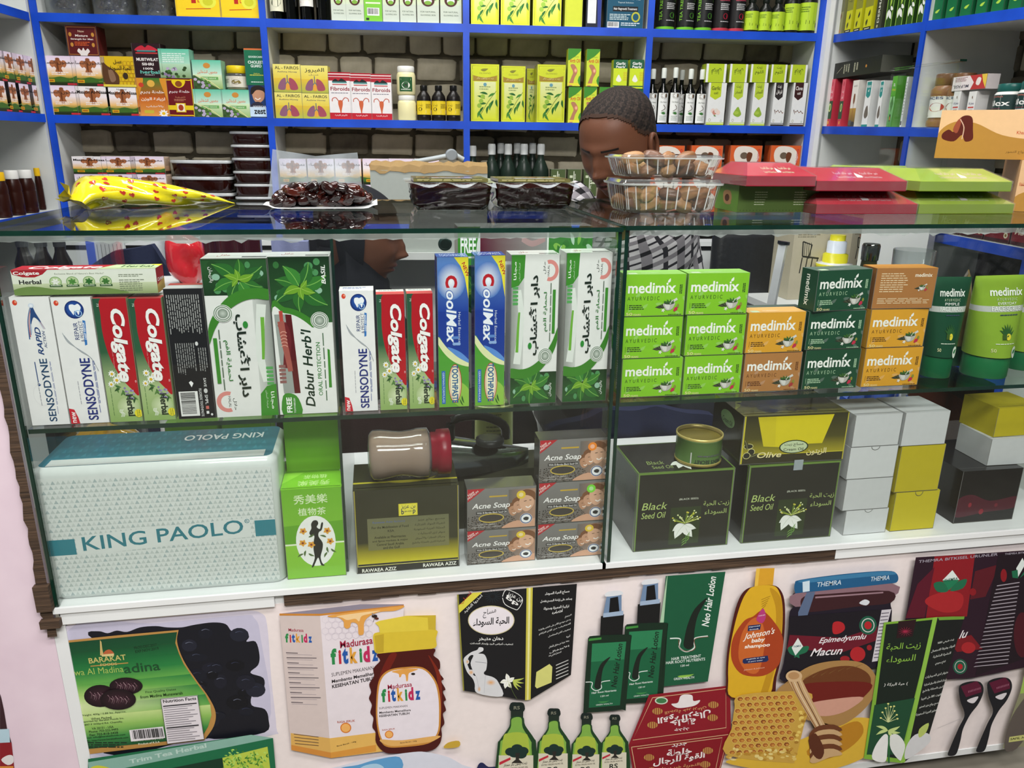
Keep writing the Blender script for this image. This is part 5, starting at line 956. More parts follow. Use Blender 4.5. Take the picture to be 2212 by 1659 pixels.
for x, y in ((1586, 1270), (2046, 1214), (1624, 1164), (2052, 1116), (1560, 1518), (2010, 1466), (1580, 1620), (1990, 1572)):
    c.E(x, y, 40, 26, 'b98a4a', 14)
    for q in (-24, -8, 8, 24): c.L([x+q, y-24, x+q, y+24], 5, '84101f')
bn.artf(c, onb(960, 1200, 3.568), (0, -1, 0))
# shampoo, jar, honey, oil box, rollers
a = Art(); a.up = (.2, -1)
a.P([285, 132, 414, 128, 402, 250, 272, 258], 'd8a02c').P([285, 132, 310, 131, 296, 256, 272, 258], 'e8bc4a')
a.C([272, 258, 404, 250, 460, 290, 486, 380, 486, 560, 466, 740, 430, 900, 385, 1060, 100, 1046, 74, 920, 78, 740, 110, 540, 150, 380, 200, 290], '4a1410', 4); a.C([272, 258, 400, 252, 448, 300, 470, 400, 468, 560, 448, 740, 410, 900, 360, 1040, 112, 1040, 88, 920, 94, 740, 130, 540, 176, 380, 220, 296], 'dbac26', 4)
a.C([380, 270, 448, 320, 470, 420, 462, 600, 440, 740, 400, 900, 352, 1040, 310, 1040, 380, 800, 420, 560, 420, 400], 'c08f1c', 4).C([330, 430, 420, 520, 472, 620, 466, 740, 430, 830, 330, 890, 190, 880, 120, 800, 106, 700, 130, 600, 200, 500, 262, 470], 'a8401c', 4).C([300, 480, 340, 560, 340, 700, 300, 860, 220, 860, 160, 760, 180, 600, 240, 500], 'c8642a', 4)
for k in range(5): a.L([320+k*1, 352+k*16, 384-k*8, 326+k*16], 3, '8f6a1a')
a.C([330, 412, 352, 468, 330, 514, 300, 508, 286, 480], 'b83a7a', 4).B('no more tears', 300, 470, 345, 462, 10, 'f0d8e4', 1).P([228, 534, 318, 524, 312, 562, 224, 574], '1d2a5a').B('improved', 232, 552, 308, 542, 13, 'e9eaf0', 1).B('formula', 236, 568, 300, 560, 10, 'e9eaf0', 1)
a.B("Johnson's", 190, 648, 408, 604, 60, 'f6efe4', 1.5, sh=.2).B('baby', 248, 664, 342, 652, 38, 'f6efe4', 3).B('shampoo', 200, 704, 378, 688, 34, 'f6efe4', 3).P([190, 774, 206, 766, 366, 746, 372, 778, 356, 790, 200, 804, 188, 794], '1d2a5a').B('as gentle to eyes', 214, 780, 344, 764, 12, 'e9eaf0', 1).B('as pure water', 226, 796, 330, 784, 10, 'e9eaf0', 1).B('Johnson & Johnson', 196, 856, 342, 838, 14, 'e8b49a', 1)
# jar
a.C([590, 290, 1240, 240, 1232, 380, 1240, 470, 1180, 800, 900, 860, 480, 930, 478, 800, 510, 620, 520, 440, 572, 380], '1c1424', 4).C([590, 290, 1240, 236, 1236, 340, 900, 356, 560, 402], '8a6a74', 3).C([620, 330, 800, 310, 1220, 290, 1236, 372, 1000, 400, 640, 440, 600, 400], '3a1a20', 4).P([640, 300, 700, 296, 640, 480, 610, 640, 580, 640, 580, 440], '5a6a88').C([1010, 376, 1050, 350, 1084, 366, 1060, 392], 'd8dce4', 3).P([700, 330, 1180, 296, 1180, 306, 700, 342], '9a7a84')
a.C([556, 236, 600, 210, 900, 170, 1200, 148, 1276, 170, 1278, 226, 1200, 240, 900, 272, 600, 302, 558, 300], '1f5a86', 4).C([600, 214, 900, 176, 1200, 152, 1268, 172, 1100, 186, 800, 216, 620, 232], '3a7aa4', 4).P([610, 226, 660, 216, 660, 290, 612, 298], 'cfe0ea').B('THEMRA', 708, 262, 882, 244, 34, 'cfdde6', 1).B('THEMRA', 1088, 222, 1222, 210, 32, 'cfdde6', 1)
a.P([520, 470, 1160, 420, 1120, 790, 700, 830, 480, 900, 486, 800], '17121c').P([520, 600, 900, 620, 1140, 540, 1130, 640, 900, 720, 500, 700], '6a1226').C([824, 520, 860, 504, 900, 520, 908, 560, 870, 590, 826, 588], 'b3222a', 4).E(1000, 736, 54, 52, 'b3222a').E(910, 770, 34, 22, '9a1c26').E(1082, 690, 18, 20, '9a1c26').E(1072, 532, 62, 66, '1c5a44').E(1072, 532, 46, 50, 'dcdcd8').E(1072, 532, 40, 44, '1c5a44').E(1072, 532, 26, 28, 'b3222a')
a.C([508, 690, 560, 680, 590, 760, 560, 750, 520, 730], '1f6a4a', 3).C([655, 680, 600, 690, 550, 760, 590, 740, 640, 720], '1f6a4a', 3).P([578, 620, 614, 680, 560, 745, 534, 690], 'dfe6e2').B('THEMRA', 544, 690, 598, 682, 14, '1c5a6a', 1)
a.B('Epimedyumlu', 722, 672, 1056, 640, 52, 'ece6ea', 1.5, sh=.3).B('Macun', 664, 752, 888, 736, 56, 'ece6ea', 1.5, sh=.3).P([1168, 424, 1236, 418, 1140, 784, 1100, 790], 'd2cdd4')
for k in range(14): a.P([1166-k*4, 445+k*24, 1220-k*4, 440+k*24, 1220-k*4, 446+k*24, 1166-k*4, 452+k*24], '6a6470')
# big dark box behind
b = Art(); b.up = (.2, -1)
b.P([1408, 52, 1940, 20, 2230, 0, 2230, 820, 1830, 900, 1632, 916, 1330, 520], '2a1424').P([1540, 46, 1826, 28, 1770, 470, 1480, 480], '8a1822').P([1420, 240, 1540, 120, 1470, 480, 1336, 480], '5a1226').P([1826, 150, 2000, 100, 1900, 330, 1790, 350], '5a1622').P([1990, 30, 2230, 10, 2230, 760, 2140, 780, 1830, 890], '1f131d').C([1500, 330, 1640, 290, 1740, 320, 1720, 420, 1600, 440, 1480, 380], 'a8242a', 4).E(1810, 296, 24, 26, '8a1822').E(2028, 180, 22, 46, '8a1822').P([1640, 640, 1800, 600, 1880, 700, 1700, 720], '7a1620').E(1780, 690, 50, 40, 'a8242a').E(2160, 600, 60, 160, '4a1420')
b.P([1666, 142, 1716, 210, 1640, 286, 1596, 214], 'dfe8e4').P([1596, 214, 1716, 210, 1640, 286], '1f7a54').C([1534, 236, 1600, 226, 1636, 290, 1560, 294], '1f6a4a', 3).C([1768, 206, 1700, 226, 1650, 290, 1740, 270], '1f6a4a', 3).B('THEMRA', 1606, 226, 1702, 210, 20, '2a5a4a', 1.5).P([2160, 56, 2180, 100, 2130, 190, 2116, 130], 'dfe8e4').P([2084, 150, 2126, 140, 2130, 200, 2090, 196], '1f6a4a').P([2180, 140, 2212, 140, 2140, 200], '1f6a4a')
b.B('THEMRA BITKISEL URUNLER', 1426, 92, 1984, 40, 20, 'a8a0ae', 1).B('THEMRA BITKISEL', 2034, 36, 2212, 22, 14, 'a8a0ae', 1)
for k in range(22): b.P([1980-k*8+(10 if k > 12 else 0), 250+k*27, 2140-k*4, 226+k*27, 2140-k*4, 233+k*27, 1980-k*8, 257+k*27], 'a39aa4')
b.E(1722, 824, 50, 54, '1f5a44').E(1722, 824, 38, 42, 'd2d0cc').E(1722, 824, 34, 38, '1f5a44').E(1722, 824, 18, 20, 'b3222a').B('lu', 1712, 628, 1770, 616, 58, 'ece6ea', 1.5, sh=.3)
# honey: bowl, dipper, comb, puddle
b.C([70, 1500, 300, 1440, 620, 1330, 900, 1200, 1090, 1190, 1170, 1260, 1150, 1360, 1020, 1480, 760, 1560, 480, 1570], 'd9b03a', 5).C([640, 1420, 860, 1260, 1000, 1210, 1040, 1290, 940, 1400, 760, 1480], 'b9801f', 4)
b.C([432, 1020, 500, 930, 660, 820, 860, 780, 1040, 800, 1130, 900, 1120, 1020, 1030, 1140, 880, 1240, 760, 1220, 600, 1180], 'a8804c', 6).C([560, 1000, 640, 900, 800, 832, 960, 820, 1070, 870, 1090, 950, 1020, 1060, 880, 1150, 740, 1170, 600, 1120], '6a3a1c', 6).C([600, 960, 800, 930, 1090, 940, 1040, 1040, 900, 1140, 760, 1160, 620, 1100], '6d1a14', 5).C([640, 1090, 840, 1050, 1040, 1040, 930, 1130, 800, 1170, 700, 1160], 'cf9a86', 4)
for k in range(9): b.L([500+k*60, 940-k*14, 540+k*62, 900-k*12], 4, '7d5a30', 0, 1)
b.C([180, 1020, 640, 1000, 660, 1100, 620, 1240, 560, 1470, 500, 1500, 70, 1440, 110, 1260, 130, 1120], 'c9a045', 4)
for i in range(9):
    for j in range(10):
        x = 170+i*50+(j % 2)*25-j*9; y = 1050+j*42-i*2; 
        if x < 560-j*2 and x > 100: b.E(x, y, 24, 18, 'a8622a' if (i*3+j) % 4 else '8a4a1c', 6).O(x, y, 25, 20, 4, 'dfbb62', 6).E(x+4, y+3, 12, 8, 'c98a3c', 6)
r = random.Random(12)
for k in range(60): x = r.uniform(80, 560); b.E(x, 1400+r.uniform(0, 80)-(x-80)*.0, r.uniform(8, 22), r.uniform(6, 14), r.choice(('c9a045', 'b98a30', 'dfc06a', 'e6d084')), 8)
for k in range(30): q = r.random(); b.E(640-120*q+r.uniform(-20, 24), 1050+400*q, r.uniform(8, 18), r.uniform(8, 14), r.choice(('c9a045', 'e6c868', 'a87a2a')), 8)
b.L([548, 900, 600, 1000, 680, 1150, 750, 1270], 92, 'c9a578', 4, 70)
for k in range(4): b.L([510+k*22, 880, 560+k*22, 1000, 640+k*20, 1140, 710+k*16, 1260], 6, ('8a5a34', 'e6cfae', '6a4024', 'dfc39c')[k], 4)
b.E(548, 888, 58, 42, 'd2b086').E(546, 884, 40, 26, 'b98e60')
for k in range(6): b.C([660+k*4, 1290+k*32, 720, 1240+k*34, 830, 1230+k*34, 890, 1270+k*34, 800, 1290+k*34, 700, 1330+k*34, 660, 1340+k*30], ('6a3a20', 'c9a578')[k % 2], 3)
b.C([650, 1340, 700, 1290, 760, 1400, 740, 1470, 690, 1450], '5a2c18', 3)
c = Art(); c.up = (.2, -1)
c.P([1180, 508, 1556, 470, 1300, 1500, 1040, 1470], '7fb03a').P([1195, 522, 1530, 488, 1290, 1470, 1080, 1440], '13201a').P([1556, 470, 1748, 466, 1480, 1370, 1320, 1500, 1300, 1500], '16191a').P([1525, 474, 1558, 470, 1330, 1496, 1300, 1500], '8fc04a').P([1660, 466, 1748, 466, 1744, 486, 1570, 492, 1558, 470], '6fa03a')
c.P([1115, 1090, 1400, 1040, 1300, 1440, 1060, 1440], '1a4a30').P([1282, 500, 1408, 486, 1382, 606, 1268, 620], '2a1018'); r = random.Random(1)
for k in range(14): q = k*PI/7; c.L([1330, 570, 1330+48*math.cos(q), 570+34*math.sin(q)], 4, 'a82a4a', 0, 1)
c.B('زيت الحبة', 1192, 716, 1434, 698, 60, '8fc04a', .5).B('السوداء', 1190, 806, 1396, 790, 60, '8fc04a', .5).B('( حبة البركة )', 1180, 962, 1346, 952, 26, 'ececE6', 1)
for k, (t_, x0, x1, y) in enumerate((('زيت طبيعي 100%', 1556, 1672, 668), ('الفوائد وطريقة الاستعمال', 1512, 1678, 724), ('النشرة الداخلية', 1524, 1650, 764), ('انتاج سعودي', 1540, 1612, 812), ('متوفر لدى الصيدليات', 1470, 1630, 908), ('ومراكز العطارة والأسواق المركزية', 1462, 1620, 960), ('الكبرى بالمملكة والخليج', 1452, 1606, 1006), ('القوت 100 مل تقريبا', 1442, 1586, 1060), ('مصنع روائع عزيز للعطور', 1426, 1570, 1120), ('للعطور العربية السعودية', 1404, 1560, 1172))): c.B(t_, x0, y, x1, y-(x1-x0)*.24, 22, 'dfe2dc', 1)
for an, l in ((-60, 90), (-80, 110), (-100, 100), (-40, 80), (-120, 80), (-20, 70), (-150, 60), (-90, 130), (-70, 120)): q = math.radians(an); x, y = 1210, 1210; c.L([x, y, x+l*math.cos(q), y+l*math.sin(q)], 5, 'd8dfa0', 0, 2).E(x+l*math.cos(q), y+l*math.sin(q), 8, 6, 'e6e38a', 8)
for an in (10, 50, -20, 160, 200): c.leaf(1210, 1270, an, 90, 22, 'c6d98a', None)
c.C([1210, 1310, 1180, 1300, 1120, 1380, 1100, 1470, 1190, 1490, 1206, 1400], 'ececea', 4).C([1225, 1310, 1280, 1300, 1330, 1370, 1310, 1460, 1290, 1480, 1230, 1400], 'e4e6e2', 4).L([1216, 1300, 1216, 1500], 12, '2a6a3a').C([1340, 1380, 1400, 1300, 1490, 1290, 1506, 1350, 1400, 1440, 1330, 1470], 'd6d6d8', 4).C([1430, 1260, 1496, 1216, 1480, 1280, 1430, 1320], 'b9c96a', 3)
for x0 in (0, 200):   # two rollers
    y0 = -26 if x0 else 0
    c.C([1712+x0, 960+y0, 1780+x0, 926+y0, 1860+x0, 930+y0, 1884+x0, 990+y0, 1850+x0, 1080+y0, 1790+x0, 1160+y0, 1740+x0, 1260+y0, 1720+x0, 1350+y0, 1690+x0, 1440+y0, 1634+x0, 1446+y0, 1650+x0, 1390+y0, 1710+x0, 1250+y0, 1750+x0, 1160+y0, 1720+x0, 1060+y0], '17181f', 5).P([1722+x0, 960+y0, 1836+x0, 922+y0, 1868+x0, 960+y0, 1870+x0, 1000+y0, 1760+x0, 1036+y0], '5a1230').C([1768+x0, 1056+y0, 1846+x0, 1030+y0, 1820+x0, 1074+y0, 1790+x0, 1076+y0], 'dcd6da', 3)
    for k in range(9): c.L([1778+x0+k*10, 990+y0-k*3, 1778+x0+k*10, 1004+y0-k*3], 3, 'b97a90')
c.L([1560, 1255, 1740, 1180], 2, 'b3adb0').P([2212, 690, 2240, 680, 2240, 1380, 2020, 1396, 2070, 1200, 2140, 1000], '8a8a6a').P([2212, 690, 2240, 680, 2240, 1000, 2140, 1010], '9fbf5a').C([2212, 990, 2240, 980, 2240, 1200, 2120, 1396, 2030, 1396, 2080, 1180], '5f5650', 4).P([2066, 1316, 2240, 1290, 2240, 1330, 2060, 1354], 'c9c97a').B('SAFE, NATURAL', 2070, 1342, 2290, 1314, 18, '2a2a1a', 2)
fz = onb(1540, 1180, 3.2917); bn.artf(a, fz, (0, -1, 0)); bn.artf(b, fz, (0, -1, 0)); bn.artf(c, fz, (0, -1, 0))
bn.build('banner', 'vinyl', cab)
# small red sticker on the pink board
st = Mb(); a = Art(); a.P([0, 960-40, 10, 950, 30, 1040, 55, 1190, 90, 1300, 110, 1500, 0, 1500], '3a2026').P([0, 1195, 70, 1192, 78, 1296, 0, 1300], 'b4cfdc').P([0, 1300, 90, 1296, 112, 1500, 0, 1500], '8a1c26').C([10, 1430, 60, 1395, 100, 1400, 104, 1450, 60, 1470], 'e0dada', 3).P([0, 1480, 104, 1478, 106, 1500, 0, 1500], 'd88a3a')
st.artf(a, lambda x, y: (lambda q: np.array([q[0], 1.0436, q[1]]))(K.px(x/3.568, 1240+y/3.568, -.0012)), (0, -1, 0)); st.build('sticker', 'vinyl', pb)
# ================================================================ GOODS ON TOP OF THE COUNTER
def top_at(x, y, z=ZT): u, w = K.pz(x, y, z); return u, w
# yellow bag with red hearts
A_ = top_at(205, 457); B_ = top_at(516, 441); hb = K.px(235, 384, A_[1]+.03)[1]-ZT
ln = math.hypot(B_[0]-A_[0], B_[1]-A_[1])*1.02; yb = thing('gift_bag', 'yellow plastic bag with red hearts lying on the left glass top', 'bag')
yb.location = (A_[0]-.012, 1.045+A_[1], ZT+.0004); yb.rotation_euler = (0, 0, math.atan2(B_[1]-A_[1], B_[0]-A_[0]))
def bagp(q, t_):
    """q along 0..1, t_ around"""
    H_ = float(np.interp(q, [0, .06, .13, .3, .5, .75, .93, 1], [.35, .8, 1, .93, .8, .52, .22, .04]))*hb; D_ = float(np.interp(q, [0, .1, .5, 1], [.05, .085, .07, .045]))
    wob = .0035*math.sin(9*q+3*t_)+.002*math.sin(23*q+5*t_)
    x = ln*q+.012*math.sin(t_)*(1-q)*(-1); return np.array([x, D_/2-(D_/2+wob)*math.cos(t_), H_/2+(H_/2+wob*.6)*math.sin(t_)*(1 if math.sin(t_) > 0 else .98)+.001])
m = Mb(); m.grid([[bagp(i/36, 2*PI*j/28) for j in range(28)] for i in range(37)], 'eadb22', True, True); m.face([bagp(0, 2*PI*j/28) for j in range(28)][::-1], 'd9c51c')
h_ = Art(320, 100); r = random.Random(4)
for k in range(30):
    x, y = 22+(k*37) % 290+r.uniform(-6, 6), 8+(k*29) % 84; an = r.uniform(-.8, .8); s_ = 6.2; pts = []
    for t_ in range(12): q = t_*PI/6; hx, hy = 16*math.sin(q)**3, -(13*math.cos(q)-5*math.cos(2*q)-2*math.cos(3*q)-math.cos(4*q)); hx, hy = hx*s_/16, hy*s_/16; pts.append((x+hx*math.cos(an)-hy*math.sin(an), y+hx*math.sin(an)+hy*math.cos(an)))
    h_.P(pts, 'c4392c')
h_.T('Imported & Pack', 40, 52, 74, 58, 'd98a2c')
m.artf(h_, lambda x, y: (lambda p: p+np.array([0, -.0006, .0004]))(bagp(x/320*.97+.01, PI*.56-(y/100)*PI*.9)), (0, -.8, .3), 0, .0001); m.build('body', 'foil', yb)
m = Mb(); m.grid([[(-.016+.006*math.sin(k*2.1), .02+k*.006, .006+hb*.42+hb*.34*math.sin(k*.7)) for k in range(9)], [bagp(.01, PI*.5+k*.2)+np.array([0, .0, 0]) for k in range(9)]], 'e3d01e', True); m.build('open_end', 'foil', yb)

# packs of dates
def date_mesh(seed=1, L=.019, R=.0095, col='5a2a14'):
    m = Mb(); r = random.Random(seed); rows = []
    ph = [r.uniform(0, 6) for _ in range(4)]
    for i in range(11):
        q = i/10; t_ = -PI/2+PI*q; rr = R*max(math.cos(t_), .02)**.75
        rows.append([(L*math.sin(t_), rr*math.cos(a)*(1+.10*math.sin(5*a+ph[0]+q*3)+.07*math.sin(8*a+ph[1]-q*2)), rr*math.sin(a)*(1+.10*math.sin(5*a+ph[0]+q*3)+.07*math.sin(8*a+ph[1]-q*2))) for a in [2*PI*j/20 for j in range(20)]])
    m.grid(rows, col, True, True); return m
t1 = thing('date_pouch', 'open clear pouch of dark dates on a white backing sheet', 'dates'); cu, cw = top_at(695, 452)
t1.location = (cu, 1.045+cw, ZT+.0006); kx = (K.px(800, 430, cw)[0]-K.px(590, 430, cw)[0])/2; kz = (K.px(700, 398, cw+.03)[1]-ZT)*1.12
m = Mb(); rows = []
for i in range(6): v_ = i/5; rows.append([(kx*1.17*(-1+2*j/24), -.012+.11*v_, .0015+.006*max(0, abs(-1+2*j/24)-.8)*5*(1+.3*math.sin(j*1.7+i))) for j in range(25)])
m.grid(rows, 'e9ecec', True); m.build('backing_sheet', 'plas', t1)
m = Mb(); r = random.Random(5)
for k in range(110):
    q = r.uniform(-.92, .92); v_ = r.random(); e = (1-abs(q)**7); s = date_mesh(k % 5, .014, .0082, ('3a130c', '2a0d09', '4f1a0e', '1f0a08')[k % 4]); Mx = Matrix.Translation((kx*q, .012+.06*v_, max(.009, (kz-.009)*e*(1-r.random()**2)*(1-.2*v_)))) @ Matrix.Rotation(r.uniform(-.9, .9), 4, 'Z') @ Matrix.Rotation(r.uniform(-.5, .5), 4, 'Y')
    k0 = len(m.v); m.v += [tuple(Mx@Vector(p)) for p in s.v]; m.f += [tuple(k0+i for i in f) for f in s.f]; m.c += s.c; m.m += s.m
o = m.build('dates', 'date', t1); o['kind'] = 'stuff'
m = Mb(); p0 = (K.px(578, 420, cw+.075), K.px(588, 323, cw+.075), K.px(680, 338, cw+.075), K.px(772, 330, cw+.075), K.px(785, 420, cw+.075)); zz = np.linspace(0, 1, 9); rows = []
for i in range(9):
    t_ = i/8; rows.append([((np.interp(j/16, [0, 1], [p0[0][0]*(1-t_)+p0[1][0]*t_, p0[4][0]*(1-t_)+p0[3][0]*t_])-cu), .075+.006*math.sin(j*.9+i*.4)+.004*t_, .012+(np.interp(j/16, [0, .5, 1], [p0[1][1], p0[2][1], p0[3][1]])-ZT-.012)*t_) for j in range(17)])
m.grid(rows, 'fff', True); m.build('pouch_flap', 'milky', t1)
def vac(x0, x1, yb, yt, lab, seed, wall):
    cu, cw = top_at((x0+x1)/2, yb); t = thing('date_brick', lab, 'dates', 'shrink wrapped date packs on the left glass top'); t.location = (cu, 1.045+cw, ZT+.0006)
    hw = (K.px(x1, 420, cw)[0]-K.px(x0, 420, cw)[0])/2; hz = K.px((x0+x1)/2, yt, cw)[1]-ZT; dp = .10; r = random.Random(seed)
    ph = [(r.uniform(20, 70), r.uniform(20, 80), r.uniform(0, 6)) for _ in range(6)]
    def P(a, b_):  # ring a(0..1 around footprint) level b
        cx = [(-1, 0), (1, 0), (1, 1), (-1, 1)]; q = a*4 % 4; i = int(q); f_ = q-i; x = cx[i][0]*(1-f_)+cx[(i+1) % 4][0]*f_; y = cx[i][1]*(1-f_)+cx[(i+1) % 4][1]*f_
        wv = sum(math.sin(p_*x*hw*3+q_*b_*.6+s_+y*9) for p_, q_, s_ in ph)/6; sc = .93+.09*b_-.10*(1-min(1, b_*5))
        return (x*hw*sc+wv*.0025, dp/2+(y*dp-dp/2)*sc+wv*.004, b_*hz*.86+wv*.0015*(b_ > .05))
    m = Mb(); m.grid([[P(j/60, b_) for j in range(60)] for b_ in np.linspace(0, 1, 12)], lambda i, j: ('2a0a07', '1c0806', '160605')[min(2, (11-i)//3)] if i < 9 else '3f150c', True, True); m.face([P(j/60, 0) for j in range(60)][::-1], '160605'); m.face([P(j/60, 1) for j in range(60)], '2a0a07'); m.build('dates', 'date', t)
    m = Mb(); z_ = hz*.88; rows = []
    for i in range(8): v_ = i/7; rows.append([((-1+2*j/24)*(hw+.008), -.012+(dp+.02)*v_, z_+.0025*math.sin(j*.7+i)*(1 if i in (0, 7) else .2)-(.006 if i == 0 else 0)*abs(math.sin(j*.33))) for j in range(25)])
    m.grid(rows, 'd9dde0', True); m.build('film_flange', 'milky', t)
    m = Mb().box(-hw*.93, hw*.93, .004, dp-.004, z_+.001, hz, '5a4a24'); a = Art(200, 90); a.R(0, 0, 200, 90, '7a6a34', '4f4a2a'); r = random.Random(seed+2)
    for k in range(16): a.leaf(r.uniform(10, 190), r.uniform(10, 80), r.uniform(0, 360), r.uniform(16, 40), 8, r.choice(('8a2c1c', 'c9b45a', '5f7a3a', '3a4a86', 'b97a3a')), None)
    a.R(50, 60, 160, 82, 'd6d6d6').T('تمر المدينة', 70, 62, 140, 78, '3a2a5a'); m.art(a, (-hw*.93, dp-.004, hz), (hw*1.86, 0, 0), (0, -dp+.008, 0)); b2 = Art(200, 14); b2.R(0, 0, 200, 14, '6f6a3c').X(10, 3, 190, 11, 2, 'c9c08a'); m.art(b2, (-hw*.93, .004, hz), (hw*1.86, 0, 0), (0, 0, -(hz-z_-.001))); m.build('printed_lid', 'gloss', t)
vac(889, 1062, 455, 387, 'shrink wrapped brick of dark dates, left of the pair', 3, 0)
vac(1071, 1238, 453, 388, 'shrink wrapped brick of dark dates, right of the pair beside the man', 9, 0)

# clear clamshell boxes with dates
DM = [date_mesh(k, .0205, .0115, c).mesh('date', 'dry') for k, c in enumerate(('8a5f3c', '9c6f48', '6a4630', 'ab8055'))]
def clam(xb0, xb1, yb, yt, z, lab, u_w, n, seed, where):
    cu, cw = (K.px((xb0+xb1)/2, yb, u_w)[0], u_w); t = thing('clear_box', lab, 'food box', 'clear clamshell boxes of dates on the right glass top'); t.location = (cu, 1.045+cw, z)
    hw = (K.px(xb1, yb, cw)[0]-K.px(xb0, yb, cw)[0])/2; h = K.px((xb0+xb1)/2, yt, cw)[1]-z-.002; dp = .105
    def ring(z_, gx, rib, rr=.02, n_=112):
        o = []
        for j in range(n_):
            q = j/n_*4; i = int(q); f_ = q-i; cs = [(-1, -1), (1, -1), (1, 1), (-1, 1)]; x = (cs[i][0]*(1-f_)+cs[(i+1) % 4][0]*f_); y = (cs[i][1]*(1-f_)+cs[(i+1) % 4][1]*f_)
            e = 9; L_ = (abs(x)**e+abs(y)**e)**(1/e); x /= L_; y /= L_
            k_ = rib*(1 if j % 4 < 2 else 0); o.append((x*(hw*gx-k_), dp/2+y*(dp/2*gx-k_), z_))
        return o
    m = Mb(); m.grid([ring(0, .80, 0), ring(.001, .9, 0), ring(.006, .95, .0016), ring(h*.78, 1.04, .0016), ring(h*.84, 1.05, 0)], 'fff', True, True); m.face(ring(0, .80, 0)[::-1], 'fff'); m.build('tray', 'ribbed', t)
    m = Mb(); m.grid([ring(h*.83, 1.05, 0), ring(h*.83, 1.095, 0), ring(h*.88, 1.105, 0), ring(h*.90, 1.06, 0), ring(h*.98, 1.04, 0), ring(h, .96, 0)], 'fff', True, True); m.face(ring(h, .96, 0), 'fff'); m.build('lid', 'clam', t)
    m = Mb()
    for q_ in range(0, 112, 3):
        a1, a2, b1, b2 = ring(.006, .955, 0)[q_], ring(.006, .955, 0)[(q_+1) % 112], ring(h*.8, 1.045, 0)[q_], ring(h*.8, 1.045, 0)[(q_+1) % 112]; c1_ = [a1[i]*.62+a2[i]*.38 for i in range(3)]; d1_ = [b1[i]*.62+b2[i]*.38 for i in range(3)]; m.face([a1, c1_, d1_, b1], 'e6ecec')
    o = m.build('ribs', 'frost', t); o['kind'] = 'stuff'
    m = Mb(); R1, R2 = ring(h*.825, 1.10, 0), ring(h*.885, 1.11, 0); m.grid([R1, R2], 'e6ecec', True, True); m.build('rim', 'frost', t)
    r = random.Random(seed)
    for k in range(n):
        o = bpy.data.objects.new('date', DM[(k*3+seed) % 4]); CO.objects.link(o); tag(o, 'glossy brown date in the %s clear box, %s layer, %s row, %s from the left' % (where, ('bottom', 'top')[k//10], ('front', 'back')[k//5 % 2], ('first', 'second', 'third', 'fourth', 'fifth')[k % 5]), 'date', 'dates in the %s clear box' % where)
        q = (k % 5-2)/2.35; row = k//5 % 2; lvl = k//10
        o.location = (cu+q*hw*.86+r.uniform(-.004, .004), 1.045+cw+.026+row*.05+r.uniform(-.003, .003), z+.0118+lvl*.0165+r.uniform(0, .001)); o.rotation_euler = (r.uniform(-.4, .4), r.uniform(-.5, .5), r.uniform(-.9, .9)); o.scale = (r.uniform(.88, 1.02),)*3
    return z+h+.001
wc = top_at(1450, 462, ZT2)[1]
z2 = clam(1349, 1554, 460, 385, ZT2+.0005, 'clear ribbed box of dates, lower of the two beside the man', wc, 15, 2, 'lower')
clam(1352, 1556, 392, 332, z2+.001, 'clear ribbed box of dates stacked on top of the other', wc+.006, 14, 5, 'upper')

# green carton
u0, wq = top_at(1592, 459, ZT2); u1, _ = K.px(1763, 459, wq); _, zt_ = K.px(1676, 401, wq)
gc = Art(170, 58, '4f6631'); gc.X(34, 14, 62, 46, 6, 'c9d2b4', 0, .28, 3).X(118, 14, 146, 46, 6, 'c9d2b4', 0, .28, 5)
for k in range(24): gc.E(6+k*7, 54, 1.3, 1.3, '3a4f22', 6)
gs = Art(80, 58, '5f8a34'); gs.R(0, 0, 80, 58, '6a963a').C([30, 16, 50, 14, 58, 30, 50, 44, 34, 42, 28, 30], 'b98a5a', 4).E(42, 30, 8, 8, '5a3420').E(52, 40, 5, 4, 'b98a5a')
m = Mb(); W2, H2, D2 = u1-u0, zt_-ZT2, .09; m.box(-W2/2, W2/2, 0, D2, 0, H2, '4f6631', side='5f8a34', top='8a7a68'); m.art(gc, (-W2/2, 0, H2), (W2, 0, 0), (0, 0, -H2)); m.art(gs, (-W2/2, D2, H2), (0, -D2, 0), (0, 0, -H2))
tp_ = Art(100, 50, '9a8a72'); tp_.R(0, 30, 100, 36, '6f6250').R(10, 12, 60, 16, '2c261e').L([2, 46, 20, 40, 40, 46, 62, 41, 98, 46], 2.4, 'c9b494'); m.art(tp_, (-W2/2, D2, H2), (W2, 0, 0), (0, -D2, 0))
o = m.build('food_carton', 'card'); tag(o, 'olive green carton with white small print beside the clear boxes', 'carton'); place(o, K, (u0+u1)/2, wq, ZT2+.0004); zgc = ZT2+H2
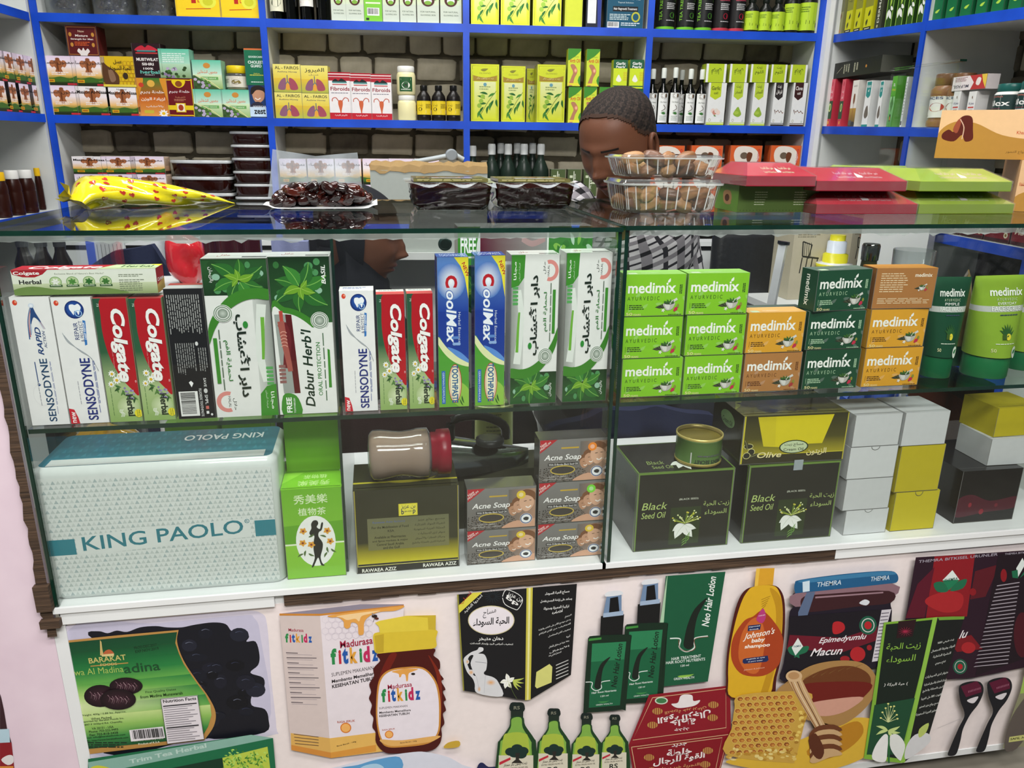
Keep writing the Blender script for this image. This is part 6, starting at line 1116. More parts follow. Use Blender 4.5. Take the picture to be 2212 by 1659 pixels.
# foil wrapped trays with slanting tops
def tray(lab, x0, x1, yb, w, z, col, dark, grp, mirror=0, ht=1):
    u0, z0 = K.px(x0, yb, w); u1, _ = K.px(x1, yb, w); W2 = u1-u0; D2 = .13; h1, h2 = .016, .0355; i1, i2 = .022, .048; m = Mb(); wob = random.Random(int(x0))
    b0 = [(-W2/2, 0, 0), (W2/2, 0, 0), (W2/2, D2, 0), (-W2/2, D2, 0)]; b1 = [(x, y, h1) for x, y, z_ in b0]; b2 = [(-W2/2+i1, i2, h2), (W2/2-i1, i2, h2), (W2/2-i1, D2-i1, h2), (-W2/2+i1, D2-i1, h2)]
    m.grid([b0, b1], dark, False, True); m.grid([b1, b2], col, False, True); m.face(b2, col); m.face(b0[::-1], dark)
    a = Art(220, 60); n_ = 2
    for k in range(n_):
        x = 40+k*88; a.T('تمور حائط المدينة', x, 18, x+62, 32, 'e9c9cc' if 'a' in dark[:1] or dark.startswith('8') else 'e6efc4', 0, .8).T('Tumoor Al Madinah Dates', x, 38, x+62, 46, 'e9c9cc' if dark.startswith('8') else 'e6efc4')
    a.P([112, 22, 120, 30, 128, 36, 126, 44, 106, 44, 108, 30], 'f0e6e8')
    sl = math.hypot(i2, h2-h1); m.art(a, (-W2/2+i1, i2, h2), (W2-2*i1, 0, 0), (0, -i2, h1-h2)); t = thing('date_tray', lab, 'dates', grp); m.build('box', 'foil', t); place(t, K, (u0+u1)/2, w, z)
    f_ = Mb(); rows = []
    for b in (b0, b1, b2): rows.append([(p[0]*1.012, D2/2+(p[1]-D2/2)*1.02, p[2]+.0012) for p in [tuple(np.array(b[i])*(1-s_)+np.array(b[(i+1) % 4])*s_) for i in range(4) for s_ in (0, .25, .5, .75)]])
    f_.grid(rows, 'fff', False, True); f_.build('cling_film', 'film', t); return z+h2+.0018
TG = 'film wrapped date trays on the right glass top'
wt = top_at(1870, 463, ZT2)[1]; wt2 = wt+.004
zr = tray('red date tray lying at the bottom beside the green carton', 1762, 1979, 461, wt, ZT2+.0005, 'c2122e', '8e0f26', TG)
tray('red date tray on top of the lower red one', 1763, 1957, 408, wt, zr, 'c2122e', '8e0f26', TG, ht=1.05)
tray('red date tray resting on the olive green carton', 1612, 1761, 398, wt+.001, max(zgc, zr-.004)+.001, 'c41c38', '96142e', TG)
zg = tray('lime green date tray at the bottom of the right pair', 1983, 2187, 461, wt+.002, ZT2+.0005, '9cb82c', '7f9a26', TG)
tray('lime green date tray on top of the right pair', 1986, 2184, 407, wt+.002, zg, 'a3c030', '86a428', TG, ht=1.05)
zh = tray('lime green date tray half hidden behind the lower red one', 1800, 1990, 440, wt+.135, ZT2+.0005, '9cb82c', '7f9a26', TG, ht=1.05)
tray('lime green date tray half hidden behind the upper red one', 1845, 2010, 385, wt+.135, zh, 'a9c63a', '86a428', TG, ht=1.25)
# date cartons at the right edge
def dcart(lab, x0, y0, w, z, wd, hh, dp, art, rz):
    u0, _ = K.px(x0, y0, w); m = Mb(); m.box(0, wd, 0, dp, 0, hh, 'dcae7c', top='e0b88a', side='c99a66'); m.art(art, (0, 0, hh), (wd, 0, 0), (0, 0, -hh)); o = m.build('date_carton', 'card'); tag(o, lab, 'carton'); place(o, K, u0, w, z, rz=math.radians(rz)); return z+hh
def palm(a, x, y, s):
    a.L([x, y, x+1*s, y+12*s], 1.2*s, '8a4a2a')
    for an in (-160, -130, -100, -70, -40, -15): a.leaf(x, y, an, 8*s, 2.2*s, '5f8a3a', None)
    a.L([x-9*s, y+12*s, x-9*s, y+2*s, x-5*s, y-1*s, x-2*s, y+3*s], .7*s, '8a4a2a').L([x-12*s, y+13*s, x+8*s, y+12*s], .7*s, '8a4a2a').R(x-8*s, y+4*s, x-7*s, y+7*s, '5a2c1c').R(x-5*s, y+4*s, x-4*s, y+7*s, '5a2c1c')
a1 = Art(260, 90, 'e9bf92'); a1.C([0, 44, 20, 22, 50, 24, 90, 46, 140, 54, 200, 54, 260, 50, 260, 90, 0, 90], 'b8863a', 5).C([6, 44, 14, 36, 22, 40, 26, 18, 34, 10, 44, 14, 48, 36, 50, 54, 40, 58, 34, 46, 24, 58, 8, 54], '5a1c12', 4).C([20, 36, 25, 18, 30, 18, 27, 42], '9a4a34', 3).L([28, 17, 35, 32, 35, 54], 1.4, 'd8b09a', 4); palm(a1, 148, 14, 1.7); a1.T('تيوز خيت', 116, 26, 134, 34, 'c4503a').T('Khair Dates', 108, 38, 136, 44, 'c4502a', 0, 1).T('من أجود أنواع التمور', 98, 72, 148, 80, '6a4a1c')
a2 = Art(200, 84, 'e3b88a'); palm(a2, 28, 20, 1.6); a2.T('Khair Dates', 4, 36, 20, 42, 'c4502a').C([0, 60, 40, 50, 120, 64, 200, 56, 200, 84, 0, 84], 'b8863a', 4)
zc_ = dcart('tan date carton with palm drawing, under the wide one at the right edge', 2184, 466, wt+.05, ZT2+.0004, .15, .0885, .2, a2, -34)
dcart('wide tan date carton with dark date picture behind the green trays', 2011, 380, wt+.16, zc_+.0004, .3, .085, .15, a1, -43)
# small glass showcase on a pedestal behind
sc = thing('glass_showcase', 'small frameless glass showcase behind the tan date cartons', 'display case')
gu, gz = K.px(2074, 128, .62); x0, y0 = gu, 1.045+.62; zt_ = gz
XS = min(.2, 1.322-x0)
Mb().box(x0-.004, x0+XS, y0-.004, y0+.26, FL+.001, -.121, 'ddd').build('pedestal', 'white', sc)
for nm_, bx in (('front_glass', (x0, x0+XS, y0, y0+.004, -.12, zt_-.005)), ('end_glass', (x0, x0+.004, y0+.0045, y0+.24, -.12, zt_-.005)), ('top_glass', (x0-.003, x0+XS, y0-.004, y0+.245, zt_-.0045, zt_))):
    p = Mb().box(*bx, 'fff').build(nm_, 'pane', sc)
    if nm_ == 'top_glass': Mb().box(bx[0], bx[1], bx[2]-.0012, bx[2]-.0004, bx[4], bx[5], '000').build('glass_edge', 'edge', p)
# ================================================================ GOODS ON THE WALL SHELVES
WS = .012
_k = {}
def bottle(kind, name, lab, cat, grp, fr, w, xc, yb, yt, wpx, z=None, h=None, rz=0):
    """kind -> shared part meshes of radius 1 and height 1, scaled to the surveyed size"""
    u, z0 = fr.px(xc, yb, w); _, z1 = fr.px(xc, yt, w); ul, _ = fr.px(xc-wpx/2, yb, w); ur, _ = fr.px(xc+wpx/2, yb, w); R_ = abs(ur-ul)/2
    if z is None: z = z0
    hh = h or (z1-z)
    t = thing(name, lab, cat, grp); place(t, fr, u, w+R_+.001, z+.0003, rz=rz)
    for pn_, me in KIND[kind](): o = bpy.data.objects.new(pn_, me); CO.objects.link(o); o.parent = t; o.scale = (R_, R_, hh)
    return z+hh
def parts(key, fn):
    if key not in _k: _k[key] = fn()
    return _k[key]
def sleeve(art, r, z0, z1, half=75, sq=1):
    m = Mb(); ha = math.radians(half); rows = [[(r*math.sin(a)*1.004, -r*math.cos(a)*1.004, z) for a in np.linspace(-ha, ha, 15)] for z in (z0, z1)]; m.grid(rows, art.bg_, True)
    m.artf(art, lambda x, y: np.array([r*math.sin((x/art.W-.5)*2*ha)*1.01, -r*math.cos((x/art.W-.5)*2*ha)*1.01, z1-(z1-z0)*y/art.H]), (0, -1, 0), 0, .004); return m
def sart(W, H, bg): a = Art(W, H); a.bg_ = bg; return a
def kd(body, bmat, prof, cap, cprof, art=None, lz=(0, 1), lr=1, half=75, extra=None, lname='label', inner=None):
    o = [('body', Mb().lathe(prof, body, n=20).mesh('body', bmat)), ('cap', Mb().lathe(cprof, cap, n=20).mesh('cap', 'plas'))]
    if inner: o.insert(0, ('contents', Mb().lathe(inner[0], inner[1], n=16).mesh('contents', 'matte')))
    if art: o.append((lname, sleeve(art, lr, *lz, half).mesh(lname, 'card')))
    return o
BP = [(.92, 0), (1, .02), (1, .55), (.96, .62), (.55, .74), (.36, .80), (.36, .86)]
CP = [(.44, .84), (.46, .85), (.46, .97), (.4, 1)]
def k_aloe():
    a = sart(60, 150, 'e6e8e4'); a.E(30, 14, 17, 17, '2a2418').E(30, 14, 12, 12, '6a4a2a').T('Olio Nostro', 12, 42, 48, 50, '3a4a3a').L([30, 60, 40, 78, 20, 92], 3, '5a4a3a', 3)
    for k in range(7): a.leaf(30, 108, -150+k*20, 16, 5, '3f7a3a', None)
    a.X(12, 116, 48, 142, 4, '8a9a8a', 0, .4)
    return kd('2c2a12', 'green_glass', [(.92, 0), (1, .02), (1, .52), (.9, .6), (.42, .70), (.36, .76), (.36, .86)], 'dfe4dc', [(.44, .82), (.46, .83), (.46, .98), (.4, 1)], a, (.03, .56), 1, 60)
def k_black():
    a = sart(100, 60, 'e0c62c'); a.R(4, 6, 96, 10, '8a7a1c').E(32, 36, 10, 8, '4a3a1c').R(60, 40, 92, 54, 'e6e6e2').T('زيت', 22, 14, 44, 24, '3a2f12').X(60, 14, 92, 34, 4, '6a5a1c'); return kd('15110f', 'plas', [(.86, 0), (1, .03), (1, .14), (.96, .15), (1, .17), (1, .6), (.9, .7), (.5, .82), (.4, .86)], '121212', [(.42, .85), (.5, .86), (.5, .98), (.46, 1)], a, (.17, .56), 1.0, 80)
def k_cream():
    a = sart(60, 60, '2a5a34'); a.E(30, 34, 18, 14, 'e9e9e0').E(30, 34, 7, 5, '2a3a2a').R(8, 6, 52, 14, 'c9d8b8').X(8, 50, 52, 56, 1, 'dfe6d8'); return kd('e9e2ae', 'plas', [(.9, 0), (1, .05), (1, .68), (.9, .78), (.82, .8)], 'ecece6', [(.86, .79), (.9, .8), (.9, .97), (.84, 1)], a, (.12, .62), 1, 42)
def k_cream2(): return kd('e9e2ae', 'plas', [(.9, 0), (1, .05), (1, .68), (.9, .78), (.82, .8)], 'ecece6', [(.86, .79), (.9, .8), (.9, .97), (.84, 1)])
def k_grn():
    a = sart(80, 70, 'c9d6c8'); a.E(50, 40, 16, 16, '4a6a5a').E(50, 40, 12, 12, 'b9c9bc').X(8, 12, 40, 60, 6, '5a6a5e', 0, .35).R(2, 50, 20, 64, 'e9e9e2'); return kd('1c2a22', 'plas', BP, 'dfe2e0', CP, a, (.12, .5), 1, 70)
def k_grn2(): return kd('1c2a22', 'plas', BP, 'dfe2e0', CP)
def k_tea():
    a = sart(70, 150, '161817'); a.T('TEA TREE OIL', 6, 10, 16, 132, '7ab83a', 90, 1).T('TC', 40, 6, 54, 22, 'e6e6e6', 0, 2).T('TOP CLAP', 28, 30, 66, 40, 'e6e6e6', 0, 2).R(30, 52, 64, 60, '4a7a2c').X(30, 66, 64, 92, 4, 'c9c9c9').E(50, 112, 9, 11, '4a8a2c').X(30, 130, 64, 136, 1, 'b9b9b9'); return kd(['6fb832', '6fb832', '161817', '161817', '161817'], 'plas', [(.9, 0), (1, .02), (1, .05), (1, .06), (1, .7), (.8, .8), (.5, .84)], '17181a', [(.5, .83), (.6, .84), (.6, .98), (.55, 1)], a, (.07, .68), 1, 66)
def k_teared():
    a = sart(70, 150, '161415'); a.T('TC', 40, 6, 54, 22, 'e6e6e6', 0, 2).T('TOP CLAP', 22, 30, 62, 40, 'e6e6e6', 0, 2).T('NOURISHING', 20, 48, 64, 56, 'd8506a', 0, 1).X(24, 66, 62, 92, 4, 'c9c9c9').E(44, 112, 9, 11, 'a81c34').X(26, 130, 62, 136, 1, 'b9b9b9'); return kd(['b83a4a', 'b83a4a', '161415', '161415', '161415'], 'plas', [(.9, 0), (1, .02), (1, .05), (1, .06), (1, .7), (.8, .8), (.5, .84)], '17181a', [(.5, .83), (.6, .84), (.6, .98), (.55, 1)], a, (.07, .68), 1, 66)
def k_lime():
    a = sart(90, 80, 'b3d232'); a.P([50, 6, 84, 6, 84, 16, 40, 18], 'e08a2c').X(8, 12, 40, 30, 3, '5a7a1c').R(50, 30, 84, 34, '6a8a2a').R(8, 50, 30, 62, '1c2a14').R(40, 52, 60, 62, '1c2a14').BAR(66, 56, 86, 74); return kd('131611', 'plas', [(.9, 0), (1, .03), (1, .6), (.86, .7), (.44, .8), (.4, .84)], '141a14', [(.44, .83), (.5, .84), (.5, .97), (.46, 1)], a, (.06, .58), 1, 80)
def k_oil():
    a = sart(80, 60, 'e0dec4'); a.C([20, 40, 30, 20, 56, 18, 64, 36, 44, 48], '2a3a1c', 4).R(4, 4, 76, 10, 'c9b04a'); return kd('3f3a10', 'green_glass', BP, '2a3a1c', CP, a, (.12, .42), 1, 70, inner=([(.9, .01), (.94, .03), (.94, .55)], '6a5a10'))
def k_oil2(): return kd('5a4a10', 'green_glass', BP, '2a3a1c', CP, inner=([(.9, .01), (.94, .03), (.94, .58)], '7a661c'))
def k_oil3():
    a = sart(80, 60, 'ecebe2'); a.P([0, 0, 20, 0, 30, 50, 14, 50], 'c02a34').P([50, 10, 80, 4, 80, 40, 56, 44], '3f8a3c'); return kd('4a3a10', 'green_glass', BP, '2a3a1c', CP, a, (.2, .5), 1, 70, inner=([(.9, .01), (.94, .03), (.94, .58)], '5a4612'))
def k_honey(c):
    return lambda: kd('2a0d06', 'plas', [(.9, 0), (1, .03), (1, .1), (.95, .13), (1, .16), (1, .5), (.95, .53), (1, .56), (.98, .68), (.8, .78), (.74, .82)], c, [(.8, .81), (.84, .82), (.84, .97), (.78, 1)])
def k_spice(c1, c2, pr):
    def f():
        a = sart(90, 70, 'e6e4dc'); a.R(0, 0, 90, 12, c1).T('SPICES', 20, 2, 70, 10, '2a3a6a', 0, 1).E(56, 36, 18, 14, c2).E(24, 38, 6, 10, c2).R(0, 60, 90, 70, pr).R(6, 60, 34, 67, '2a2a22'); return kd('8a5f42', 'plas', [(.9, 0), (1, .03), (1, .12), (.9, .16), (.96, .18), (.96, .56), (1, .6), (1, .7), (.8, .78)], '6a4a30', [(.8, .78), (.84, .79), (.84, .98), (.8, 1)], a, (.18, .58), .97, 80)
    return f
def k_pil():
    a = sart(90, 60, '223a38'); a.R(0, 0, 90, 16, 'e9e9e6').T('Himalaya', 26, 3, 60, 12, 'c97a6a').T('Pilex', 14, 22, 76, 44, 'f0f0ec', 0, 1.5).R(0, 50, 90, 60, 'e9e9e6').X(14, 53, 60, 57, 1, '8a3a4a'); return kd('e4e4e0', 'plas', [(.94, 0), (1, .03), (1, .62), (.9, .7), (.8, .72)], '1c5a54', [(.84, .71), (.88, .72), (.88, .97), (.82, 1)], a, (.06, .6), 1, 80)
def k_jar():
    a = sart(90, 60, 'd9d4c4'); a.R(30, 12, 64, 50, 'e6e2d6').E(46, 32, 12, 12, '6a5a2a'); [a.E(40+k*4, 28+(k*7) % 10, 4, 3, '8a7a3a') for k in range(5)]; a.X(4, 16, 26, 40, 4, '8a8a7a'); return kd('c9c2a8', 'clam', [(.9, 0), (1, .05), (1, .6), (.86, .68)], 'e6c81c', [(.84, .68), (.9, .7), (.9, .97), (.84, 1)], a, (.1, .56), 1, 80, inner=([(.86, .02), (.9, .05), (.9, .55)], 'a99a6a'))
KIND = {k: (lambda k=k, f=f: parts(k, f)) for k, f in dict(aloe=k_aloe, black=k_black, cream=k_cream, cream2=k_cream2, grn=k_grn, grn2=k_grn2, tea=k_tea, teared=k_teared, lime=k_lime, oil=k_oil, oil2=k_oil2, oil3=k_oil3, honeyy=k_honey('e6b81c'), honeyw=k_honey('e2e2de'), sp1=k_spice('5fa8c9', 'b03a3a', '8fb83a'), sp2=k_spice('c9402c', '8a2a2a', 'd88a2c'), pil=k_pil, jar=k_jar).items()}

# ---- carton fronts
def a_root(arab):
    a = Art(66, 66); a.R(0, 0, 66, 24, 'ead8ee' if arab else 'f0eeee', 'f6ecee').R(0, 24, 66, 42, 'f6ecee', 'f0c070').R(0, 42, 66, 50, 'f0c070', '8a8a2c').R(0, 50, 66, 66, '3a5a20', '1a1a12').C([0, 47, 16, 50, 34, 46, 52, 50, 66, 44, 66, 56, 0, 58], '3f6a26', 3)
    a.C([26, 12, 33, 9, 40, 12, 42, 22, 38, 28, 40, 36, 33, 40, 26, 36, 28, 28, 24, 22], 'a2623a', 4).C([18, 12, 24, 10, 27, 18, 22, 26, 17, 20], 'b4714a', 3).C([48, 12, 42, 10, 39, 18, 44, 26, 49, 20], 'b4714a', 3).C([29, 6, 33, 4, 37, 6, 36, 12, 30, 12], '8a5030', 3).C([30, 14, 33, 14, 33, 34, 30, 30], '6f3d22', 3)
    if arab: a.T('معجون النساء', 4, 10, 62, 20, '2a1f1c', 0, 1)
    else: a.T('Natural', 22, 3, 42, 7, '2a1f1c').T('Maajon Al-Nisaa', 3, 9, 62, 19, '17120f', 0, 3)
    a.X(18, 36, 52, 44, 2, 'f3e8e2', 0, .6).R(8, 52, 22, 59, 'd9a81c').R(10, 54, 20, 57, 'a8641c').R(46, 61, 64, 65, 'c02a3a').R(50, 54, 58, 57, '5a8a2c'); return a
root_side = Art(40, 66); root_side.R(0, 0, 40, 66, 'e6c9b0', 'a8723a').X(6, 8, 34, 36, 6, '7a6a5a').R(0, 54, 40, 66, '3a2a1c')
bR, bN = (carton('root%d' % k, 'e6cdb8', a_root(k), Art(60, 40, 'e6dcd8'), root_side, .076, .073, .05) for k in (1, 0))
def simple(key, bg, f, w=.07, h=.07, d=.05, mat='card', side=None, top=None, W=None):
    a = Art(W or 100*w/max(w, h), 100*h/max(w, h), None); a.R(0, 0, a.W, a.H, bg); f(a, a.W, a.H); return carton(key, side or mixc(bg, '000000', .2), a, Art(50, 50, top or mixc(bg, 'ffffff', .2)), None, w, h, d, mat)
def f_strength(a, W, H):
    a.L([4, 4, W-4, 4, W-4, H-4, 4, H-4, 4, 4], 2, 'b07a3a').T('New', W*.4, 12, W*.6, 18, 'e6cdb0').T('Mixture', W*.3, 24, W*.7, 30, 'efe4dc', 0, 2).T('Strength for Men', W*.14, 34, W*.86, 40, 'efe4dc', 0, 2).X(W*.25, 44, W*.75, 56, 3, 'd8602c')
    a.C([W*.3, 70, W*.36, 62, W*.44, 68, W*.5, 60, W*.56, 68, W*.64, 62, W*.7, 70, W*.62, 78, W*.58, 90, W*.42, 90, W*.38, 78], 'e9e2de', 4)
    for x, y in ((.14, 24), (.86, 24), (.16, 52), (.84, 52)): a.E(W*x, y, 5, 6, 'c08a3a', 10)
def f_honey(a, W, H):
    for i in range(5):
        for j in range(7): a.O(W*.5+i*11+(j % 2)*5, 20+j*12, 7, 7, 1.2, 'b98a1c', 6)
    a.C([6, 20, 20, 30, 36, 40, 50, 60, 44, 88, 10, 86, 2, 60], '5a3a22', 4).C([20, 40, 34, 44, 40, 70, 24, 76], '8a6a52', 3).T('عسل', 38, 10, 64, 24, '2a2210', 0, 2).T('الحبة السوداء', 22, 28, 90, 44, '2a2210', 0, 2).E(W*.7, 58, 8, 10, '3a2c1c').R(0, 84, W, 92, 'e6d04a')
def f_mub(a, W, H): a.C([10, 14, 24, 6, 32, 12, 40, 5, 58, 15, 58, 22, 10, 22], 'c02a3a', 3).R(12, 20, 56, 24, '3a8a8a').R(8, 26, 60, 30, 'b83a3a').T('MUBTWILAT', 8, 42, 60, 51, 'efeae6', 0, 3).T('SIHRI', 20, 56, 48, 64, 'efeae6', 0, 3).T('100%', 22, 70, 46, 76, 'efeae6', 0, 2).T('herbal', 14, 78, 60, 88, '6ac0b0', 0, 2).T('PRODUCT', 24, 90, 48, 93, 'efeae6')
def f_mint(a, W, H):
    a.R(0, 0, W, H*.5, '5fbfa0', 'c6e6d2').R(0, H*.5, W, H, 'd3e8c0', '8fb060').E(W*.5, 18, 12, 9, 'c98a3c').T('معجون الشفائين', W*.16, 32, W*.84, 46, 'd8703a', 0, 1.5).R(W*.26, 54, W*.86, 64, '6aa85a').T('100% natural', W*.34, 56, W*.78, 61, 'e9f2e0')
    a.C([0, 52, 20, 58, 50, 74, 90, 100, 0, 100], '3c5a2c', 4); r = random.Random(3)
    for k in range(14): q = r.random(); a.E(4+q*56, 62+r.random()*34*(1-q*.3)+q*8, 6, 5, r.choice(('8a7a9a', '5f8a3c', '2f4a24', 'b3a8c0', '46702c')), 8)
    a.L([10, 50, 40, 60, 70, 78, 96, 100], 2, 'e9e2a0', 4)
def f_mintback(a, W, H):
    a.R(0, 0, W, H*.5, '5fbfa0', 'a8d8c0').R(0, H*.5, W, H, 'b3d8b8', '7f9a6a').X(12, 14, W-10, 46, 5, 'e6f2ea', 0, .4); r = random.Random(4)
    for k in range(22): a.E(r.uniform(4, W-4), r.uniform(60, 92), 6, 5, r.choice(('8a7a9a', '5f8a3c', '2f4a24', 'b3a8c0', '46702c')), 8)
def f_orange(a, W, H):
    a.R(0, 0, W, H*.5, '3a7a2c', 'b8561c').R(0, H*.5, W, H, 'c8641c', 'e09a4a').C([0, 0, 20, 0, 12, 30, 0, 60], 'd8902c', 3).C([W, 0, W-16, 0, W-10, 30, W, 60], 'd8902c', 3).E(W*.5, 14, 9, 9, 'e0b04a').T('خلطة بهرم', 10, 32, W-8, 43, 'f0e4da', 0, 2.5).T('لزيادة الوزن', 10, 50, W-8, 60, 'f0e4da', 0, 2.5).T('بالأعشاب', 20, 70, W-14, 77, 'f0e4da', 0, 1.5).R(W*.2, 84, W*.5, 92, 'c9b83a')
    for k in range(9): a.leaf(W*.8, 92, k*40, 12, 5, 'f0efe8', None)
    a.E(W*.8, 92, 4, 4, 'e6b81c').E(14, 18, 6, 6, 'c8402c')
def f_maroon(a, W, H): a.L([6, 8, 10, 4, W-10, 4, W-6, 8, W-6, 92, W-10, 96, 10, 96, 6, 92, 6, 8], 2.4, 'e6c81c', 3).C([W*.3, 4, W*.7, 4, W*.66, 18, W*.5, 24, W*.34, 18], 'e6c81c', 4).E(W*.5, 14, 8, 8, '8a4a1c').T('خلطة بهرم', 12, 30, W-12, 40, 'f0e6e4', 0, 2).T('للضغط', 24, 46, W-24, 51, 'c98a6a').X(22, 54, W-22, 60, 2, 'c98a6a').R(6, 70, W-6, 82, 'e6c81c').R(W*.34, 64, W*.66, 88, 'e6c81c').R(W*.38, 66, W*.62, 86, 'f0e6c8').E(W*.5, 76, 6, 8, 'a83a1c')
def f_chol(a, W, H): a.R(0, 0, W, 4, 'd8703a').T('GOODCARE', 10, 20, W-8, 25, 'dfeee6', 0, 2).T('CHOLEST', 8, 33, W-6, 41, 'eef6f0', 0, 2).T('GUARD', 14, 43, W-12, 51, 'eef6f0', 0, 2).T('Medicine', 20, 66, W-18, 69, 'd8d04a').X(10, 71, W-8, 75, 1, 'd8d04a').X(12, 90, W-10, 94, 1, 'dfeee6')
def f_zest(a, W, H): a.C([10, 20, 16, 8, 34, 6, 46, 16, 46, 34, 40, 46, 26, 54, 14, 44], 'c08f70', 4).C([6, 26, 10, 6, 30, 0, 48, 8, 50, 26, 42, 16, 24, 14, 12, 26], '241c1a', 4).L([18, 38, 26, 43, 34, 38], 2.4, 'f0ece8', 3).C([4, 60, 20, 50, 34, 52, 40, 64, 10, 70], '2a2a3a', 3).R(0, 66, W, 96, 'c6dcec').T('GOODCARE', 10, 62, W-8, 68, 'dfe8f0', 0, 2).T('zest', 12, 72, W-14, 88, '16181c', 0, 3)
def f_lung(ar):
    def f(a, W, H):
        a.R(0, 0, W, H*.5, 'e6dc7a', 'e0c84a').R(0, H*.5, W, H, 'dcb83a', 'a8b04a')
        if ar: a.T('الفيروز', 16, 8, W-14, 26, '3a3a2a', 0, 1.5).T('عسل', 30, 30, 66, 37, '3a3a5a')
        else: a.T('AL - FAIROS', 8, 7, W-8, 18, '3a3a2a', 0, 1.5).T('Asthma Honey', 16, 24, W-14, 31, '3a3a5a', 0, 1)
        a.C([W*.44, 50, W*.3, 54, W*.18, 72, W*.16, 88, W*.3, 92, W*.42, 86], '8a5a72', 4).C([W*.56, 50, W*.72, 54, W*.84, 72, W*.86, 88, W*.7, 92, W*.58, 86], 'a04a5a', 4).L([W*.5, 38, W*.5, 62, W*.42, 72], 3, '5a6a7a').L([W*.5, 60, W*.58, 72], 3, '5a6a7a').C([W*.45, 70, W*.55, 70, W*.56, 90, W*.44, 90], 'e0a03c', 3)
    return f
def f_fib(a, W, H):
    a.R(0, 0, W, 18, 'a81c2c').R(0, 3, W, 5, 'e9dede').R(0, 9, W, 10, 'e9dede').C([8, 22, 14, 14, 20, 18, 26, 13, 36, 22], '1c1c1c', 3).R(8, 20, 36, 23, '4a8a8a').R(8, 25, 36, 27, 'b83a3a').T('Fibroids', 4, 31, W-3, 39, '8a1c2c', 0, 2).X(5, 43, W-5, 46, 1, '6a6a7a')
    a.C([W*.42, 60, W*.58, 60, W*.6, 68, W*.54, 80, W*.52, 86, W*.48, 86, W*.46, 80, W*.4, 68], 'c8603a', 4).L([W*.42, 61, W*.3, 54, W*.16, 56, W*.14, 62], 1.6, 'b8503a', 4).L([W*.58, 61, W*.7, 54, W*.84, 56, W*.86, 62], 1.6, 'b8503a', 4).R(0, 86, W, 100, 'b81c2c').T('للأورام الليفية', 10, 89, W-10, 94, 'f0dede', 0, 1)
def f_tin(a, W, H):
    a.L([3, 3, W-3, 3, W-3, H-3, 3, H-3, 3, 3], .6, '8a9a2c').C([6, 6, W-6, 6, W-6, 20, W*.5, 24, 6, 20], 'd3dc3a', 3).R(4, 19, W-4, 29, 'a88a3a').C([4, 19, W*.5, 23, W-4, 19, W-4, 15, 4, 15], 'd3dc3a', 3).leaf(W*.34, 10, -10, 14, 5, '8a8a3a', None).T('OLIVIANO', W*.3, 14, W*.7, 17, '8a8a3a').T('زيت زيتون بكر', W*.2, 22, W*.8, 26, 'e6dca0').R(6, 30, W-6, 60, 'e3e8b0', 'dfe680').E(W*.5, 35, 3, 3, '6aa0b0').X(W*.3, 38, W*.7, 46, 2, '9aa86a').R(6, 60, W-6, H-5, 'dfe680', 'dfe63c')
    a.L([W*.9, 46, W*.6, 66, W*.3, 92], 1, '7a8a3a', 3)
    for k, (x, y, an) in enumerate(((.6, .52, 190), (.86, .5, 150), (.5, .6, 200), (.8, .62, 110), (.7, .66, 95), (.62, .72, 100), (.45, .74, 120), (.34, .8, 110), (.9, .6, 80), (.55, .68, 170), (.3, .84, 60))): a.leaf(W*x, y*100, an, 15, 4, ('2f6a34', '4a8a3c', '356f30')[k % 3], None)
    for x, y in ((.36, 64), (.3, 72), (.42, 56)): a.E(W*x, y, 4, 4, '9ac04a')
def f_arth(a, W, H): a.C([0, 0, W, 0, W*.7, 16, W*.3, 26, 0, 30], '3f8a2c', 3).T('Ayurvedic', 10, 20, W-6, 24, '5a8a2c').T('Arth Oil', 6, 27, W-3, 37, 'c8502c', 0, 2.5).C([W*.2, 44, W*.5, 42, W*.75, 56, W*.72, 66, W*.55, 78, W*.4, 98, W*.1, 98, W*.3, 76, W*.42, 62], 'b07a5a', 4).E(W*.62, 58, 6, 7, 'f3c8a8', 12, c2='c8704a').R(0, 92, W, 97, 'e6d83a').C([W, 70, W*.8, 84, W, 98], '3f8a2c', 2)
def f_garlic(a, W, H): a.R(0, 0, W, 30, '1f5a3a').T('Garlic', 10, 8, W-8, 18, 'f2f2ee', 0, 2.5).T("Pearls'", 10, 20, W-8, 29, 'f2f2ee', 0, 2.5).C([12, 72, 16, 60, 22, 52, 28, 60, 34, 72, 24, 78], 'ecebe0', 3); [a.O(44+(k % 2)*8, 46+(k//2)*8, 3.4, 3, 1, 'c9802c', 10) for k in range(8)]; a.R(0, 90, W, 94, '1f5a3a')
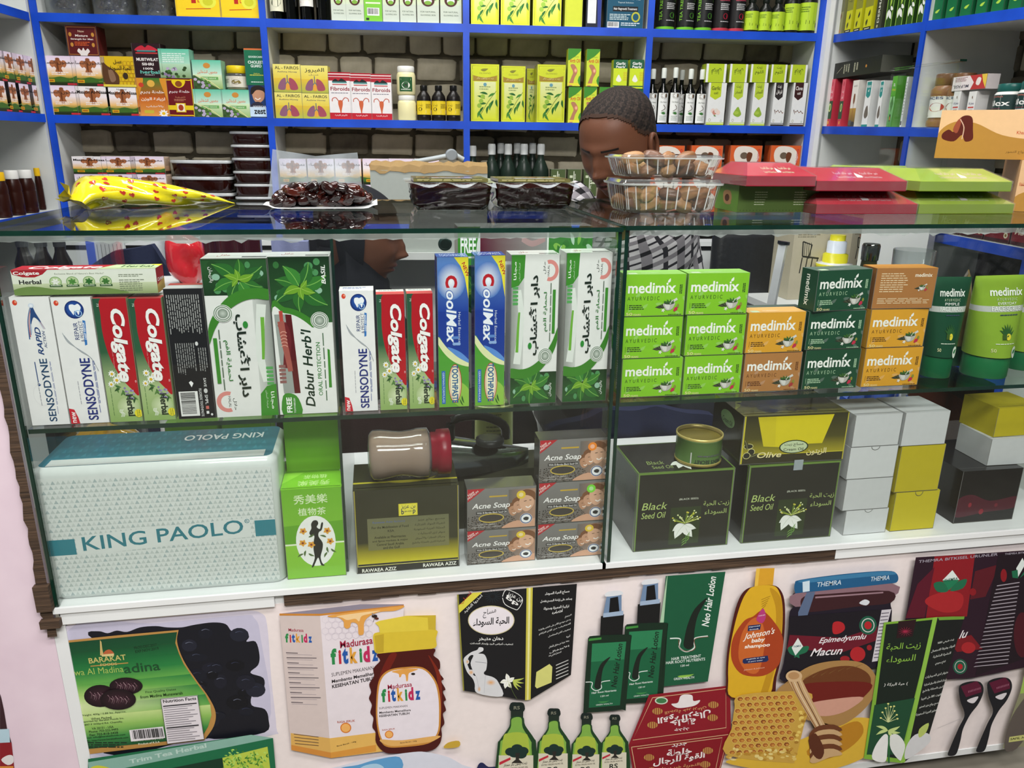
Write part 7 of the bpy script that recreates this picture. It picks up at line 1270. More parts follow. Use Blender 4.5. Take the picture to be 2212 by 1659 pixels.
def f_oilbox(t1, t2, c, ic, shape):
    def f(a, W, H):
        a.P([W*.12, 0, W*.72, 0, W*.72, 32, W*.42, 40, W*.12, 32], c)
        if t2: a.T(t1, W*.18, 8, W*.66, 17, ic, 0, 1.5).T(t2, W*.32, 21, W*.54, 27, ic, 0, 1.5)
        else: a.T(t1[0], W*.26, 5, W*.56, 13, ic, 0, 1.5).T(t1[1], W*.2, 16, W*.64, 27, ic, 0, 1.5)
        if shape == 'pow': a.C([W*.2, 74, W*.3, 64, W*.48, 56, W*.62, 64, W*.72, 74, W*.5, 80], '8fb03c', 4).E(W*.4, 70, 8, 4, 'a8c44a', 8)
        elif shape == 'clove': [a.L([W*.2+k*6, 62+(k*5) % 9, W*.3+k*6, 72-(k*7) % 8], 3, ('5a3424', '7a4a34')[k % 2], 0, 1.2) for k in range(6)]
        elif shape == 'gar': [a.E(W*.34+k*5, 66+(k % 2)*4, 6, 6, ('e6cfc4', 'c98a7a', 'ded4c8')[k % 3], 8) for k in range(4)]; a.leaf(W*.4, 76, 20, 8, 3, '5f8a3a', None)
        a.R(0, 93, W, 94.5, c).R(0, 96, W, 100, c).O(W*.2, 88, 3.4, 3.4, .8, '8a8a3a', 10).E(W*.84, 90, 3.6, 3.6, 'c9d2c9', 10)
    return f
def f_glow(back=0):
    def f(a, W, H):
        if back: a.R(0, 0, W, H, '7ac23a').X(8, 6, W-8, 40, 5, 'dfeec8').R(6, 50, W-6, 54, 'dfeec8').BAR(10, 64, W-10, 84, 0).R(6, 90, 16, 96, '1c2a1c'); return
        a.R(0, 0, W, 56, 'd8e08a', 'c9d6bc').E(W*.3, 20, W*.3, 12, '3a6ab0').E(W*.7, 18, W*.3, 14, 'e6b02c').E(W*.2, 34, 8, 8, 'd8a02c').E(W*.8, 36, 8, 8, '5f9a3a').E(W*.5, 44, W*.3, 15, '4a1c1c').E(W*.5, 46, W*.18, 8, 'e6e9e2').E(W*.5, 50, W*.16, 5, '7aa83a').T('FOR NATURAL', W*.16, 70, W*.84, 74, '4a5a4a', 0, 1).T('GLOWING SKIN', W*.16, 78, W*.84, 82, '4a5a4a', 0, 1)
    return f
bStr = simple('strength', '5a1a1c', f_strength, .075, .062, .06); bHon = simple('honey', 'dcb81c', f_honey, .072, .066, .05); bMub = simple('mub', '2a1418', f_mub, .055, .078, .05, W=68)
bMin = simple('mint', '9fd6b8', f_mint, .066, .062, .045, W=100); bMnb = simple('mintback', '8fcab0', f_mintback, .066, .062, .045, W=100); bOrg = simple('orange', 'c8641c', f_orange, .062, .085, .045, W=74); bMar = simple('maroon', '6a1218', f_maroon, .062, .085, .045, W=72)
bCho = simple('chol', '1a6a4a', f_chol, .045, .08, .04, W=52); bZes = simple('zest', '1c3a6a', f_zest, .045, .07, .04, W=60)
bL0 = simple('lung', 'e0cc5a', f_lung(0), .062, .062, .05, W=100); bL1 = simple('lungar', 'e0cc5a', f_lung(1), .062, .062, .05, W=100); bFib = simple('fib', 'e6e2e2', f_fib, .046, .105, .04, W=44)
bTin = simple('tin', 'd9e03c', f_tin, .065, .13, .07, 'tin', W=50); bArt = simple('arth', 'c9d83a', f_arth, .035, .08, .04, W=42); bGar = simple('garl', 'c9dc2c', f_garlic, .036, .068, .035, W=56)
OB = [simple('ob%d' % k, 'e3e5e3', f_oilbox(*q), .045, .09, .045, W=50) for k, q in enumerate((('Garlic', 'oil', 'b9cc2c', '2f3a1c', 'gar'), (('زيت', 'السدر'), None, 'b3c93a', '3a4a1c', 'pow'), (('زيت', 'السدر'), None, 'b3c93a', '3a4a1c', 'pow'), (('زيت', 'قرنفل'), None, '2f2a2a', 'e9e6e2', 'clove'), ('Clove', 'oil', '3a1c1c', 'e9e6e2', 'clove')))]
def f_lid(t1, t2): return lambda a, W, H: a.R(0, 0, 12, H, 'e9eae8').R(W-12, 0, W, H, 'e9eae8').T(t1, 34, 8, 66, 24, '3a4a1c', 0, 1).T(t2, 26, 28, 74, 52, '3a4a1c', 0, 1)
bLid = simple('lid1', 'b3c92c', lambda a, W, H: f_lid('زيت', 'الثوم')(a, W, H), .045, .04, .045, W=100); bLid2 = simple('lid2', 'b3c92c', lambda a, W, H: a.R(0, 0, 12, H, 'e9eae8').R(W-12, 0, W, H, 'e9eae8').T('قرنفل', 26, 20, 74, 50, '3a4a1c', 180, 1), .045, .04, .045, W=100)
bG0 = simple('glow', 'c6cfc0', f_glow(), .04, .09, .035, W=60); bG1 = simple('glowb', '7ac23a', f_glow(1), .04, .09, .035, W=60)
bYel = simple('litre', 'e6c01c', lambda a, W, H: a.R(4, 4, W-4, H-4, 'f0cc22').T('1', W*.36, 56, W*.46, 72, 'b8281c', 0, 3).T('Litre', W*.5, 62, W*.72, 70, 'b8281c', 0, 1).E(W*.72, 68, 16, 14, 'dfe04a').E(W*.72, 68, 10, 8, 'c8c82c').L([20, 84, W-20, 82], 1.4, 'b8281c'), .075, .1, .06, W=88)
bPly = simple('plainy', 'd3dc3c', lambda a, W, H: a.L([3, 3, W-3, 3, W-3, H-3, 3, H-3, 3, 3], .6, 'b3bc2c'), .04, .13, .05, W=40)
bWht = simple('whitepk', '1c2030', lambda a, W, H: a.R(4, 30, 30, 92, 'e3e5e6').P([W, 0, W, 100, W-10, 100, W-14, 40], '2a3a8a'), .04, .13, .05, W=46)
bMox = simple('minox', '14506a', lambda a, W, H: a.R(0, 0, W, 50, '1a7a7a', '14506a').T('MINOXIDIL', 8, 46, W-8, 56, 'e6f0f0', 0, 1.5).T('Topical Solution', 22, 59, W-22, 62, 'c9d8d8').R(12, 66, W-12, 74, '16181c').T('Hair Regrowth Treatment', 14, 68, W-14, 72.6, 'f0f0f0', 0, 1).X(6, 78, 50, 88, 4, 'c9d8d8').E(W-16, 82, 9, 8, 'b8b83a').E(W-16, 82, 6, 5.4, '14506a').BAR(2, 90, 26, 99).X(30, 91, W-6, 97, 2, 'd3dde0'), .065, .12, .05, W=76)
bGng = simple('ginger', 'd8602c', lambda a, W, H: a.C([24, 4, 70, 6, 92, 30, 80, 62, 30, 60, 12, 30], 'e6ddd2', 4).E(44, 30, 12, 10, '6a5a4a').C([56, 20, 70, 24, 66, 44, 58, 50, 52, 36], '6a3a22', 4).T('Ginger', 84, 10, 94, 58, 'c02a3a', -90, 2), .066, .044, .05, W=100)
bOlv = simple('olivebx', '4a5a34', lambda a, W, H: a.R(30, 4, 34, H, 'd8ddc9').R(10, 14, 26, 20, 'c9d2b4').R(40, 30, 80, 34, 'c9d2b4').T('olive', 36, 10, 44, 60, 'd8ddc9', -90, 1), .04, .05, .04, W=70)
SG_ = {}
def shelf(me, lab, x0, yb, x1, yt, z, grp=None, w=WS, fr=S, name='medicine_box', cat='box', rz=0): return put(me, name, lab, cat, grp, fr, w, (x0, yb, x1, yt), z, rz)[1]
B = ZB; TL_ = 'carton rows on the middle shelf'
# bay 1, middle shelf
z = shelf(bR, 'pink and orange root box with Arabic title, bottom left corner of the middle shelf', 104, 248, 168, 185, B, TL_); shelf(bR, 'pink and orange root box with Arabic title, upper row at the far left', 95, 183, 160, 121, z, TL_)
z = shelf(bN, 'white and orange root box with English title, second in the bottom row', 170, 250, 233, 187, B, TL_); z2_ = shelf(bR, 'pink and orange root box with Arabic title, second in the upper row', 160, 184, 224, 122, z, TL_)
shelf(bStr, 'dark maroon box with white muscle man standing on the root boxes', 148, 119, 207, 56, z2_, TL_)
z = shelf(bN, 'white and orange root box with English title, third in the bottom row', 236, 251, 298, 189, B, TL_); z3_ = shelf(bHon, 'yellow honeycomb box in the upper row', 224, 188, 288, 122, z, TL_)
z = shelf(bOrg, 'orange and green box with Arabic lettering and daisy in the bottom row', 300, 251, 359, 169, B, TL_); shelf(bMub, 'tall dark brown herbal box standing on the orange and green box', 292, 168, 345, 94, z, TL_)
z = shelf(bMar, 'maroon box with yellow frame in the bottom row', 360, 252, 418, 170, B, TL_); shelf(bMnb, 'mint green box with white text standing on the maroon box', 347, 168, 408, 106, z, TL_)
z = shelf(bMin, 'mint green box with clover, bottom row left of its twin', 421, 254, 479, 193, B, TL_); shelf(bMin, 'mint green box with clover, standing on the bottom ones', 419, 192, 477, 130, z, TL_)
z = shelf(bMin, 'mint green box with clover, bottom row under the yellow lidded jar', 482, 255, 538, 194, B, TL_)
bottle('jar', 'paste_jar', 'small jar with yellow lid standing on the mint green box', 'jar', None, S, WS, 510, 193, 141, 52, z)
z = shelf(bZes, 'dark blue box with smiling man at the end of the first bay', 541, 254, 580, 185, B, TL_); shelf(bCho, 'narrow dark green box with white capitals above the smiling man', 532, 182, 573, 105, z, TL_)
# bay 2
z = shelf(bL0, 'yellow box with lungs, bottom left of the four lung boxes', 596, 257, 652, 200, B, TL_); shelf(bL0, 'yellow box with lungs, upper left of the four lung boxes', 592, 197, 649, 139, z, TL_)
z = shelf(bL0, 'yellow box with lungs, bottom right of the four lung boxes', 655, 258, 711, 202, B, TL_); shelf(bL1, 'yellow box with lungs and Arabic title, upper right of the four', 651, 200, 708, 142, z, TL_)
for k, (a, b) in enumerate(((713, 757), (759, 801), (803, 845))): shelf(bFib, 'tall red and white box with womb picture, %s of three' % ('left', 'middle', 'right')[k], a, 260+k, b, 156+k*2, B, 'red and white boxes on the middle shelf')
z = bottle('cream2', 'cream_jar', 'plain pale yellow jar with white lid, lower of two', 'jar', None, S, WS, 879, 263, 205, 40, B); bottle('cream', 'cream_jar', 'pale yellow jar with green label stacked on the plain one', 'jar', None, S, WS, 877, 203, 142, 41, z)
for k, x in enumerate((916, 948, 980)): bottle('black', 'remedy_bottle', 'black bottle with yellow label, %s of three on the middle shelf' % ('left', 'middle', 'right')[k], 'bottle', 'black bottles with yellow labels', S, WS+.01, x, 261, 184, 31, B)
# bay 3
for k, (x0, x1, yt, wq) in enumerate(((1017, 1079, 139, WS), (1082, 1136, 143, WS+.01), (1158, 1223, 140, WS))): shelf(bTin, 'yellow green olive oil tin, %s on the middle shelf' % ('leftmost', 'slightly shorter second', 'third, beside the knee boxes')[k], x0, 266, x1, yt, B, 'olive oil tins', wq, name='oil_tin', cat='tin')
shelf(bTin, 'yellow green olive oil tin seen in the gap between two others', 1136, 264, 1160, 148, B, 'olive oil tins', .085, name='oil_tin', cat='tin', rz=.02)
KA = 'yellow green boxes with a painful knee'; zk = []
for k, (x0, x1) in enumerate(((1226, 1257), (1259, 1290), (1292, 1322))): zk.append(shelf(bArt, 'yellow green box with knee picture, %s in the lower row' % ('left', 'middle', 'right')[k], x0, 266, x1, 188, B, KA))
shelf(bArt, 'yellow green box with knee picture, upper row at the left', 1225, 186, 1256, 105, max(zk), KA); shelf(bArt, 'yellow green box with knee picture, upper row standing apart', 1265, 186, 1297, 106, max(zk), KA)
zz_ = [shelf(bGar, 'small green and yellow garlic box hidden behind the head, %s' % q, x0, 266, x1, 192, B, 'garlic boxes') for q, x0, x1 in (('left', 1324, 1357), ('right', 1359, 1393))]
shelf(bGar, 'small green and yellow garlic box above the head, left of two', 1323, 191, 1357, 129, max(zz_), 'garlic boxes'); shelf(bGar, 'small green and yellow garlic box above the head, right of two', 1358, 191, 1392, 129, max(zz_), 'garlic boxes')
# bay 4
for k, (x, wq, yt) in enumerate(((1408, .01, 148), (1431, .01, 146), (1456, .01, 145), (1470, .07, 150), (1489, .01, 148), (1513, .01, 149))): bottle('aloe', 'oil_bottle', 'slim dark oil bottle with long white label, %s in the row' % ('first', 'second', 'third', 'fourth, set back', 'fifth', 'last')[k], 'bottle', 'slim oil bottles with white labels', S, wq, x, 265, yt, 23, B)
lids = []
for k, (x0, x1) in enumerate(((1524, 1571), (1575, 1617), (1620, 1661), (1664, 1702), (1705, 1746))):
    z = shelf(OB[k], ('white box of garlic oil with lime flap', 'white box of sidr oil, left of two', 'white box of sidr oil, right of two', 'white clove oil box with Arabic dark flap', 'white clove oil box with English dark flap')[k], x0, 266, x1, 179, B, 'white oil boxes'); shelf(bLid if k in (2, 3) else bLid2, ('lime and white box lying on the garlic oil', 'lime and white box on the left sidr oil', 'lime and white box on the right sidr oil', 'lime and white box on the Arabic clove oil', 'lime and white box on the English clove oil')[k], x0-1, 178, x1, 138+k*.5, z, 'lime and white boxes in the upper row')
# top shelf
A = ZA; tg = 'skin boxes on the top shelf'
for k, (x0, x1, y) in enumerate(((86, 175, 19), (190, 274, 22), (286, 368, 24))):
    t = thing('clear_tub', 'clear tub of black wrapped sweets, %s on the top shelf' % ('left', 'middle', 'right')[k], 'tub', 'clear tubs on the top shelf'); u0, _ = S.px(x0, y, .02); u1, _ = S.px(x1, y, .02); place(t, S, (u0+u1)/2, .075, A+.0004); W2 = (u1-u0)/2
    m = Mb(); m.grid([[(W2*g*math.copysign(abs(math.cos(a))**.5, math.cos(a)), .055*g*math.copysign(abs(math.sin(a))**.5, math.sin(a)), z_) for a in [2*PI*j/24 for j in range(24)]] for g, z_ in ((.85, 0), (.92, .004), (1, .12))], 'fff', True, True); m.build('tub', 'clam', t)
    m = Mb(); r = random.Random(k)
    for q in range(40): lump(m, r.uniform(-.7, .7)*W2, r.uniform(-.034, .034), .012+.09*r.random(), .012, .009, .009, ('1c1e26', '2a2d38', '111216')[q % 3], q, .25, 8, 5)
    o = m.build('sweets', 'foil', t); o['kind'] = 'stuff'; Mb().lathe([(.0, 0), (1, 0), (1, .012)], 'dfe2e6', sx=W2*1.02, sy=.058, o=(0, 0, .121), n=28, cap=False).build('lid', 'plas', t)
for k, (x0, x1, y) in enumerate(((380, 470, 30), (476, 557, 33))): shelf(bYel, 'yellow one litre box with oil drop, %s of two' % ('left', 'right')[k], x0, y, x1, -70, A, 'yellow litre boxes')
for k, (kn, x, y) in enumerate((('oil', 597, 36), ('oil2', 628, 37), ('oil3', 662, 38), ('oil2', 697, 39))): bottle(kn, 'oil_bottle', ('dark oil bottle with cream label beside the yellow boxes', 'olive oil bottle without label, left', 'oil bottle with red and green label', 'olive oil bottle without label, right')[k], 'bottle', 'oil bottles on the top shelf', S, WS, x, y, -110, 31, A)
for k, (x0, x1) in enumerate(((716, 745), (748, 784), (787, 824), (827, 861), (864, 898), (901, 948), (951, 997))): shelf(bG1 if k == 2 else bG0, ('narrow pale box for glowing skin, first in the row', 'pale box for glowing skin, second in the row', 'bright green box with barcode between the pale ones', 'pale box for glowing skin right of the green back', 'pale box for glowing skin, fifth in the row', 'wide pale box for glowing skin, left of two', 'wide pale box for glowing skin, right of two')[k], x0, 42+k*1.6, x1, -38, A, tg)
for k, (x0, x1) in enumerate(((1017, 1079), (1081, 1147), (1150, 1216))): shelf(bTin, 'yellow green olive oil tin on the top shelf, %s' % ('left', 'middle', 'right')[k], x0, 56+k, x1, -75, A, 'olive oil tins', name='oil_tin', cat='tin')
shelf(bPly, 'plain yellow side of an oil tin on the top shelf', 1219, 61, 1262, -70, A); shelf(bWht, 'dark box with white panel beside the yellow tins', 1265, 62, 1303, -60, A); shelf(bMox, 'teal hair regrowth box on the top shelf', 1309, 63, 1397, -80, A)
for k, (kn, x, wp, yt) in enumerate((('tea', 1441, 40, -80), ('tea', 1484, 38, -80), ('tea', 1523, 38, -80), ('teared', 1560, 36, -80), ('teared', 1594, 36, -80), ('lime', 1626, 31, -10), ('lime', 1655, 27, -8), ('lime', 1683, 31, -8), ('lime', 1713, 34, -40), ('lime', 1749, 38, -45))):
    bottle(kn, 'shampoo_bottle' if k < 5 else 'syrup_bottle', ('black bottle with green foot ring, %s of three' % ('left', 'middle', 'right')[k] if k < 3 else 'black bottle with red foot ring, %s of two' % ('left', 'right')[k-3] if k < 5 else 'small black bottle with lime label, %s of three' % ('left', 'middle', 'right')[k-5] if k < 8 else 'taller black bottle with lime label, %s of two' % ('left', 'right')[k-8]), 'bottle', 'black bottles on the top shelf', S, WS, x, 66, yt, wp, A)
# lower shelf
Cz = ZC; lg = 'root boxes on the lower shelf'
for k, (x0, x1, me) in enumerate(((169, 229, bN), (231, 291, bR), (293, 354, bR))):
    u0, _ = S.px(x0, 400, WS); _, zt_ = S.px((x0+x1)/2, 338, WS); hh = (zt_-Cz)/3; z = Cz
    for q in range(3): z = put(me if q == 2 else bR, 'medicine_box', 'root box %s of the %s stack on the lower shelf' % (('at the bottom', 'in the middle', 'on top')[q], ('left', 'middle', 'right')[k]), 'box', lg, S, WS, (x0, 440, x1, 338), z, 0, 1, hh)[1]
def tubb(x0, x1, ys, grp, w, who):
    _, zt = S.px((x0+x1)/2, ys[0], w); _, z2 = S.px((x0+x1)/2, ys[1], w); h = zt-z2; n = max(2, round((zt-Cz)/h)); h = (zt-Cz)/n; u0, _ = S.px(x0, ys[0], w); u1, _ = S.px(x1, ys[0], w); W2 = (u1-u0)/2
    kt = 'tb%d' % x0; r_ = lambda g, z_: [(W2*g*math.copysign(abs(math.cos(a))**.35, math.cos(a)), .05+.05*g*math.copysign(abs(math.sin(a))**.35, math.sin(a)), z_) for a in [2*PI*j/32 for j in range(32)]]
    mb = Mb().grid([r_(.86, 0), r_(.9, .002), r_(.95, h*.78)], '2c0f09', True, True); mb.face(r_(.86, 0)[::-1], '2c0f09'); mb.face(r_(.94, h*.77), '3a160c'); mb = mb.mesh('tub', 'date'); ml = Mb().grid([r_(.97, h*.76), r_(1, h*.78), r_(1, h*.93), r_(.95, h*.965)], 'b9bdc0', True, True); ml.face(r_(.95, h*.965), 'a9adb0'); ml = ml.mesh('lid', 'frost'); mr = Mb().grid([r_(1.005, h*.8), r_(1.005, h*.9)], 'dfe3e6', True, True).mesh('rim', 'frost')
    for k in range(n):
        t = thing('date_tub', 'clear lidded tub of dark dates, number %s up in the %s' % (('one', 'two', 'three', 'four', 'five', 'six', 'seven', 'eight')[k], who), 'tub', grp); place(t, S, (u0+u1)/2, w, Cz+k*h+.0003)
        for pn_, me in (('tub', mb), ('lid', ml), ('rim', mr)): o = bpy.data.objects.new(pn_, me); CO.objects.link(o); o.parent = t
tubb(361, 496, (345, 382), 'wide date tubs on the lower shelf', .03, 'wide stack'); tubb(491, 583, (283, 312), 'narrow date tubs on the lower shelf', .02, 'tall narrow stack')
for k, x0 in enumerate((608, 668, 727, 786, 841, 896)):
    z = Cz
    for q in range(2): _, zt_ = S.px(x0+27, 343, WS); z = put(bR, 'medicine_box', '%s root box, %s in the row behind the open carton' % (('lower', 'upper')[q], ('first', 'second', 'third', 'fourth', 'fifth', 'sixth')[k]), 'box', lg, S, WS, (x0, 430, x0+53, 343), z, 0, 1, (zt_-Cz)/2)[1]
for k, x in enumerate((1022, 1063, 1098, 1132, 1168)): bottle('grn' if k > 2 else 'grn2', 'tonic_bottle', 'dark green bottle with white cap, %s in the front row' % ('half hidden first', 'second', 'third', 'fourth, pale label turned', 'last, pale label')[k], 'bottle', 'dark green bottles with white caps', S, .02, x, 452, 311 if k else 315, 36, Cz)
for k, x in enumerate((1082, 1117, 1150)): bottle('grn2', 'tonic_bottle', 'dark green bottle with white cap, %s in the back row' % ('left', 'middle', 'right')[k], 'bottle', 'dark green bottles with white caps', S, .09, x, 452, 309, 33, Cz)
for k, (x0, x1) in enumerate(((1188, 1222), (1224, 1256), (1258, 1290))): put(bOlv, 'small_box', 'small olive green box behind the man, %s of three' % ('left', 'middle', 'right')[k], 'box', 'small olive boxes', S, WS, (x0, 450, x1, 366), Cz)
for k, (x0, x1) in enumerate(((1400, 1480), (1483, 1563), (1566, 1648), (1651, 1732))):
    z = Cz; _, zt_ = S.px((x0+x1)/2, 314, WS)
    for q in range(3): z = put(bGng, 'ginger_box', 'orange and white ginger box, %s layer, %s column' % (('bottom', 'middle', 'top')[q], ('first', 'second', 'third', 'fourth')[k]), 'box', 'orange ginger boxes on the lower shelf', S, WS, (x0, 450, x1, 314), z, 0, 1, (zt_-Cz)/3)[1]
# left wall shelves
for row, (yb_, yt_) in enumerate((((244, 178)), ((176, 102)))):
    for k, (x0, x1) in enumerate((((-46, -16), (-14, 18), (20, 40), (43, 68), (70, 97)), ((-54, -24), (-22, 6), (8, 33), (33, 56), (57, 82)))[row]):
        z = .056 if row == 0 else zl[k]
        if row == 0 and k == 0: zl = {}
        e = put(bR, 'medicine_box', 'root box on the left wall, %s row, %s from the corner' % (('lower', 'upper')[row], ('fifth', 'fourth', 'third', 'second', 'nearest')[k]), 'box', 'root boxes on the left wall shelf', LW, .012, (x0, yb_, x1, yt_+4), z, 0, 1, .077)[1]
        if row == 0: zl[k] = e
for k, (x, yt, kn) in enumerate(((14, 371, 'honeyy'), (44, 367, 'honeyw'), (73, 366, 'honeyw'))): bottle(kn, 'honey_bottle', ('dark honey bottle with yellow cap at the left edge', 'dark honey bottle with white cap beside the yellow one', 'dark honey bottle with white cap nearest the corner')[k], 'bottle', 'honey bottles on the left wall shelf', LW, .004, x+14, 470, yt, 17, ZC)
for k, (x, y) in enumerate(((93, 362), (106, 360), (120, 364))): bottle('honeyy', 'sauce_bottle', 'tiny bottle with yellow cap, %s in the bagged group' % ('left', 'middle', 'right')[k], 'bottle', 'tiny yellow capped bottles', LW, .03, x+8, 452, y, 7, ZC)
# right wall shelves
rg = 'boxes on the right wall shelf'
bPk = simple('pinkbx', 'c8384a', lambda a, W, H: a.R(0, 0, W, H*.45, 'd8586a').E(W*.5, 10, 5, 5, 'b83a4a').T('زيت', 10, 22, W-10, 30, 'f0dede', 0, 2).T('أعشاب', 8, 33, W-8, 42, 'f0dede', 0, 2).R(0, 46, W, 84, '2a4a2c').E(W*.5, 60, 9, 9, 'c9d08a').E(W*.5, 60, 5, 6, '5a8a3a').E(W*.5, 92, 5, 4, 'e0a03c'), .035, .09, .04, W=34)
bGd = simple('goldbx', 'e6e2da', lambda a, W, H: a.R(0, 60, W, 100, 'b8903a', '4a3a1c').T('Golden Black Oil', 8, 10, W-8, 14, '3a3a2a').C([W*.4, 30, W*.6, 30, W*.64, 44, W*.5, 52, W*.36, 44], '7a4a2a', 3).L([W*.5, 50, W*.5, 82], 2, '8a4a2a').E(W*.3, 92, 10, 6, '5a5a5a').E(W*.7, 94, 10, 5, '3a3a3a'), .035, .09, .04, W=38)
bAu = simple('authbx', 'e6e8e6', lambda a, W, H: a.P([4, 2, W-6, 2, W-6, 32, W*.5, 38, 4, 32], '2a8a86').T('Authentic', 6, 8, W-8, 15, 'e9f2f0', 0, 1).T('oil', W*.36, 18, W*.58, 24, 'e9f2f0', 0, 1).C([8, 74, 14, 58, 24, 54, 30, 64, 32, 76, 18, 82], '6a6258', 4).R(0, 95, W, 100, '2a8a86'), .035, .09, .04, W=38)
bGo = simple('greenbx', '5aa83a', lambda a, W, H: a.R(0, 40, W, 100, '8fcf8a', '3f8a34').T('OIL', 12, 14, W-12, 20, 'f0f4ee', 0, 2).T('Al Harmal', 6, 24, W-6, 29, 'e6e04a').P([W*.5, 36, W*.85, 54, W*.5, 72, W*.15, 54], '3f7a34').E(W*.5, 82, 6, 8, '2a2a1c').E(W*.5, 83, 3, 4, 'e0a03c'), .035, .1, .04, W=38)
bWb = simple('whitebk', 'd8dcdc', lambda a, W, H: a.X(8, 10, W-6, 80, 11, '7a828a', 0, .3).R(4, 88, W-10, 96, '2a2a3a'), .03, .1, .04, W=34)
RZ = lambda u: .056-.02*u
def rsh(me, lab, x0, yb, x1, yt, z=None, name='medicine_box', grp=rg, h=None):
    u, _ = RW.px((x0+x1)/2, yb, .014); return put(me, name, lab, 'box', grp, RW, .014, (x0, yb, x1, yt), RZ(u) if z is None else z, 0, 1, h)[1]
zz_ = [rsh(bPk, 'red and dark green herb oil box at the far corner', 1783, 268, 1806, 170), rsh(bPk, 'red and dark green herb oil box, second from the far corner', 1808, 269, 1829, 170), rsh(bGd, 'white and gold oil box with a pouring spoon', 1831, 269, 1858, 172), rsh(bAu, 'white and teal oil box, left of two', 1860, 270, 1887, 173), rsh(bAu, 'white and teal oil box, right of two', 1889, 271, 1912, 173), rsh(bGo, 'bright green oil box on the right wall', 1914, 271, 1941, 163), rsh(bWb, 'white box back with grey print next to the upright', 1943, 272, 1964, 165)]
dk = Mb(); dk.box(0, .27, .0, .09, 0, .044, '2a2b26', side='55564e'); a = Art(270, 44, '23241f'); a.X(60, 8, 100, 34, 3, 'a9a890', 1).X(120, 8, 150, 34, 2, 'a9a890', 1).E(190, 22, 4, 4, 'c98a3c').L([20, 30, 50, 14], 1.5, 'a9a890'); dk.art(a, (0, 0, .044), (.27, 0, 0), (0, 0, -.044)); o = dk.build('incense_box', 'card'); tag(o, 'long dark box lying across the right wall boxes', 'box'); u0, _ = RW.px(1800, 168, .016); place(o, RW, u0, .016, max(zz_[:5])+.0006)
SPI = [('sp1', 2003, 40, 162, 274, 'spice jar with blue and red label beside the upright'), ('sp2', 2037, 34, 161, 275, 'spice jar with red and orange label, right of the first')]
for kn, x, wp, yt, yb_, l in SPI: u, _ = RW.px(x, yb_, .014); bottle(kn, 'spice_jar', l, 'jar', None, RW, .014, x, yb_, yt, wp, RZ(u))
bEk = simple('ek', 'e6e4e2', lambda a, W, H: a.leaf(W*.5, 12, 80, 10, 5, '6a4a2a', None).T('Ek Javas', 8, 30, W-8, 38, '3a3a6a', 0, 1.5).R(6, 42, W-6, 46, 'c8504a').X(10, 50, W-10, 53, 1, '6a6a7a').C([10, 80, 14, 68, 24, 62, 34, 68, 36, 80, 24, 88], 'b84a3a', 4), .03, .08, .03, W=44)
ek = [rsh(bEk, 'white box with red fruit behind the showcase edge, %s' % q, x0, 277, x1, 196, name='fruit_box', grp='white fruit boxes') for q, x0, x1 in (('left', 2048, 2078), ('right', 2080, 2112))]
bMu = simple('mufa', 'e6dcdc', lambda a, W, H: a.P([W*.5, 0, W, 0, W, H, W*.56, H, W*.64, H*.5], 'b83a3a').T('MUFASIL', 4, H*.6, W*.5, H*.82, '3a3a4a', 180, 1.5).X(8, 4, W*.45, H*.4, 4, '8a5a5a').P([W*.84, 0, W, 0, W, H, W*.9, H*.5], 'e0c04a').C([W*.74, 10, W*.84, 14, W*.8, 36, W*.7, 30], 'e9ded8', 3), .08, .04, .03, W=100)
rsh(bMu, 'upside down white and red box lying on the fruit boxes', 2055, 195, 2135, 158, max(ek), 'knee_box', None)
bCy = simple('cyst', 'dfe3e8', lambda a, W, H: a.T('Cystone Rx', 6, 10, W-30, 26, '3a4a8a', 0, 1.5, .2).R(6, 30, W*.6, 36, '2a3a8a').X(10, 42, W*.6, 50, 2, '8a94a8').C([W*.86, 4, W*.94, 4, W*.98, 30, W*.94, 56, W*.86, 56, W*.82, 30], '3a4a5a', 3).R(0, 60, W, 66, '2a4aa0'), .07, .048, .03, W=100)
cy_ = [rsh(bCy, 'white and blue tablet box behind the showcase, %s' % q, x0, 279, x1, 240, name='tablet_box', grp='white and blue tablet boxes') for q, x0, x1 in (('left', 2116, 2172), ('right', 2174, 2240))]
z = bottle('pil', 'tablet_jar', 'white tablet jar with dark green lid, lower one', 'jar', None, RW, .02, 2148, 236, 182, 42, max(cy_)); bottle('pil', 'tablet_jar', 'white tablet jar with dark green lid at the right edge', 'jar', None, RW, .02, 2198, 236, 176, 42, max(cy_))
# right wall top shelf
ZR = lambda u: .322-.055*u
bNg = simple('nigella', '2a4a1c', lambda a, W, H: a.R(0, 0, 3, H, '8fc04a').R(W-3, 0, W, H, '8fc04a').leaf(W*.5, 60, 60, 24, 12, 'e9ebe4', None).leaf(W*.45, 56, 110, 26, 12, 'e9ebe4', None).leaf(W*.55, 50, 30, 18, 9, 'e9ebe4', None).leaf(W*.5, 50, -90, 26, 8, '9fbf4a', None), .03, .09, .035, W=34)
bYo = simple('yolive', 'c9c81c', lambda a, W, H: a.R(0, 0, W, 40, '8a8a34').T('زيت', 8, 10, W-8, 20, '2a2a1c', 0, 1).leaf(W*.5, 64, -70, 18, 8, '2a2a1c', None).leaf(W*.45, 70, 100, 18, 8, '2a2a1c', None).R(0, 90, W, 100, '2a2a1c').X(6, 93, W-6, 97, 1, 'e6e6c8'), .03, .09, .035, W=34)
bDk = simple('darkbx', '3a3c30', lambda a, W, H: a.T('DERMA', W*.3, 20, W*.6, 84, 'd8d8c8', 90, 1).E(W*.4, 92, 4, 4, 'a9a97a'), .03, .09, .035, W=34)
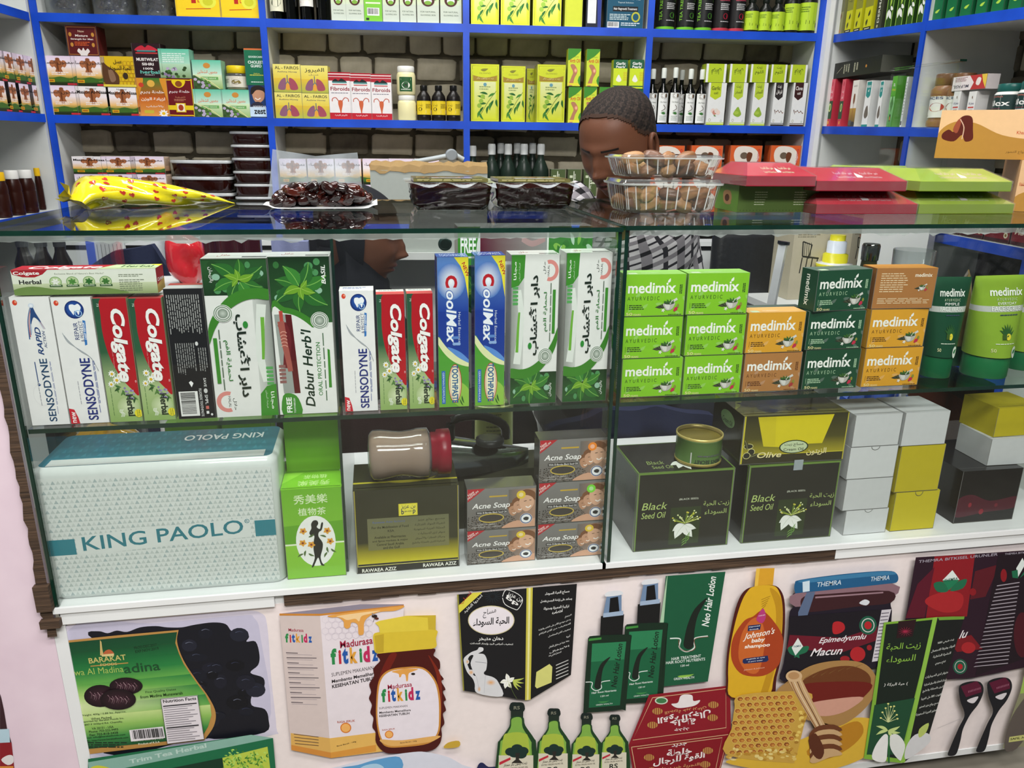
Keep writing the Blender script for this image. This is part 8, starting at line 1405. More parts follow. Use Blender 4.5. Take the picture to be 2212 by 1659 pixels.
bGm = simple('greenmed', '14663c', lambda a, W, H: a.X(14, 30, W-14, 44, 2, '8ac0a0').leaf(W*.3, 80, -20, 18, 7, 'a8d04a', None).R(W-3, 0, W, H, '0f4a2c'), .035, .09, .035, W=40)
bPu = simple('pinkgold', '8a8a5a', lambda a, W, H: a.R(0, 0, W, 40, '6a6a4a').leaf(W*.5, 60, -80, 18, 8, '6a3a2a', None).T('rose', 8, 88, W-8, 94, 'd8504a'), .03, .09, .035, W=34)
for k, (me, x0, x1) in enumerate(((bPu, 1807, 1824), (bYo, 1825, 1843), (bYo, 1844, 1863), (bYo, 1864, 1886), (bDk, 1888, 1908), (bNg, 1910, 1930), (bNg, 1932, 1953), (bNg, 1955, 1975), (bNg, 1977, 1997))):
    u, _ = RW.px((x0+x1)/2, 60, .014); put(me, 'oil_box', ('grey gold box at the far end of the top right shelf', 'yellow olive box, first of three', 'yellow olive box, second of three', 'yellow olive box, third of three', 'dark narrow box between yellow and flowered ones', 'green box with white flower, first of four', 'green box with white flower, second of four', 'green box with white flower, third of four', 'green box with white flower, last before the upright')[k], 'box', 'boxes on the top right shelf', RW, .014, (x0, 60, x1, 20), ZR(u+.02)+.001, 0, 1, .105)
for k, (x0, x1) in enumerate(((2013, 2040), (2043, 2070), (2073, 2103), (2106, 2136), (2139, 2172), (2175, 2210))):
    u, _ = RW.px((x0+x1)/2, 30, .014); put(bGm, 'oil_box', 'plain dark green box in the top right corner, %s in the row' % ('first', 'second', 'third', 'fourth', 'fifth', 'sixth')[k], 'box', 'dark green boxes in the top right corner', RW, .014, (x0, 30, x1, 0), ZR(u+.02)+.001, 0, 1, .095)
# ================================================================ PEOPLE BEHIND THE COUNTER
def g_(x, z, x0, z0, sx, sz): return math.exp(-((x-x0)/sx)**2-((z-z0)/sz)**2)
def hp(t_, p_, k=1.0):
    cx, cy, cz = math.cos(t_)*math.sin(p_), -math.cos(t_)*math.cos(p_), math.sin(t_); x, y, z = cx*.078, cy*.098, cz*.118
    if cz < 0: x *= 1-.30*(-cz)**1.4; y *= (1-.42*(-cz)**1.2) if cy > 0 else (1-.06*cz*cz)
    else: q = 1+.40*cz*cz*(1-cz*cz); x *= q; y = y*q+.010*cz; z = .1165*cz**.86
    if cy < 0 and k == 1.0:
        y -= .006*g_(x, z, 0, .026, .045, .010)
        for s in (-1, 1): y += .011*g_(x, z, s*.031, .006, .014, .012)-.006*g_(x, z, s*.031, .003, .011, .007)-.004*g_(x, z, s*.044, -.022, .018, .018)-.009*g_(x, z, s*.012, -.031, .007, .007)
        y -= .019*g_(x, z, 0, -.027, .0095, .0095)+.014*g_(x, z, 0, -.008, .009, .020)+.009*g_(x, z, 0, -.053, .021, .006)+.010*g_(x, z, 0, -.065, .018, .006)-.006*g_(x, z, 0, -.059, .022, .0022)+.009*g_(x, z, 0, -.093, .022, .012)
    return (x*k, y*k, z*k)
def head_mesh(m, Mx, skin, lip, lash='1a1210', ears=(-1, 1)):
    n, k = 96, 84; T = [-PI/2+PI*i/k for i in range(k+1)]; rows = [[hp(t_, 2*PI*j/n) for j in range(n)] for t_ in T]
    def col(i, j):
        x, y, z = rows[i][j]
        if y > -.03: return skin
        if abs(abs(x)-.030) < .017 and .021 < z+.12*abs(abs(x)-.03) < .027: return lash
        if abs(abs(x)-.031) < .013 and -.0035 < z < .0: return lash
        if abs(x) < .023-abs(z+.059)*1.2 and -.070 < z < -.048: return lip
        if abs(abs(x)-.008) < .004 and -.040 < z < -.036 and y < -.1: return lash
        return skin
    cols = [[col(i, j) for j in range(n)] for i in range(k+1)]; R2 = [[tuple(Mx@Vector(p)) for p in r] for r in rows]; m.grid(R2, lambda i, j: cols[i][j], True, True)
    for s in ears:
        e = [[(s*(.083+.006*math.sin(b)), .006+(.015+.004*math.cos(b))*math.cos(a), -.004+(.026+.005*math.cos(b))*math.sin(a)*(1.0 if math.sin(a) > 0 else .9)) for b in [2*PI*q/8 for q in range(8)]] for a in [2*PI*q/20 for q in range(21)]]
        m.grid([[tuple(Mx@Vector(p)) for p in r] for r in e], skin, True, True); lump2 = [[tuple(Mx@Vector((s*(.080+.003*math.sin(t_)), .008+.012*math.cos(t_)*math.cos(a), -.006+.02*math.sin(a)*math.cos(t_)))) for a in [2*PI*q/12 for q in range(12)]] for t_ in (0, .8, 1.5)]; m.grid(lump2, mixc(skin, '000000', .4), True, True)
def loft(m, pts, rx, ry, c, n=28, k=4, cap=True):
    """rings around a spine, flattened front to back"""
    P_ = [np.array(p) for p in spline(pts, k)]; RX = np.interp(np.linspace(0, 1, len(P_)), np.linspace(0, 1, len(rx)), rx); RY = np.interp(np.linspace(0, 1, len(P_)), np.linspace(0, 1, len(ry)), ry); rows = []
    for i, p in enumerate(P_):
        d = P_[min(i+1, len(P_)-1)]-P_[max(i-1, 0)]; d = d/np.linalg.norm(d); a = np.cross((0, 1., 0), d); a = a if np.linalg.norm(a) > .2 else np.array([1., 0, 0]); a /= np.linalg.norm(a); b = np.cross(d, a)
        rows.append([p+a*RX[i]*math.cos(2*PI*j/n)+b*RY[i]*math.sin(2*PI*j/n) for j in range(n)])
    m.grid(rows, c, True, True)
    if cap: m.face(rows[0][::-1], c(0, 0) if callable(c) else c); m.face(rows[-1], c(0, 0) if callable(c) else c)
def hand(m, o, d, up, skin, s=1):
    """palm with five bent fingers, o wrist, d pointing direction"""
    o, d, up = np.array(o, float), np.array(d, float), np.array(up, float); d /= np.linalg.norm(d); sd = np.cross(d, up); sd /= np.linalg.norm(sd); up = np.cross(sd, d)
    loft(m, [o, o+d*.03, o+d*.06, o+d*.088], [.026, .034, .040, .037], [.018, .016, .014, .011], skin, 14, 3)
    for q, (f_, l_) in enumerate(((-.029, .062), (-.010, .074), (.010, .078), (.029, .070))): b = o+d*.084+sd*f_; m.tube(spline([b, b+d*l_*.45-up*.004, b+d*l_*.75-up*.016, b+d*l_*.85-up*.034], 3), [.0095, .009, .009, .0085, .0085, .008, .008, .0075, .007, .006], skin, 8)
    b = o+d*.03-sd*s*.03; m.tube(spline([b, b-sd*s*.022+d*.022, b-sd*s*.026+d*.048-up*.008], 3), [.012, .012, .011, .0105, .010, .009, .008], skin, 8)
# ---- man
hc = K.px(1336, 313, .675); hcx, hcz, hcy = hc[0], hc[1], 1.72
man = thing('person', 'man with cropped hair in a checked shirt, bowed behind the counter looking down', 'person', None, (0, 0, 0)); MH = Matrix.Translation((hcx, hcy, hcz)) @ Matrix.Rotation(math.radians(-47), 4, 'Z') @ Matrix.Rotation(math.radians(23), 4, 'X')
sk = '6b4330'; m = Mb(); head_mesh(m, MH, sk, '5a3430')
nk = [np.array(MH@Vector((0, .03, -.055))), np.array([hcx+.035, 1.80, hcz-.15]), np.array([hcx+.055, 1.84, hcz-.24])]
loft(m, nk, [.058, .057, .075], [.06, .058, .075], sk)
sL, sR = np.array([hcx-.078, 1.79, hcz-.150]), np.array([hcx+.235, 1.93, hcz-.235])
eL, eR = sL+np.array([-.05, -.04, -.27]), sR+np.array([.06, -.02, -.28]); wL, wR = np.array([hcx-.02, 1.70, -.56]), np.array([hcx+.14, 1.72, -.58])
loft(m, [sL, eL, wL], [.045, .042, .038, .03, .026], [.045, .042, .038, .03, .026], sk, 14, 6); loft(m, [sR, eR, wR], [.045, .042, .038, .03, .026], [.045, .042, .038, .03, .026], sk, 14, 6)
hand(m, wL, (.6, -.5, -.25), (0, 0, 1), sk, 1); hand(m, wR, (-.6, -.5, -.25), (0, 0, 1), sk, -1)
pel = np.array([hcx+.13, 2.02, -.68]); loft(m, [pel, (hcx+.11, 1.98, -.45), (hcx+.07, 1.88, hcz-.22)], [.15, .13, .15], [.10, .10, .10], sk)
m.build('body', 'skin', man)
m = Mb(); n, k = 96, 84
rows = [[tuple(MH@Vector(tuple(np.array(hp(-PI/2+PI*i/k, 2*PI*j/n, 1.0001))*(1.028+.004*math.sin(i*3.1+j*2.3))))) for j in range(n)] for i in range(k+1)]
def hair_on(i, j): t_ = -PI/2+PI*i/k; p_ = (2*PI*j/n+PI) % (2*PI)-PI; x, y, z = hp(t_, p_, 1.0001); return z > np.interp(y, [-.1, -.07, -.055, -.03, .0, .03, .09], [.092, .086, .074, .034, .016, -.03, -.055])
k0 = len(m.v); [m.v.append(p) for r_ in rows for p in r_]
for i in range(k):
    for j in range(n):
        if hair_on(i, j): m.f.append((k0+i*n+j, k0+i*n+(j+1) % n, k0+(i+1)*n+(j+1) % n, k0+(i+1)*n+j)); m.c.append(lin(('1f1814', '2a211c', '15100e', '352b26')[(i*7+j*5+(i*j) % 3) % 4] if hair_on(i-2, j) else '3a271d')); m.m.append(True)
m.build('hair', 'cloth', man)
def plaid(i, j):
    a, b = i % 7, j % 7
    return '1c1b1e' if a < 2 and b < 2 else '8f8a90' if a < 2 or b < 2 else '2c2a30' if a == 4 or b == 4 else 'd6d2d6'
m = Mb(); loft(m, [pel+np.array([0, 0, -.03]), (hcx+.12, 2.0, -.45), (hcx+.085, 1.90, hcz-.27), (hcx+.06, 1.845, hcz-.185), (hcx+.05, 1.83, hcz-.155)], [.165, .16, .165, .20, .20, .12, .068], [.125, .12, .12, .125, .11, .09, .068], plaid, 84, 18, False)
for s_, e_, w_ in ((sL, eL, wL), (sR, eR, wR)): loft(m, [s_+np.array([.03 if s_ is sL else -.03, .01, .02]), s_*.9+e_*.1, e_, e_*.35+w_*.65], [.055, .062, .056, .052, .045], [.06, .062, .056, .052, .045], plaid, 42, 16, False)
cl_ = [[(hcx+.048+r_*math.cos(a), 1.825+r_*math.sin(a), hcz-.158+z_-.018*math.cos(a+1.9)) for a in np.linspace(0, 2*PI, 30)] for r_, z_ in ((.072, 0), (.068, .022), (.078, .026), (.092, -.006))]; m.grid(cl_, plaid, True); m.build('shirt', 'cloth', man)
m = Mb()
for s in (-1, 1): hx = pel[0]+s*.09; loft(m, [(hx, 2.03, -.68), (hx+s*.02, 1.82, -.67), (hx+s*.03, 1.72, -.66), (hx+s*.03, 1.70, -.85), (hx+s*.02, 1.74, -1.12)], [.095, .085, .065, .06, .055, .05], [.09, .08, .065, .06, .055, .05], '20242f', 18, 6)
loft(m, [(pel[0], 2.05, -.72), (pel[0], 2.03, -.62)], [.15, .165], [.11, .125], '20242f'); m.build('trousers', 'cloth', man)
m = Mb()
for s in (-1, 1): loft(m, [(pel[0]+s*.115, 1.80, -1.15), (pel[0]+s*.12, 1.72, -1.16), (pel[0]+s*.125, 1.64, -1.172)], [.035, .046, .03], [.038, .027, .016], '15130f', 14, 4)
m.build('shoes', 'plas', man)
# ---- woman in black
wc_ = K.px(776, 517, .86); wx, wy, wz = wc_[0], 1.905, wc_[1]; wom = thing('person', 'woman in a black headscarf seen in profile through the left glass case', 'person'); MW = Matrix.Translation((wx, wy, wz)) @ Matrix.Rotation(math.radians(82), 4, 'Z') @ Matrix.Rotation(math.radians(6), 4, 'X')
m = Mb(); head_mesh(m, MW, '5f3c2c', '5a2f2c', ears=()); loft(m, [(wx-.01, wy, wz-.06), (wx-.02, wy, wz-.15), (wx-.02, wy, wz-.24)], [.055, .052, .07], [.055, .052, .07], '5f3c2c')
loft(m, [(wx-.02, wy, wz-.2), (wx-.03, wy+.01, -.5), (wx-.03, wy+.02, -.68)], [.15, .12, .15], [.10, .10, .12], '5f3c2c'); hand(m, (wx+.12, wy-.10, -.60), (.4, -.5, -.2), (0, 0, 1), '5f3c2c', 1); hand(m, (wx+.12, wy+.10, -.60), (.5, -.3, -.2), (0, 0, 1), '5f3c2c', -1); m.build('body', 'skin', wom)
m = Mb(); n, k = 60, 44; k0 = len(m.v)
for i in range(k+1):
    for j in range(n): x, y, z = hp(-PI/2+PI*i/k, 2*PI*j/n, 1.0001); m.v.append(tuple(MW@Vector((x*1.15, y*1.05+.006, z*1.09+.004))))
for i in range(k):
    for j in range(n):
        x, y, z = hp(-PI/2+PI*(i+.5)/k, 2*PI*(j+.5)/n, 1.0001)
        if y < -.028 and -.13 < z < .062 and abs(x) < .074: continue
        m.f.append((k0+i*n+j, k0+i*n+(j+1) % n, k0+(i+1)*n+(j+1) % n, k0+(i+1)*n+j)); m.c.append(lin('14161d')); m.m.append(True)
rows = [[(wx+cx_+r1*math.cos(a)*(1+.03*math.sin(5*a)), wy+r2*math.sin(a)*(1+.03*math.sin(7*a)), wz+z_) for a in [2*PI*j/40 for j in range(40)]] for cx_, r1, r2, z_ in ((-.038, .062, .080, -.01), (-.03, .075, .088, -.06), (-.022, .090, .095, -.105), (-.02, .088, .10, -.13), (-.02, .12, .16, -.19), (-.02, .15, .205, -.26), (-.02, .17, .22, -.38))]
m.grid(rows, '14161d', True, True); m.build('headscarf', 'cloth', wom)
m = Mb(); loft(m, [(wx-.02, wy, wz-.21), (wx-.03, wy+.01, -.5), (wx-.03, wy+.02, -.70)], [.19, .17, .2], [.13, .13, .15], '101218')
for s in (-1, 1):
    loft(m, [(wx-.02, wy+s*.17, wz-.25), (wx-.04, wy+s*.2, -.52), (wx+.10, wy+s*.11, -.59)], [.06, .055, .045], [.06, .055, .045], '101218', 16, 5); loft(m, [(wx-.03, wy+s*.08, -.68), (wx+.2, wy+s*.08, -.66), (wx+.34, wy+s*.08, -.68), (wx+.35, wy+s*.08, -.9), (wx+.34, wy+s*.08, -1.13)], [.1, .09, .08, .09, .1], [.1, .09, .08, .09, .1], '101218', 16, 5)
    loft(m, [(wx+.30, wy+s*.08, -1.16), (wx+.38, wy+s*.08, -1.165), (wx+.45, wy+s*.08, -1.174)], [.035, .042, .025], [.03, .024, .014], '15130f', 12, 4)
m.build('robe', 'cloth', wom)

# ================================================================ THINGS BEHIND THE COUNTER, SEEN THROUGH THE GLASS
def rbox(m, x0, x1, y0, y1, z0, z1, c, r=.02, n=6):
    """box with rounded vertical and horizontal edges"""
    rows = []; cx, cy = (x0+x1)/2, (y0+y1)/2; hx, hy = (x1-x0)/2, (y1-y0)/2; r = min(r, hx*.99, hy*.99, (z1-z0)/2*.99)
    for z, ins in [(z0+r-r*math.sin(a), r-r*math.cos(a)) for a in (1.57, 1.0, .5, 0)]+[(z1-r+r*math.sin(a), r-r*math.cos(a)) for a in (0, .5, 1.0, 1.568)]:
        ring = []
        for sx_, sy_, a0 in ((1, -1, -90), (1, 1, 0), (-1, 1, 90), (-1, -1, 180)):
            for q in range(4): a = math.radians(a0+q*30); ring.append((cx+sx_*(hx-r)+(r-ins)*math.cos(a), cy+sy_*(hy-r)+(r-ins)*math.sin(a), z))
        rows.append(ring)
    m.grid(rows, c, True, True); m.face(rows[0][::-1], c); m.face(rows[-1], c); return m
def bgp(x, y, Y): u, z = K.px(x, y, Y-1.045); return u, z
# office chair of the man
oc = thing('office_chair', 'black padded office chair behind the man in the checked shirt', 'chair'); a0, b0 = bgp(1545, 655, 2.16), bgp(1690, 495, 2.16)
m = Mb(); rbox(m, a0[0]-.02, b0[0], 2.15, 2.20, a0[1]-.10, b0[1], '15161b', .025); m.build('backrest', 'black', oc); cx = pel[0]
m = Mb(); rbox(m, cx-.22, cx+.22, 1.80, 2.16, -.80, -.765, '121318', .017); m.build('seat', 'black', oc); Mb().tube([((a0[0]+b0[0])/2, 2.21, a0[1]), ((a0[0]+b0[0])/2-.05, 2.22, -.6), (cx+.04, 2.18, -.80), (cx, 2.0, -.81)], .014, '222').build('back_bracket', 'plas', oc)
Mb().lathe([(.03, 0), (.025, .3)], '333', o=(cx, 1.98, -1.10)).build('gas_lift', 'chrome', oc)
for k in range(5):
    q = k*2*PI/5+.3; Mb().tube([(cx, 1.98, -1.09), (cx+.24*math.cos(q), 1.98+.24*math.sin(q), -1.13)], [.02, .014], '1a1a1a').build('leg', 'plas', oc); Mb().lathe([(.02, 0), (.024, .012), (.02, .024)], '111', o=(cx+.24*math.cos(q), 1.98+.24*math.sin(q), FL+.001), n=12).build('castor', 'plas', oc)
# stool of the woman
stl = thing('stool', 'dark plastic stool under the woman in black', 'stool'); m = Mb(); rbox(m, wx-.2, wx+.14, wy-.17, wy+.17, -.815, -.79, '2c2430', .012); m.build('seat', 'plas', stl)
for sx_ in (-1, 1):
    for sy_ in (-1, 1): Mb().tube([(wx-.03+sx_*.12, wy+sy_*.12, -.814), (wx-.03+sx_*.15, wy+sy_*.15, FL+.002)], .014, '2c2430').build('leg', 'plas', stl)
# open worn carton standing on the cupboard
dk_ = thing('desk', 'plain narrow desk carrying the worn carton behind the counter', 'desk'); q0, q1 = S.px(780, 430, -.27)[0], S.px(1075, 430, -.27)[0]
fbox(S, q0, q1, -.30, -.09, -.325, -.305).build('desk_top', 'inner', dk_)
for a_ in (q0+.01, q1-.03):
    for b_ in (-.295, -.12): fbox(S, a_, a_+.022, b_, b_+.022, FL+.001, -.3255).build('leg', 'inner', dk_)
oc_ = thing('open_carton', 'worn grey carton with torn open brown top behind the date bricks', 'carton'); c0 = S.px(803, 430, -.27)[0]; c1_ = S.px(1052, 430, -.27)[0]; zt_ = S.px(925, 368, -.27)[1]; z0 = -.3045; W2 = c1_-c0; place(oc_, S, c0, -.288, z0)
m = Mb(); hh = zt_-z0; m.box(0, W2, 0, .004, 0, hh, 'a9b0aa'); m.box(0, .004, .004, .2, 0, hh, 'a0a7a1'); m.box(W2-.004, W2, .004, .2, 0, hh, 'a0a7a1'); m.box(.004, W2-.004, .196, .2, 0, hh, 'a9b0aa'); m.box(.004, W2-.004, .004, .196, 0, .004, '8a7a5c'); m.build('carton', 'matte', oc_)
r = random.Random(2); m = Mb(); m.grid([[(W2*i/24, -.0015, hh-.006+r.uniform(-.004, .006)) for i in range(25)], [(W2*i/24, .002, hh+.012+r.uniform(-.004, .004)) for i in range(25)], [(W2*i/24, .05, hh+.022+r.uniform(-.004, .004)) for i in range(25)], [(W2*i/24, .12, hh-.01) for i in range(25)]], 'a08458', False); m.build('torn_flap', 'matte', oc_)
sg = thing('tape_dispenser', 'grey tape dispenser lying on the worn open carton', 'dispenser'); place(sg, S, S.px(960, 355, -.2)[0], -.2, zt_+.024, rz=.15); m = Mb(); m.lathe([(.012, -.008), (.017, -.008), (.017, .008), (.012, .008)], '8a9298', M=Matrix.Translation((.02, 0, .016)) @ Matrix.Rotation(PI/2, 4, 'X'), n=24); m.build('roll', 'plas', sg); Mb().tube([(-.09, 0, -.004), (-.03, 0, .006), (.03, 0, .018), (.055, 0, .004)], .007, 'a9b2b6').build('handle', 'plas', sg)
def cloth(name, lab, cat, pts, col, mat='cloth', wav=.01, sup=None):
    """hanging or heaped fabric between corner columns: pts [(x, ytop, ybottom)] of the survey at depth Y each"""
    m = Mb(); rows = []; P_ = [(bgp(x, yt, Y), bgp(x, yb, Y), Y) for x, yt, yb, Y in pts]; q = np.linspace(0, len(P_)-1, 7*len(P_))
    for v in np.linspace(0, 1, 12): rows.append([(float(np.interp(t_, range(len(P_)), [p[0][0] for p in P_])), float(np.interp(t_, range(len(P_)), [p[2] for p in P_]))+wav*math.sin(t_*7+v*2)+.05*abs(v-.0)*0, float(np.interp(t_, range(len(P_)), [p[0][1]*(1-v)+p[1][1]*v for p in P_]))) for t_ in q])
    back = [[(x, y+.03, z) for x, y, z in r_] for r_ in rows]; m.grid(rows, col, True); m.grid(back[::-1], col, True); m.grid([rows[0], back[0]], col, True); m.grid([[r_[0] for r_ in rows], [r_[0] for r_ in back]], col, True); m.grid([[r_[-1] for r_ in rows], [r_[-1] for r_ in back]], col, True)
    o = m.build(name, mat); tag(o, lab, cat); return o
def floor_y(Y, x): # survey row where depth Y meets the floor
    p = np.array([K.px(x, 800, Y-1.045)[0], Y, FL+.004]); z = p@CF; return H_/2-FPX*(p@CU)/z
f_ = lambda Y, x: floor_y(Y, x)
cloth('draped_cloth', 'dark navy cloth draped in a slope at the left behind the case', 'cloth', [(170, 590, f_(2.08, 170), 2.08), (240, 545, f_(2.08, 240), 2.08), (325, 530, f_(2.08, 325), 2.08), (395, 615, f_(2.08, 395), 2.08)], '1b2340')
cloth('curtain', 'white ribbed curtain hanging behind the red knotted bag', 'curtain', [(325, 515, f_(2.2, 325), 2.2), (390, 512, f_(2.2, 390), 2.2), (440, 514, f_(2.2, 440), 2.2)], 'd6d8dc', wav=.012)
cloth('jacket', 'dark jacket with maroon front hanging behind the leafy boxes', 'clothes', [(432, 512, f_(1.98, 432), 1.98), (500, 516, f_(1.98, 500), 1.98), (560, 520, f_(1.98, 560), 1.98)], '3a0f1c', 'foil')
cloth('jacket', 'pale violet garment right of the maroon jacket', 'clothes', [(585, 518, f_(2.14, 585), 2.14), (665, 522, f_(2.14, 665), 2.14)], '8a90b8')
cloth('black_coat', 'black coat hanging at the back left of the woman', 'clothes', [(655, 515, f_(2.2, 655), 2.2), (755, 515, f_(2.2, 755), 2.2)], '14141a')
cloth('blue_blanket', 'dark blue blanket heap below the man', 'cloth', [(1180, 930, f_(1.568, 1180), 1.568), (1300, 890, f_(1.568, 1300), 1.568), (1420, 880, f_(1.568, 1420), 1.568), (1545, 900, f_(1.568, 1545), 1.568)], '20284a', wav=.008)
cloth('dark_blanket', 'dark maroon blanket heap low behind the chrome iron', 'cloth', [(740, 905, f_(1.62, 740), 1.62), (860, 885, f_(1.62, 860), 1.62), (1020, 900, f_(1.62, 1020), 1.62)], '2a1018', wav=.008)
cloth('blue_bag', 'bright blue crinkled plastic bag at the lower right', 'bag', [(1830, 862, 960, 1.66), (1880, 845, 1000, 1.66), (1950, 850, 1000, 1.66), (1985, 865, 980, 1.66)], '1c58c8', 'foil', .012).location.z = 0
cloth('orange_cloth', 'orange red checked cloth bundle at the lower right behind the boxes', 'cloth', [(1985, 835, 1010, 1.72), (2060, 850, 1010, 1.72), (2130, 900, 1010, 1.72)], 'a8503c', wav=.012)
# low dark chest that carries the bags on the right
x0, _ = bgp(1800, 1000, 1.64); m = Mb(); m.box(x0, x0+.19, 1.63, 1.84, FL+.002, bgp(1900, 985, 1.64)[1], '17171b'); tag(m.build('storage_chest', 'card'), 'low black storage chest under the blue and orange bags', 'chest')
rb = thing('knotted_bag', 'red plastic bag tied in a knot beside the leafy green box', 'bag'); a0 = bgp(402, 612, 1.78); rb.location = (a0[0], 1.80, a0[1]-.16); m = Mb(); lump(m, 0, 0, .055, .042, .04, .06, 'c8202c', 3, .16, 26, 16, .95); m.build('body', 'foil', rb)
m = Mb(); m.tube(spline([(-.002, 0, .10), (-.012, 0, .130), (-.028, -.005, .145), (-.036, 0, .132)], 4), [.016]*3+[.008]*4+[.012]*6, 'd0262f'); m.build('knot', 'foil', rb); rb.location.z = a0[1]-.004
o = slab('small_table', a0[0]-.09, a0[0]+.08, 1.72, 1.92, a0[1]-.025, a0[1]-.006, 'white'); ts = thing('side_table', 'narrow side table under the red knotted bag', 'table'); o.parent = ts; o.name = 'table_top'
for sx_ in (a0[0]-.07, a0[0]+.06):
    for y_ in (1.74, 1.9): Mb().tube([(sx_, y_, a0[1]-.026), (sx_, y_, FL+.002)], .012, 'ccc').build('leg', 'white', ts)
# left edge: dark bottles, striped paper and a blue post
for k, (x, l) in enumerate(((60, 'left'), (100, 'middle'), (140, 'right'))):
    a1 = bgp(x, 600, 1.95); t = thing('dark_bottle', 'dark glossy bottle low behind the left end of the case, %s of three' % l, 'bottle', 'dark bottles behind the left end'); t.location = (a1[0], 1.95, -.40); h9 = bgp(x, 520, 1.95)[1]+.40
    Mb().lathe([(.019, 0), (.021, .004), (.021, h9*.7), (.012, h9*.85), (.011, h9*.94)], '1a1416', n=18).build('body', 'gloss', t); Mb().lathe([(.013, h9*.92), (.0135, h9)], '3a3c42', n=18).build('cap', 'plas', t)
a1, a2 = bgp(35, 600, 1.93)[0], bgp(165, 600, 1.93)[0]; t = thing('low_rack', 'dark low rack carrying the dark bottles at the left', 'rack'); slab('rack_top', a1, a2, 1.90, 2.05, -.42, -.401, 'black', t)
for sx_ in (a1+.01, a2-.03): slab('leg', sx_, sx_+.02, 1.91, 2.04, FL+.001, -.4205, 'black', t)
a1, a2, a3 = bgp(205, 640, 2.25)[0], bgp(222, 640, 2.25)[0], bgp(285, 640, 2.25)[0]; zz0 = bgp(220, 512, 2.25)[1]
t = thing('folded_screen', 'blue post with pale striped paper beside it at the left', 'screen'); Mb().box(a1, a2, 2.24, 2.26, FL+.001, zz0, '1c50b0').build('post', 'blue', t); st_ = Mb().box(a2, a3, 2.245, 2.255, FL+.001, zz0, 'd3d6d8'); a = Art(60, 300, 'd3d6d8'); [a.R(4+k*8, 6, 5.5+k*8, 290, '8f9498') for k in range(7)]; st_.art(a, (a2, 2.245, zz0), (a3-a2, 0, 0), (0, 0, FL-zz0)); st_.build('paper_sheet', 'matte', t)
# cartons with chair drawings, lamp, bottle and tumbler
def chairart(a, x, y, s, c='2a2a26'):
    a.L([x, y, x+18*s, y+6*s, x+14*s, y+30*s], 2.4*s, c).L([x, y, x+2*s, y+26*s], 2.4*s, c).L([x+2*s, y+26*s, x+34*s, y+30*s], 3*s, c)
    for k in range(4): a.L([x+4*s+k*4*s, y+2*s, x+5*s+k*4*s, y+26*s], 1*s, c); a.L([x+2*s+k*10*s, y+28*s, x+k*10*s, y+56*s], 2*s, c)
tb_ = thing('storage_table', 'low table carrying printed cartons at the back right', 'table'); xt0 = bgp(1655, 655, 2.0)[0]; xt1 = bgp(1868, 655, 2.0)[0]; zt_ = bgp(1780, 652, 2.0)[1]
Mb().box(xt0, xt1+.02, 1.95, 2.18, zt_-.02, zt_, 'c9c9c6').build('table_top', 'white', tb_)
for sx_ in (xt0+.02, xt1):
    for y_ in (1.97, 2.16): Mb().box(sx_-.015, sx_+.015, y_-.015, y_+.015, FL+.001, zt_-.0205, '999').build('leg', 'white', tb_)
for k, (x0_, x1_, yt, Y, l) in enumerate(((1700, 1775, 500, 2.04, 'beige carton with black chair drawing, left of the yellow lamp'), (1822, 1872, 498, 2.04, 'beige carton with coloured print, right of the yellow lamp'))):
    a0, a1, zt2 = bgp(x0_, 640, Y)[0], bgp(x1_, 640, Y)[0], bgp(x0_, yt, Y)[1]; m = Mb(); Wd, Ht = a1-a0, zt2-zt_; m.box(0, Wd, 0, .14, 0, Ht, 'bfb7a0'); a = Art(75, 75*Ht/Wd, 'c6bda6'); a.X(8, 6, 56, 14, 2, '8a8470'); chairart(a, 20, 20, 1.1); chairart(a, 26, 86, .9, 'e6e4dc' if k == 0 else '5a564a')
    if k: a.T('plastic', 24, 10, 66, 20, 'b8402c', 0, 1)
    m.art(a, (0, 0, Ht), (Wd, 0, 0), (0, 0, -Ht)); o = m.build('printed_carton', 'card'); tag(o, l, 'carton', 'printed cartons at the back right'); o.location = (a0, Y, zt_+.0005)
lp = thing('lantern', 'white and yellow ringed plastic lantern between the printed cartons', 'lantern'); a0 = bgp(1797, 640, 1.99); R_ = .026; lp.location = (a0[0], 2.0, zt_+.0005); m = Mb(); hq = bgp(1800, 508, 2.0)[1]-zt_
m.lathe([(R_*1.6, 0), (R_*1.6, hq*.5), (R_*1.9, hq*.52), (R_*1.9, hq*.58), (R_*1.3, hq*.60), (R_*1.3, hq*.72), (R_, hq*.74), (R_, hq*.9), (R_*.8, hq*.92), (R_*.8, hq)], ['e6e6e2', 'e6e6e2', 'e0d82c', 'e6e6e2', 'e0d82c', 'e0d82c', 'd3dae6', 'd3dae6', 'e0d82c', 'e0d82c']); m.build('body', 'plas', lp)
ps = thing('display_pole', 'slanting white metal pole with black cap beside the black chair', 'pole'); p0, p1 = bgp(1668, 650, 1.88), bgp(1692, 528, 1.88); Mb().tube([(p0[0]-.02, 1.88, FL+.003), (p0[0], 1.88, p0[1]), (p1[0], 1.88, p1[1])], .014, 'c9ccd0', 4, False).build('shaft', 'plas', ps); Mb().tube([(p1[0], 1.88, p1[1]), (p1[0]+.001, 1.88, p1[1]+.008)], .016, '15181c').build('cap', 'plas', ps)
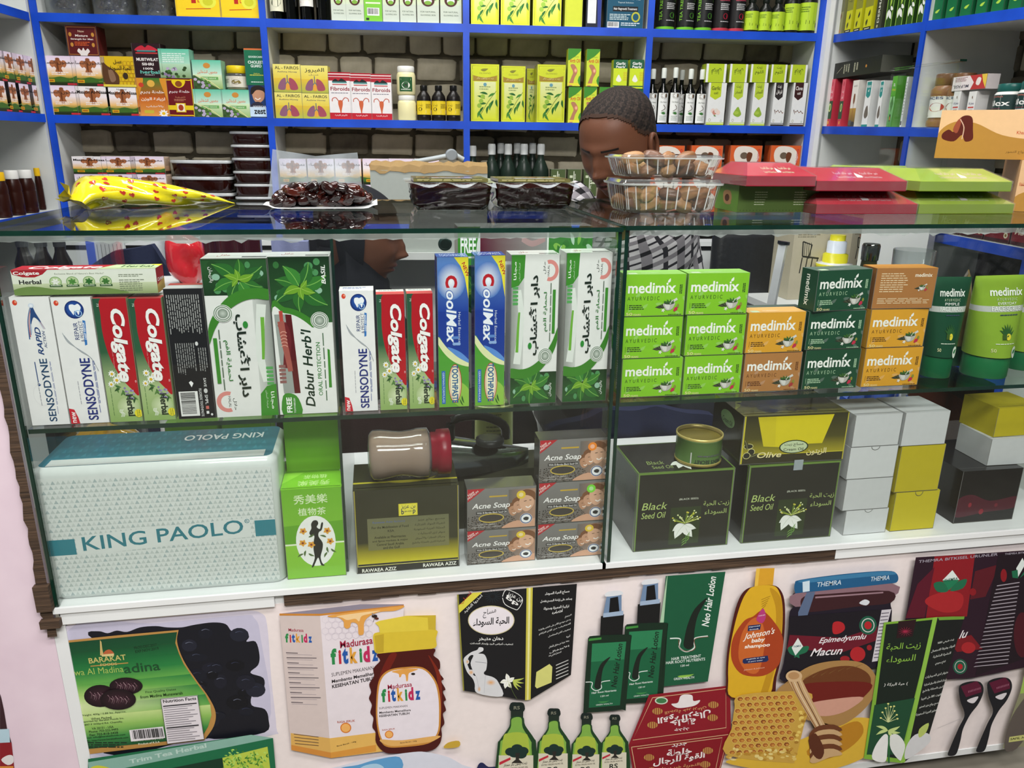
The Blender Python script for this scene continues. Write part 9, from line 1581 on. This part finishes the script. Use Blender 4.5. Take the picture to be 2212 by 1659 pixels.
# goods standing on the glass shelf at the back of the right case
bo = thing('glass_bottle', 'olive bottle with ribbed grey cap behind the brown soap box', 'bottle'); a0 = bgp(1872, 600, 1.30); R_ = .017; zt2 = bgp(1875, 527, 1.30)[1]-ZS; bo.location = (a0[0], 1.30, ZS+.0005); Mb().lathe([(R_, 0), (R_*1.05, .004), (R_*1.05, zt2*.6), (R_*.85, zt2*.78), (R_*.8, zt2-.03)], '3f4426').build('body', 'plas', bo); Mb().lathe([(R_*.9, zt2-.03), (R_*.95, zt2-.004), (R_*.85, zt2)], '8a8e88').build('cap', 'chrome', bo)
gl = thing('drinking_glass', 'empty clear tumbler standing behind the brown soap box', 'glass'); a0 = bgp(1966, 600, 1.27); zt2 = bgp(1966, 540, 1.27)[1]-ZS; gl.location = (a0[0], 1.27, ZS+.0005); Mb().lathe([(.028, 0), (.030, .002), (.036, zt2), (.0345, zt2), (.029, .006), (.001, .006)], 'fff', n=36).build('tumbler', 'clam', gl)
# things on the lower shelves of the right wall
bRd = simple('macun', '7a0f1c', lambda a, W, H: a.T('Macun', 10, H*.3, W-20, H*.6, 'e9d8c0', 0, 1, .3).E(W*.84, H*.7, 8, 8, 'e6dcc0').E(W*.84, H*.7, 4, 4, '8a6a2c').R(0, H*.86, W, H, '3a0a10'), .08, .055, .05, W=100)
for k in range(5): u = .62+k*.085; o = bpy.data.objects.new('paste_box', bRd); CO.objects.link(o); tag(o, 'dark red paste box low on the right wall, %s' % ('farthest', 'second', 'third', 'fourth', 'nearest')[k], 'box', 'dark red paste boxes'); place(o, RW, u, .02, -.1995)
for k in range(6): u = .08+k*.07; o = bpy.data.objects.new('paste_box', bRd if k % 2 else bOlv); CO.objects.link(o); tag(o, 'small carton on the lowest far shelf of the right wall, %s from the corner' % ('first', 'second', 'third', 'fourth', 'fifth', 'sixth')[k], 'box', 'small cartons low on the right wall'); place(o, RW, u, .03, -.4695); o.scale = (.8, 1, 1.3)
a0 = bgp(962, 528, 1.50); o = Mb().lathe([(.012, 0), (.0135, .003), (.009, .006)], '2f4a44', n=24, M=Matrix.Rotation(PI/2, 4, 'X')).build('suction_knob', 'plas'); tag(o, 'round dark green glass knob near the top of the left case', 'knob'); o.location = (a0[0], 1.51, a0[1])
# light panels on the ceiling
for x, y, sx_, sy_ in ((.1, .1, 1.5, .3), (.2, -.9, 1.6, .5), (.1, 1.75, 1.9, .25)):
    t = thing('ceiling_lamp', 'flat lamp panel on the shop ceiling, %s' % {.1: 'over the counter', -.9: 'over the customer side', 1.75: 'over the shopkeeper'}[y], 'lamp'); Mb().box(x-sx_/2-.02, x+sx_/2+.02, y-sy_/2-.02, y+sy_/2+.02, 1.425, 1.4495, 'eee').build('housing', 'white', t)
bpy.data.objects.remove(_curo)
for me_ in [q for q in bpy.data.meshes if not q.users]: bpy.data.meshes.remove(me_)
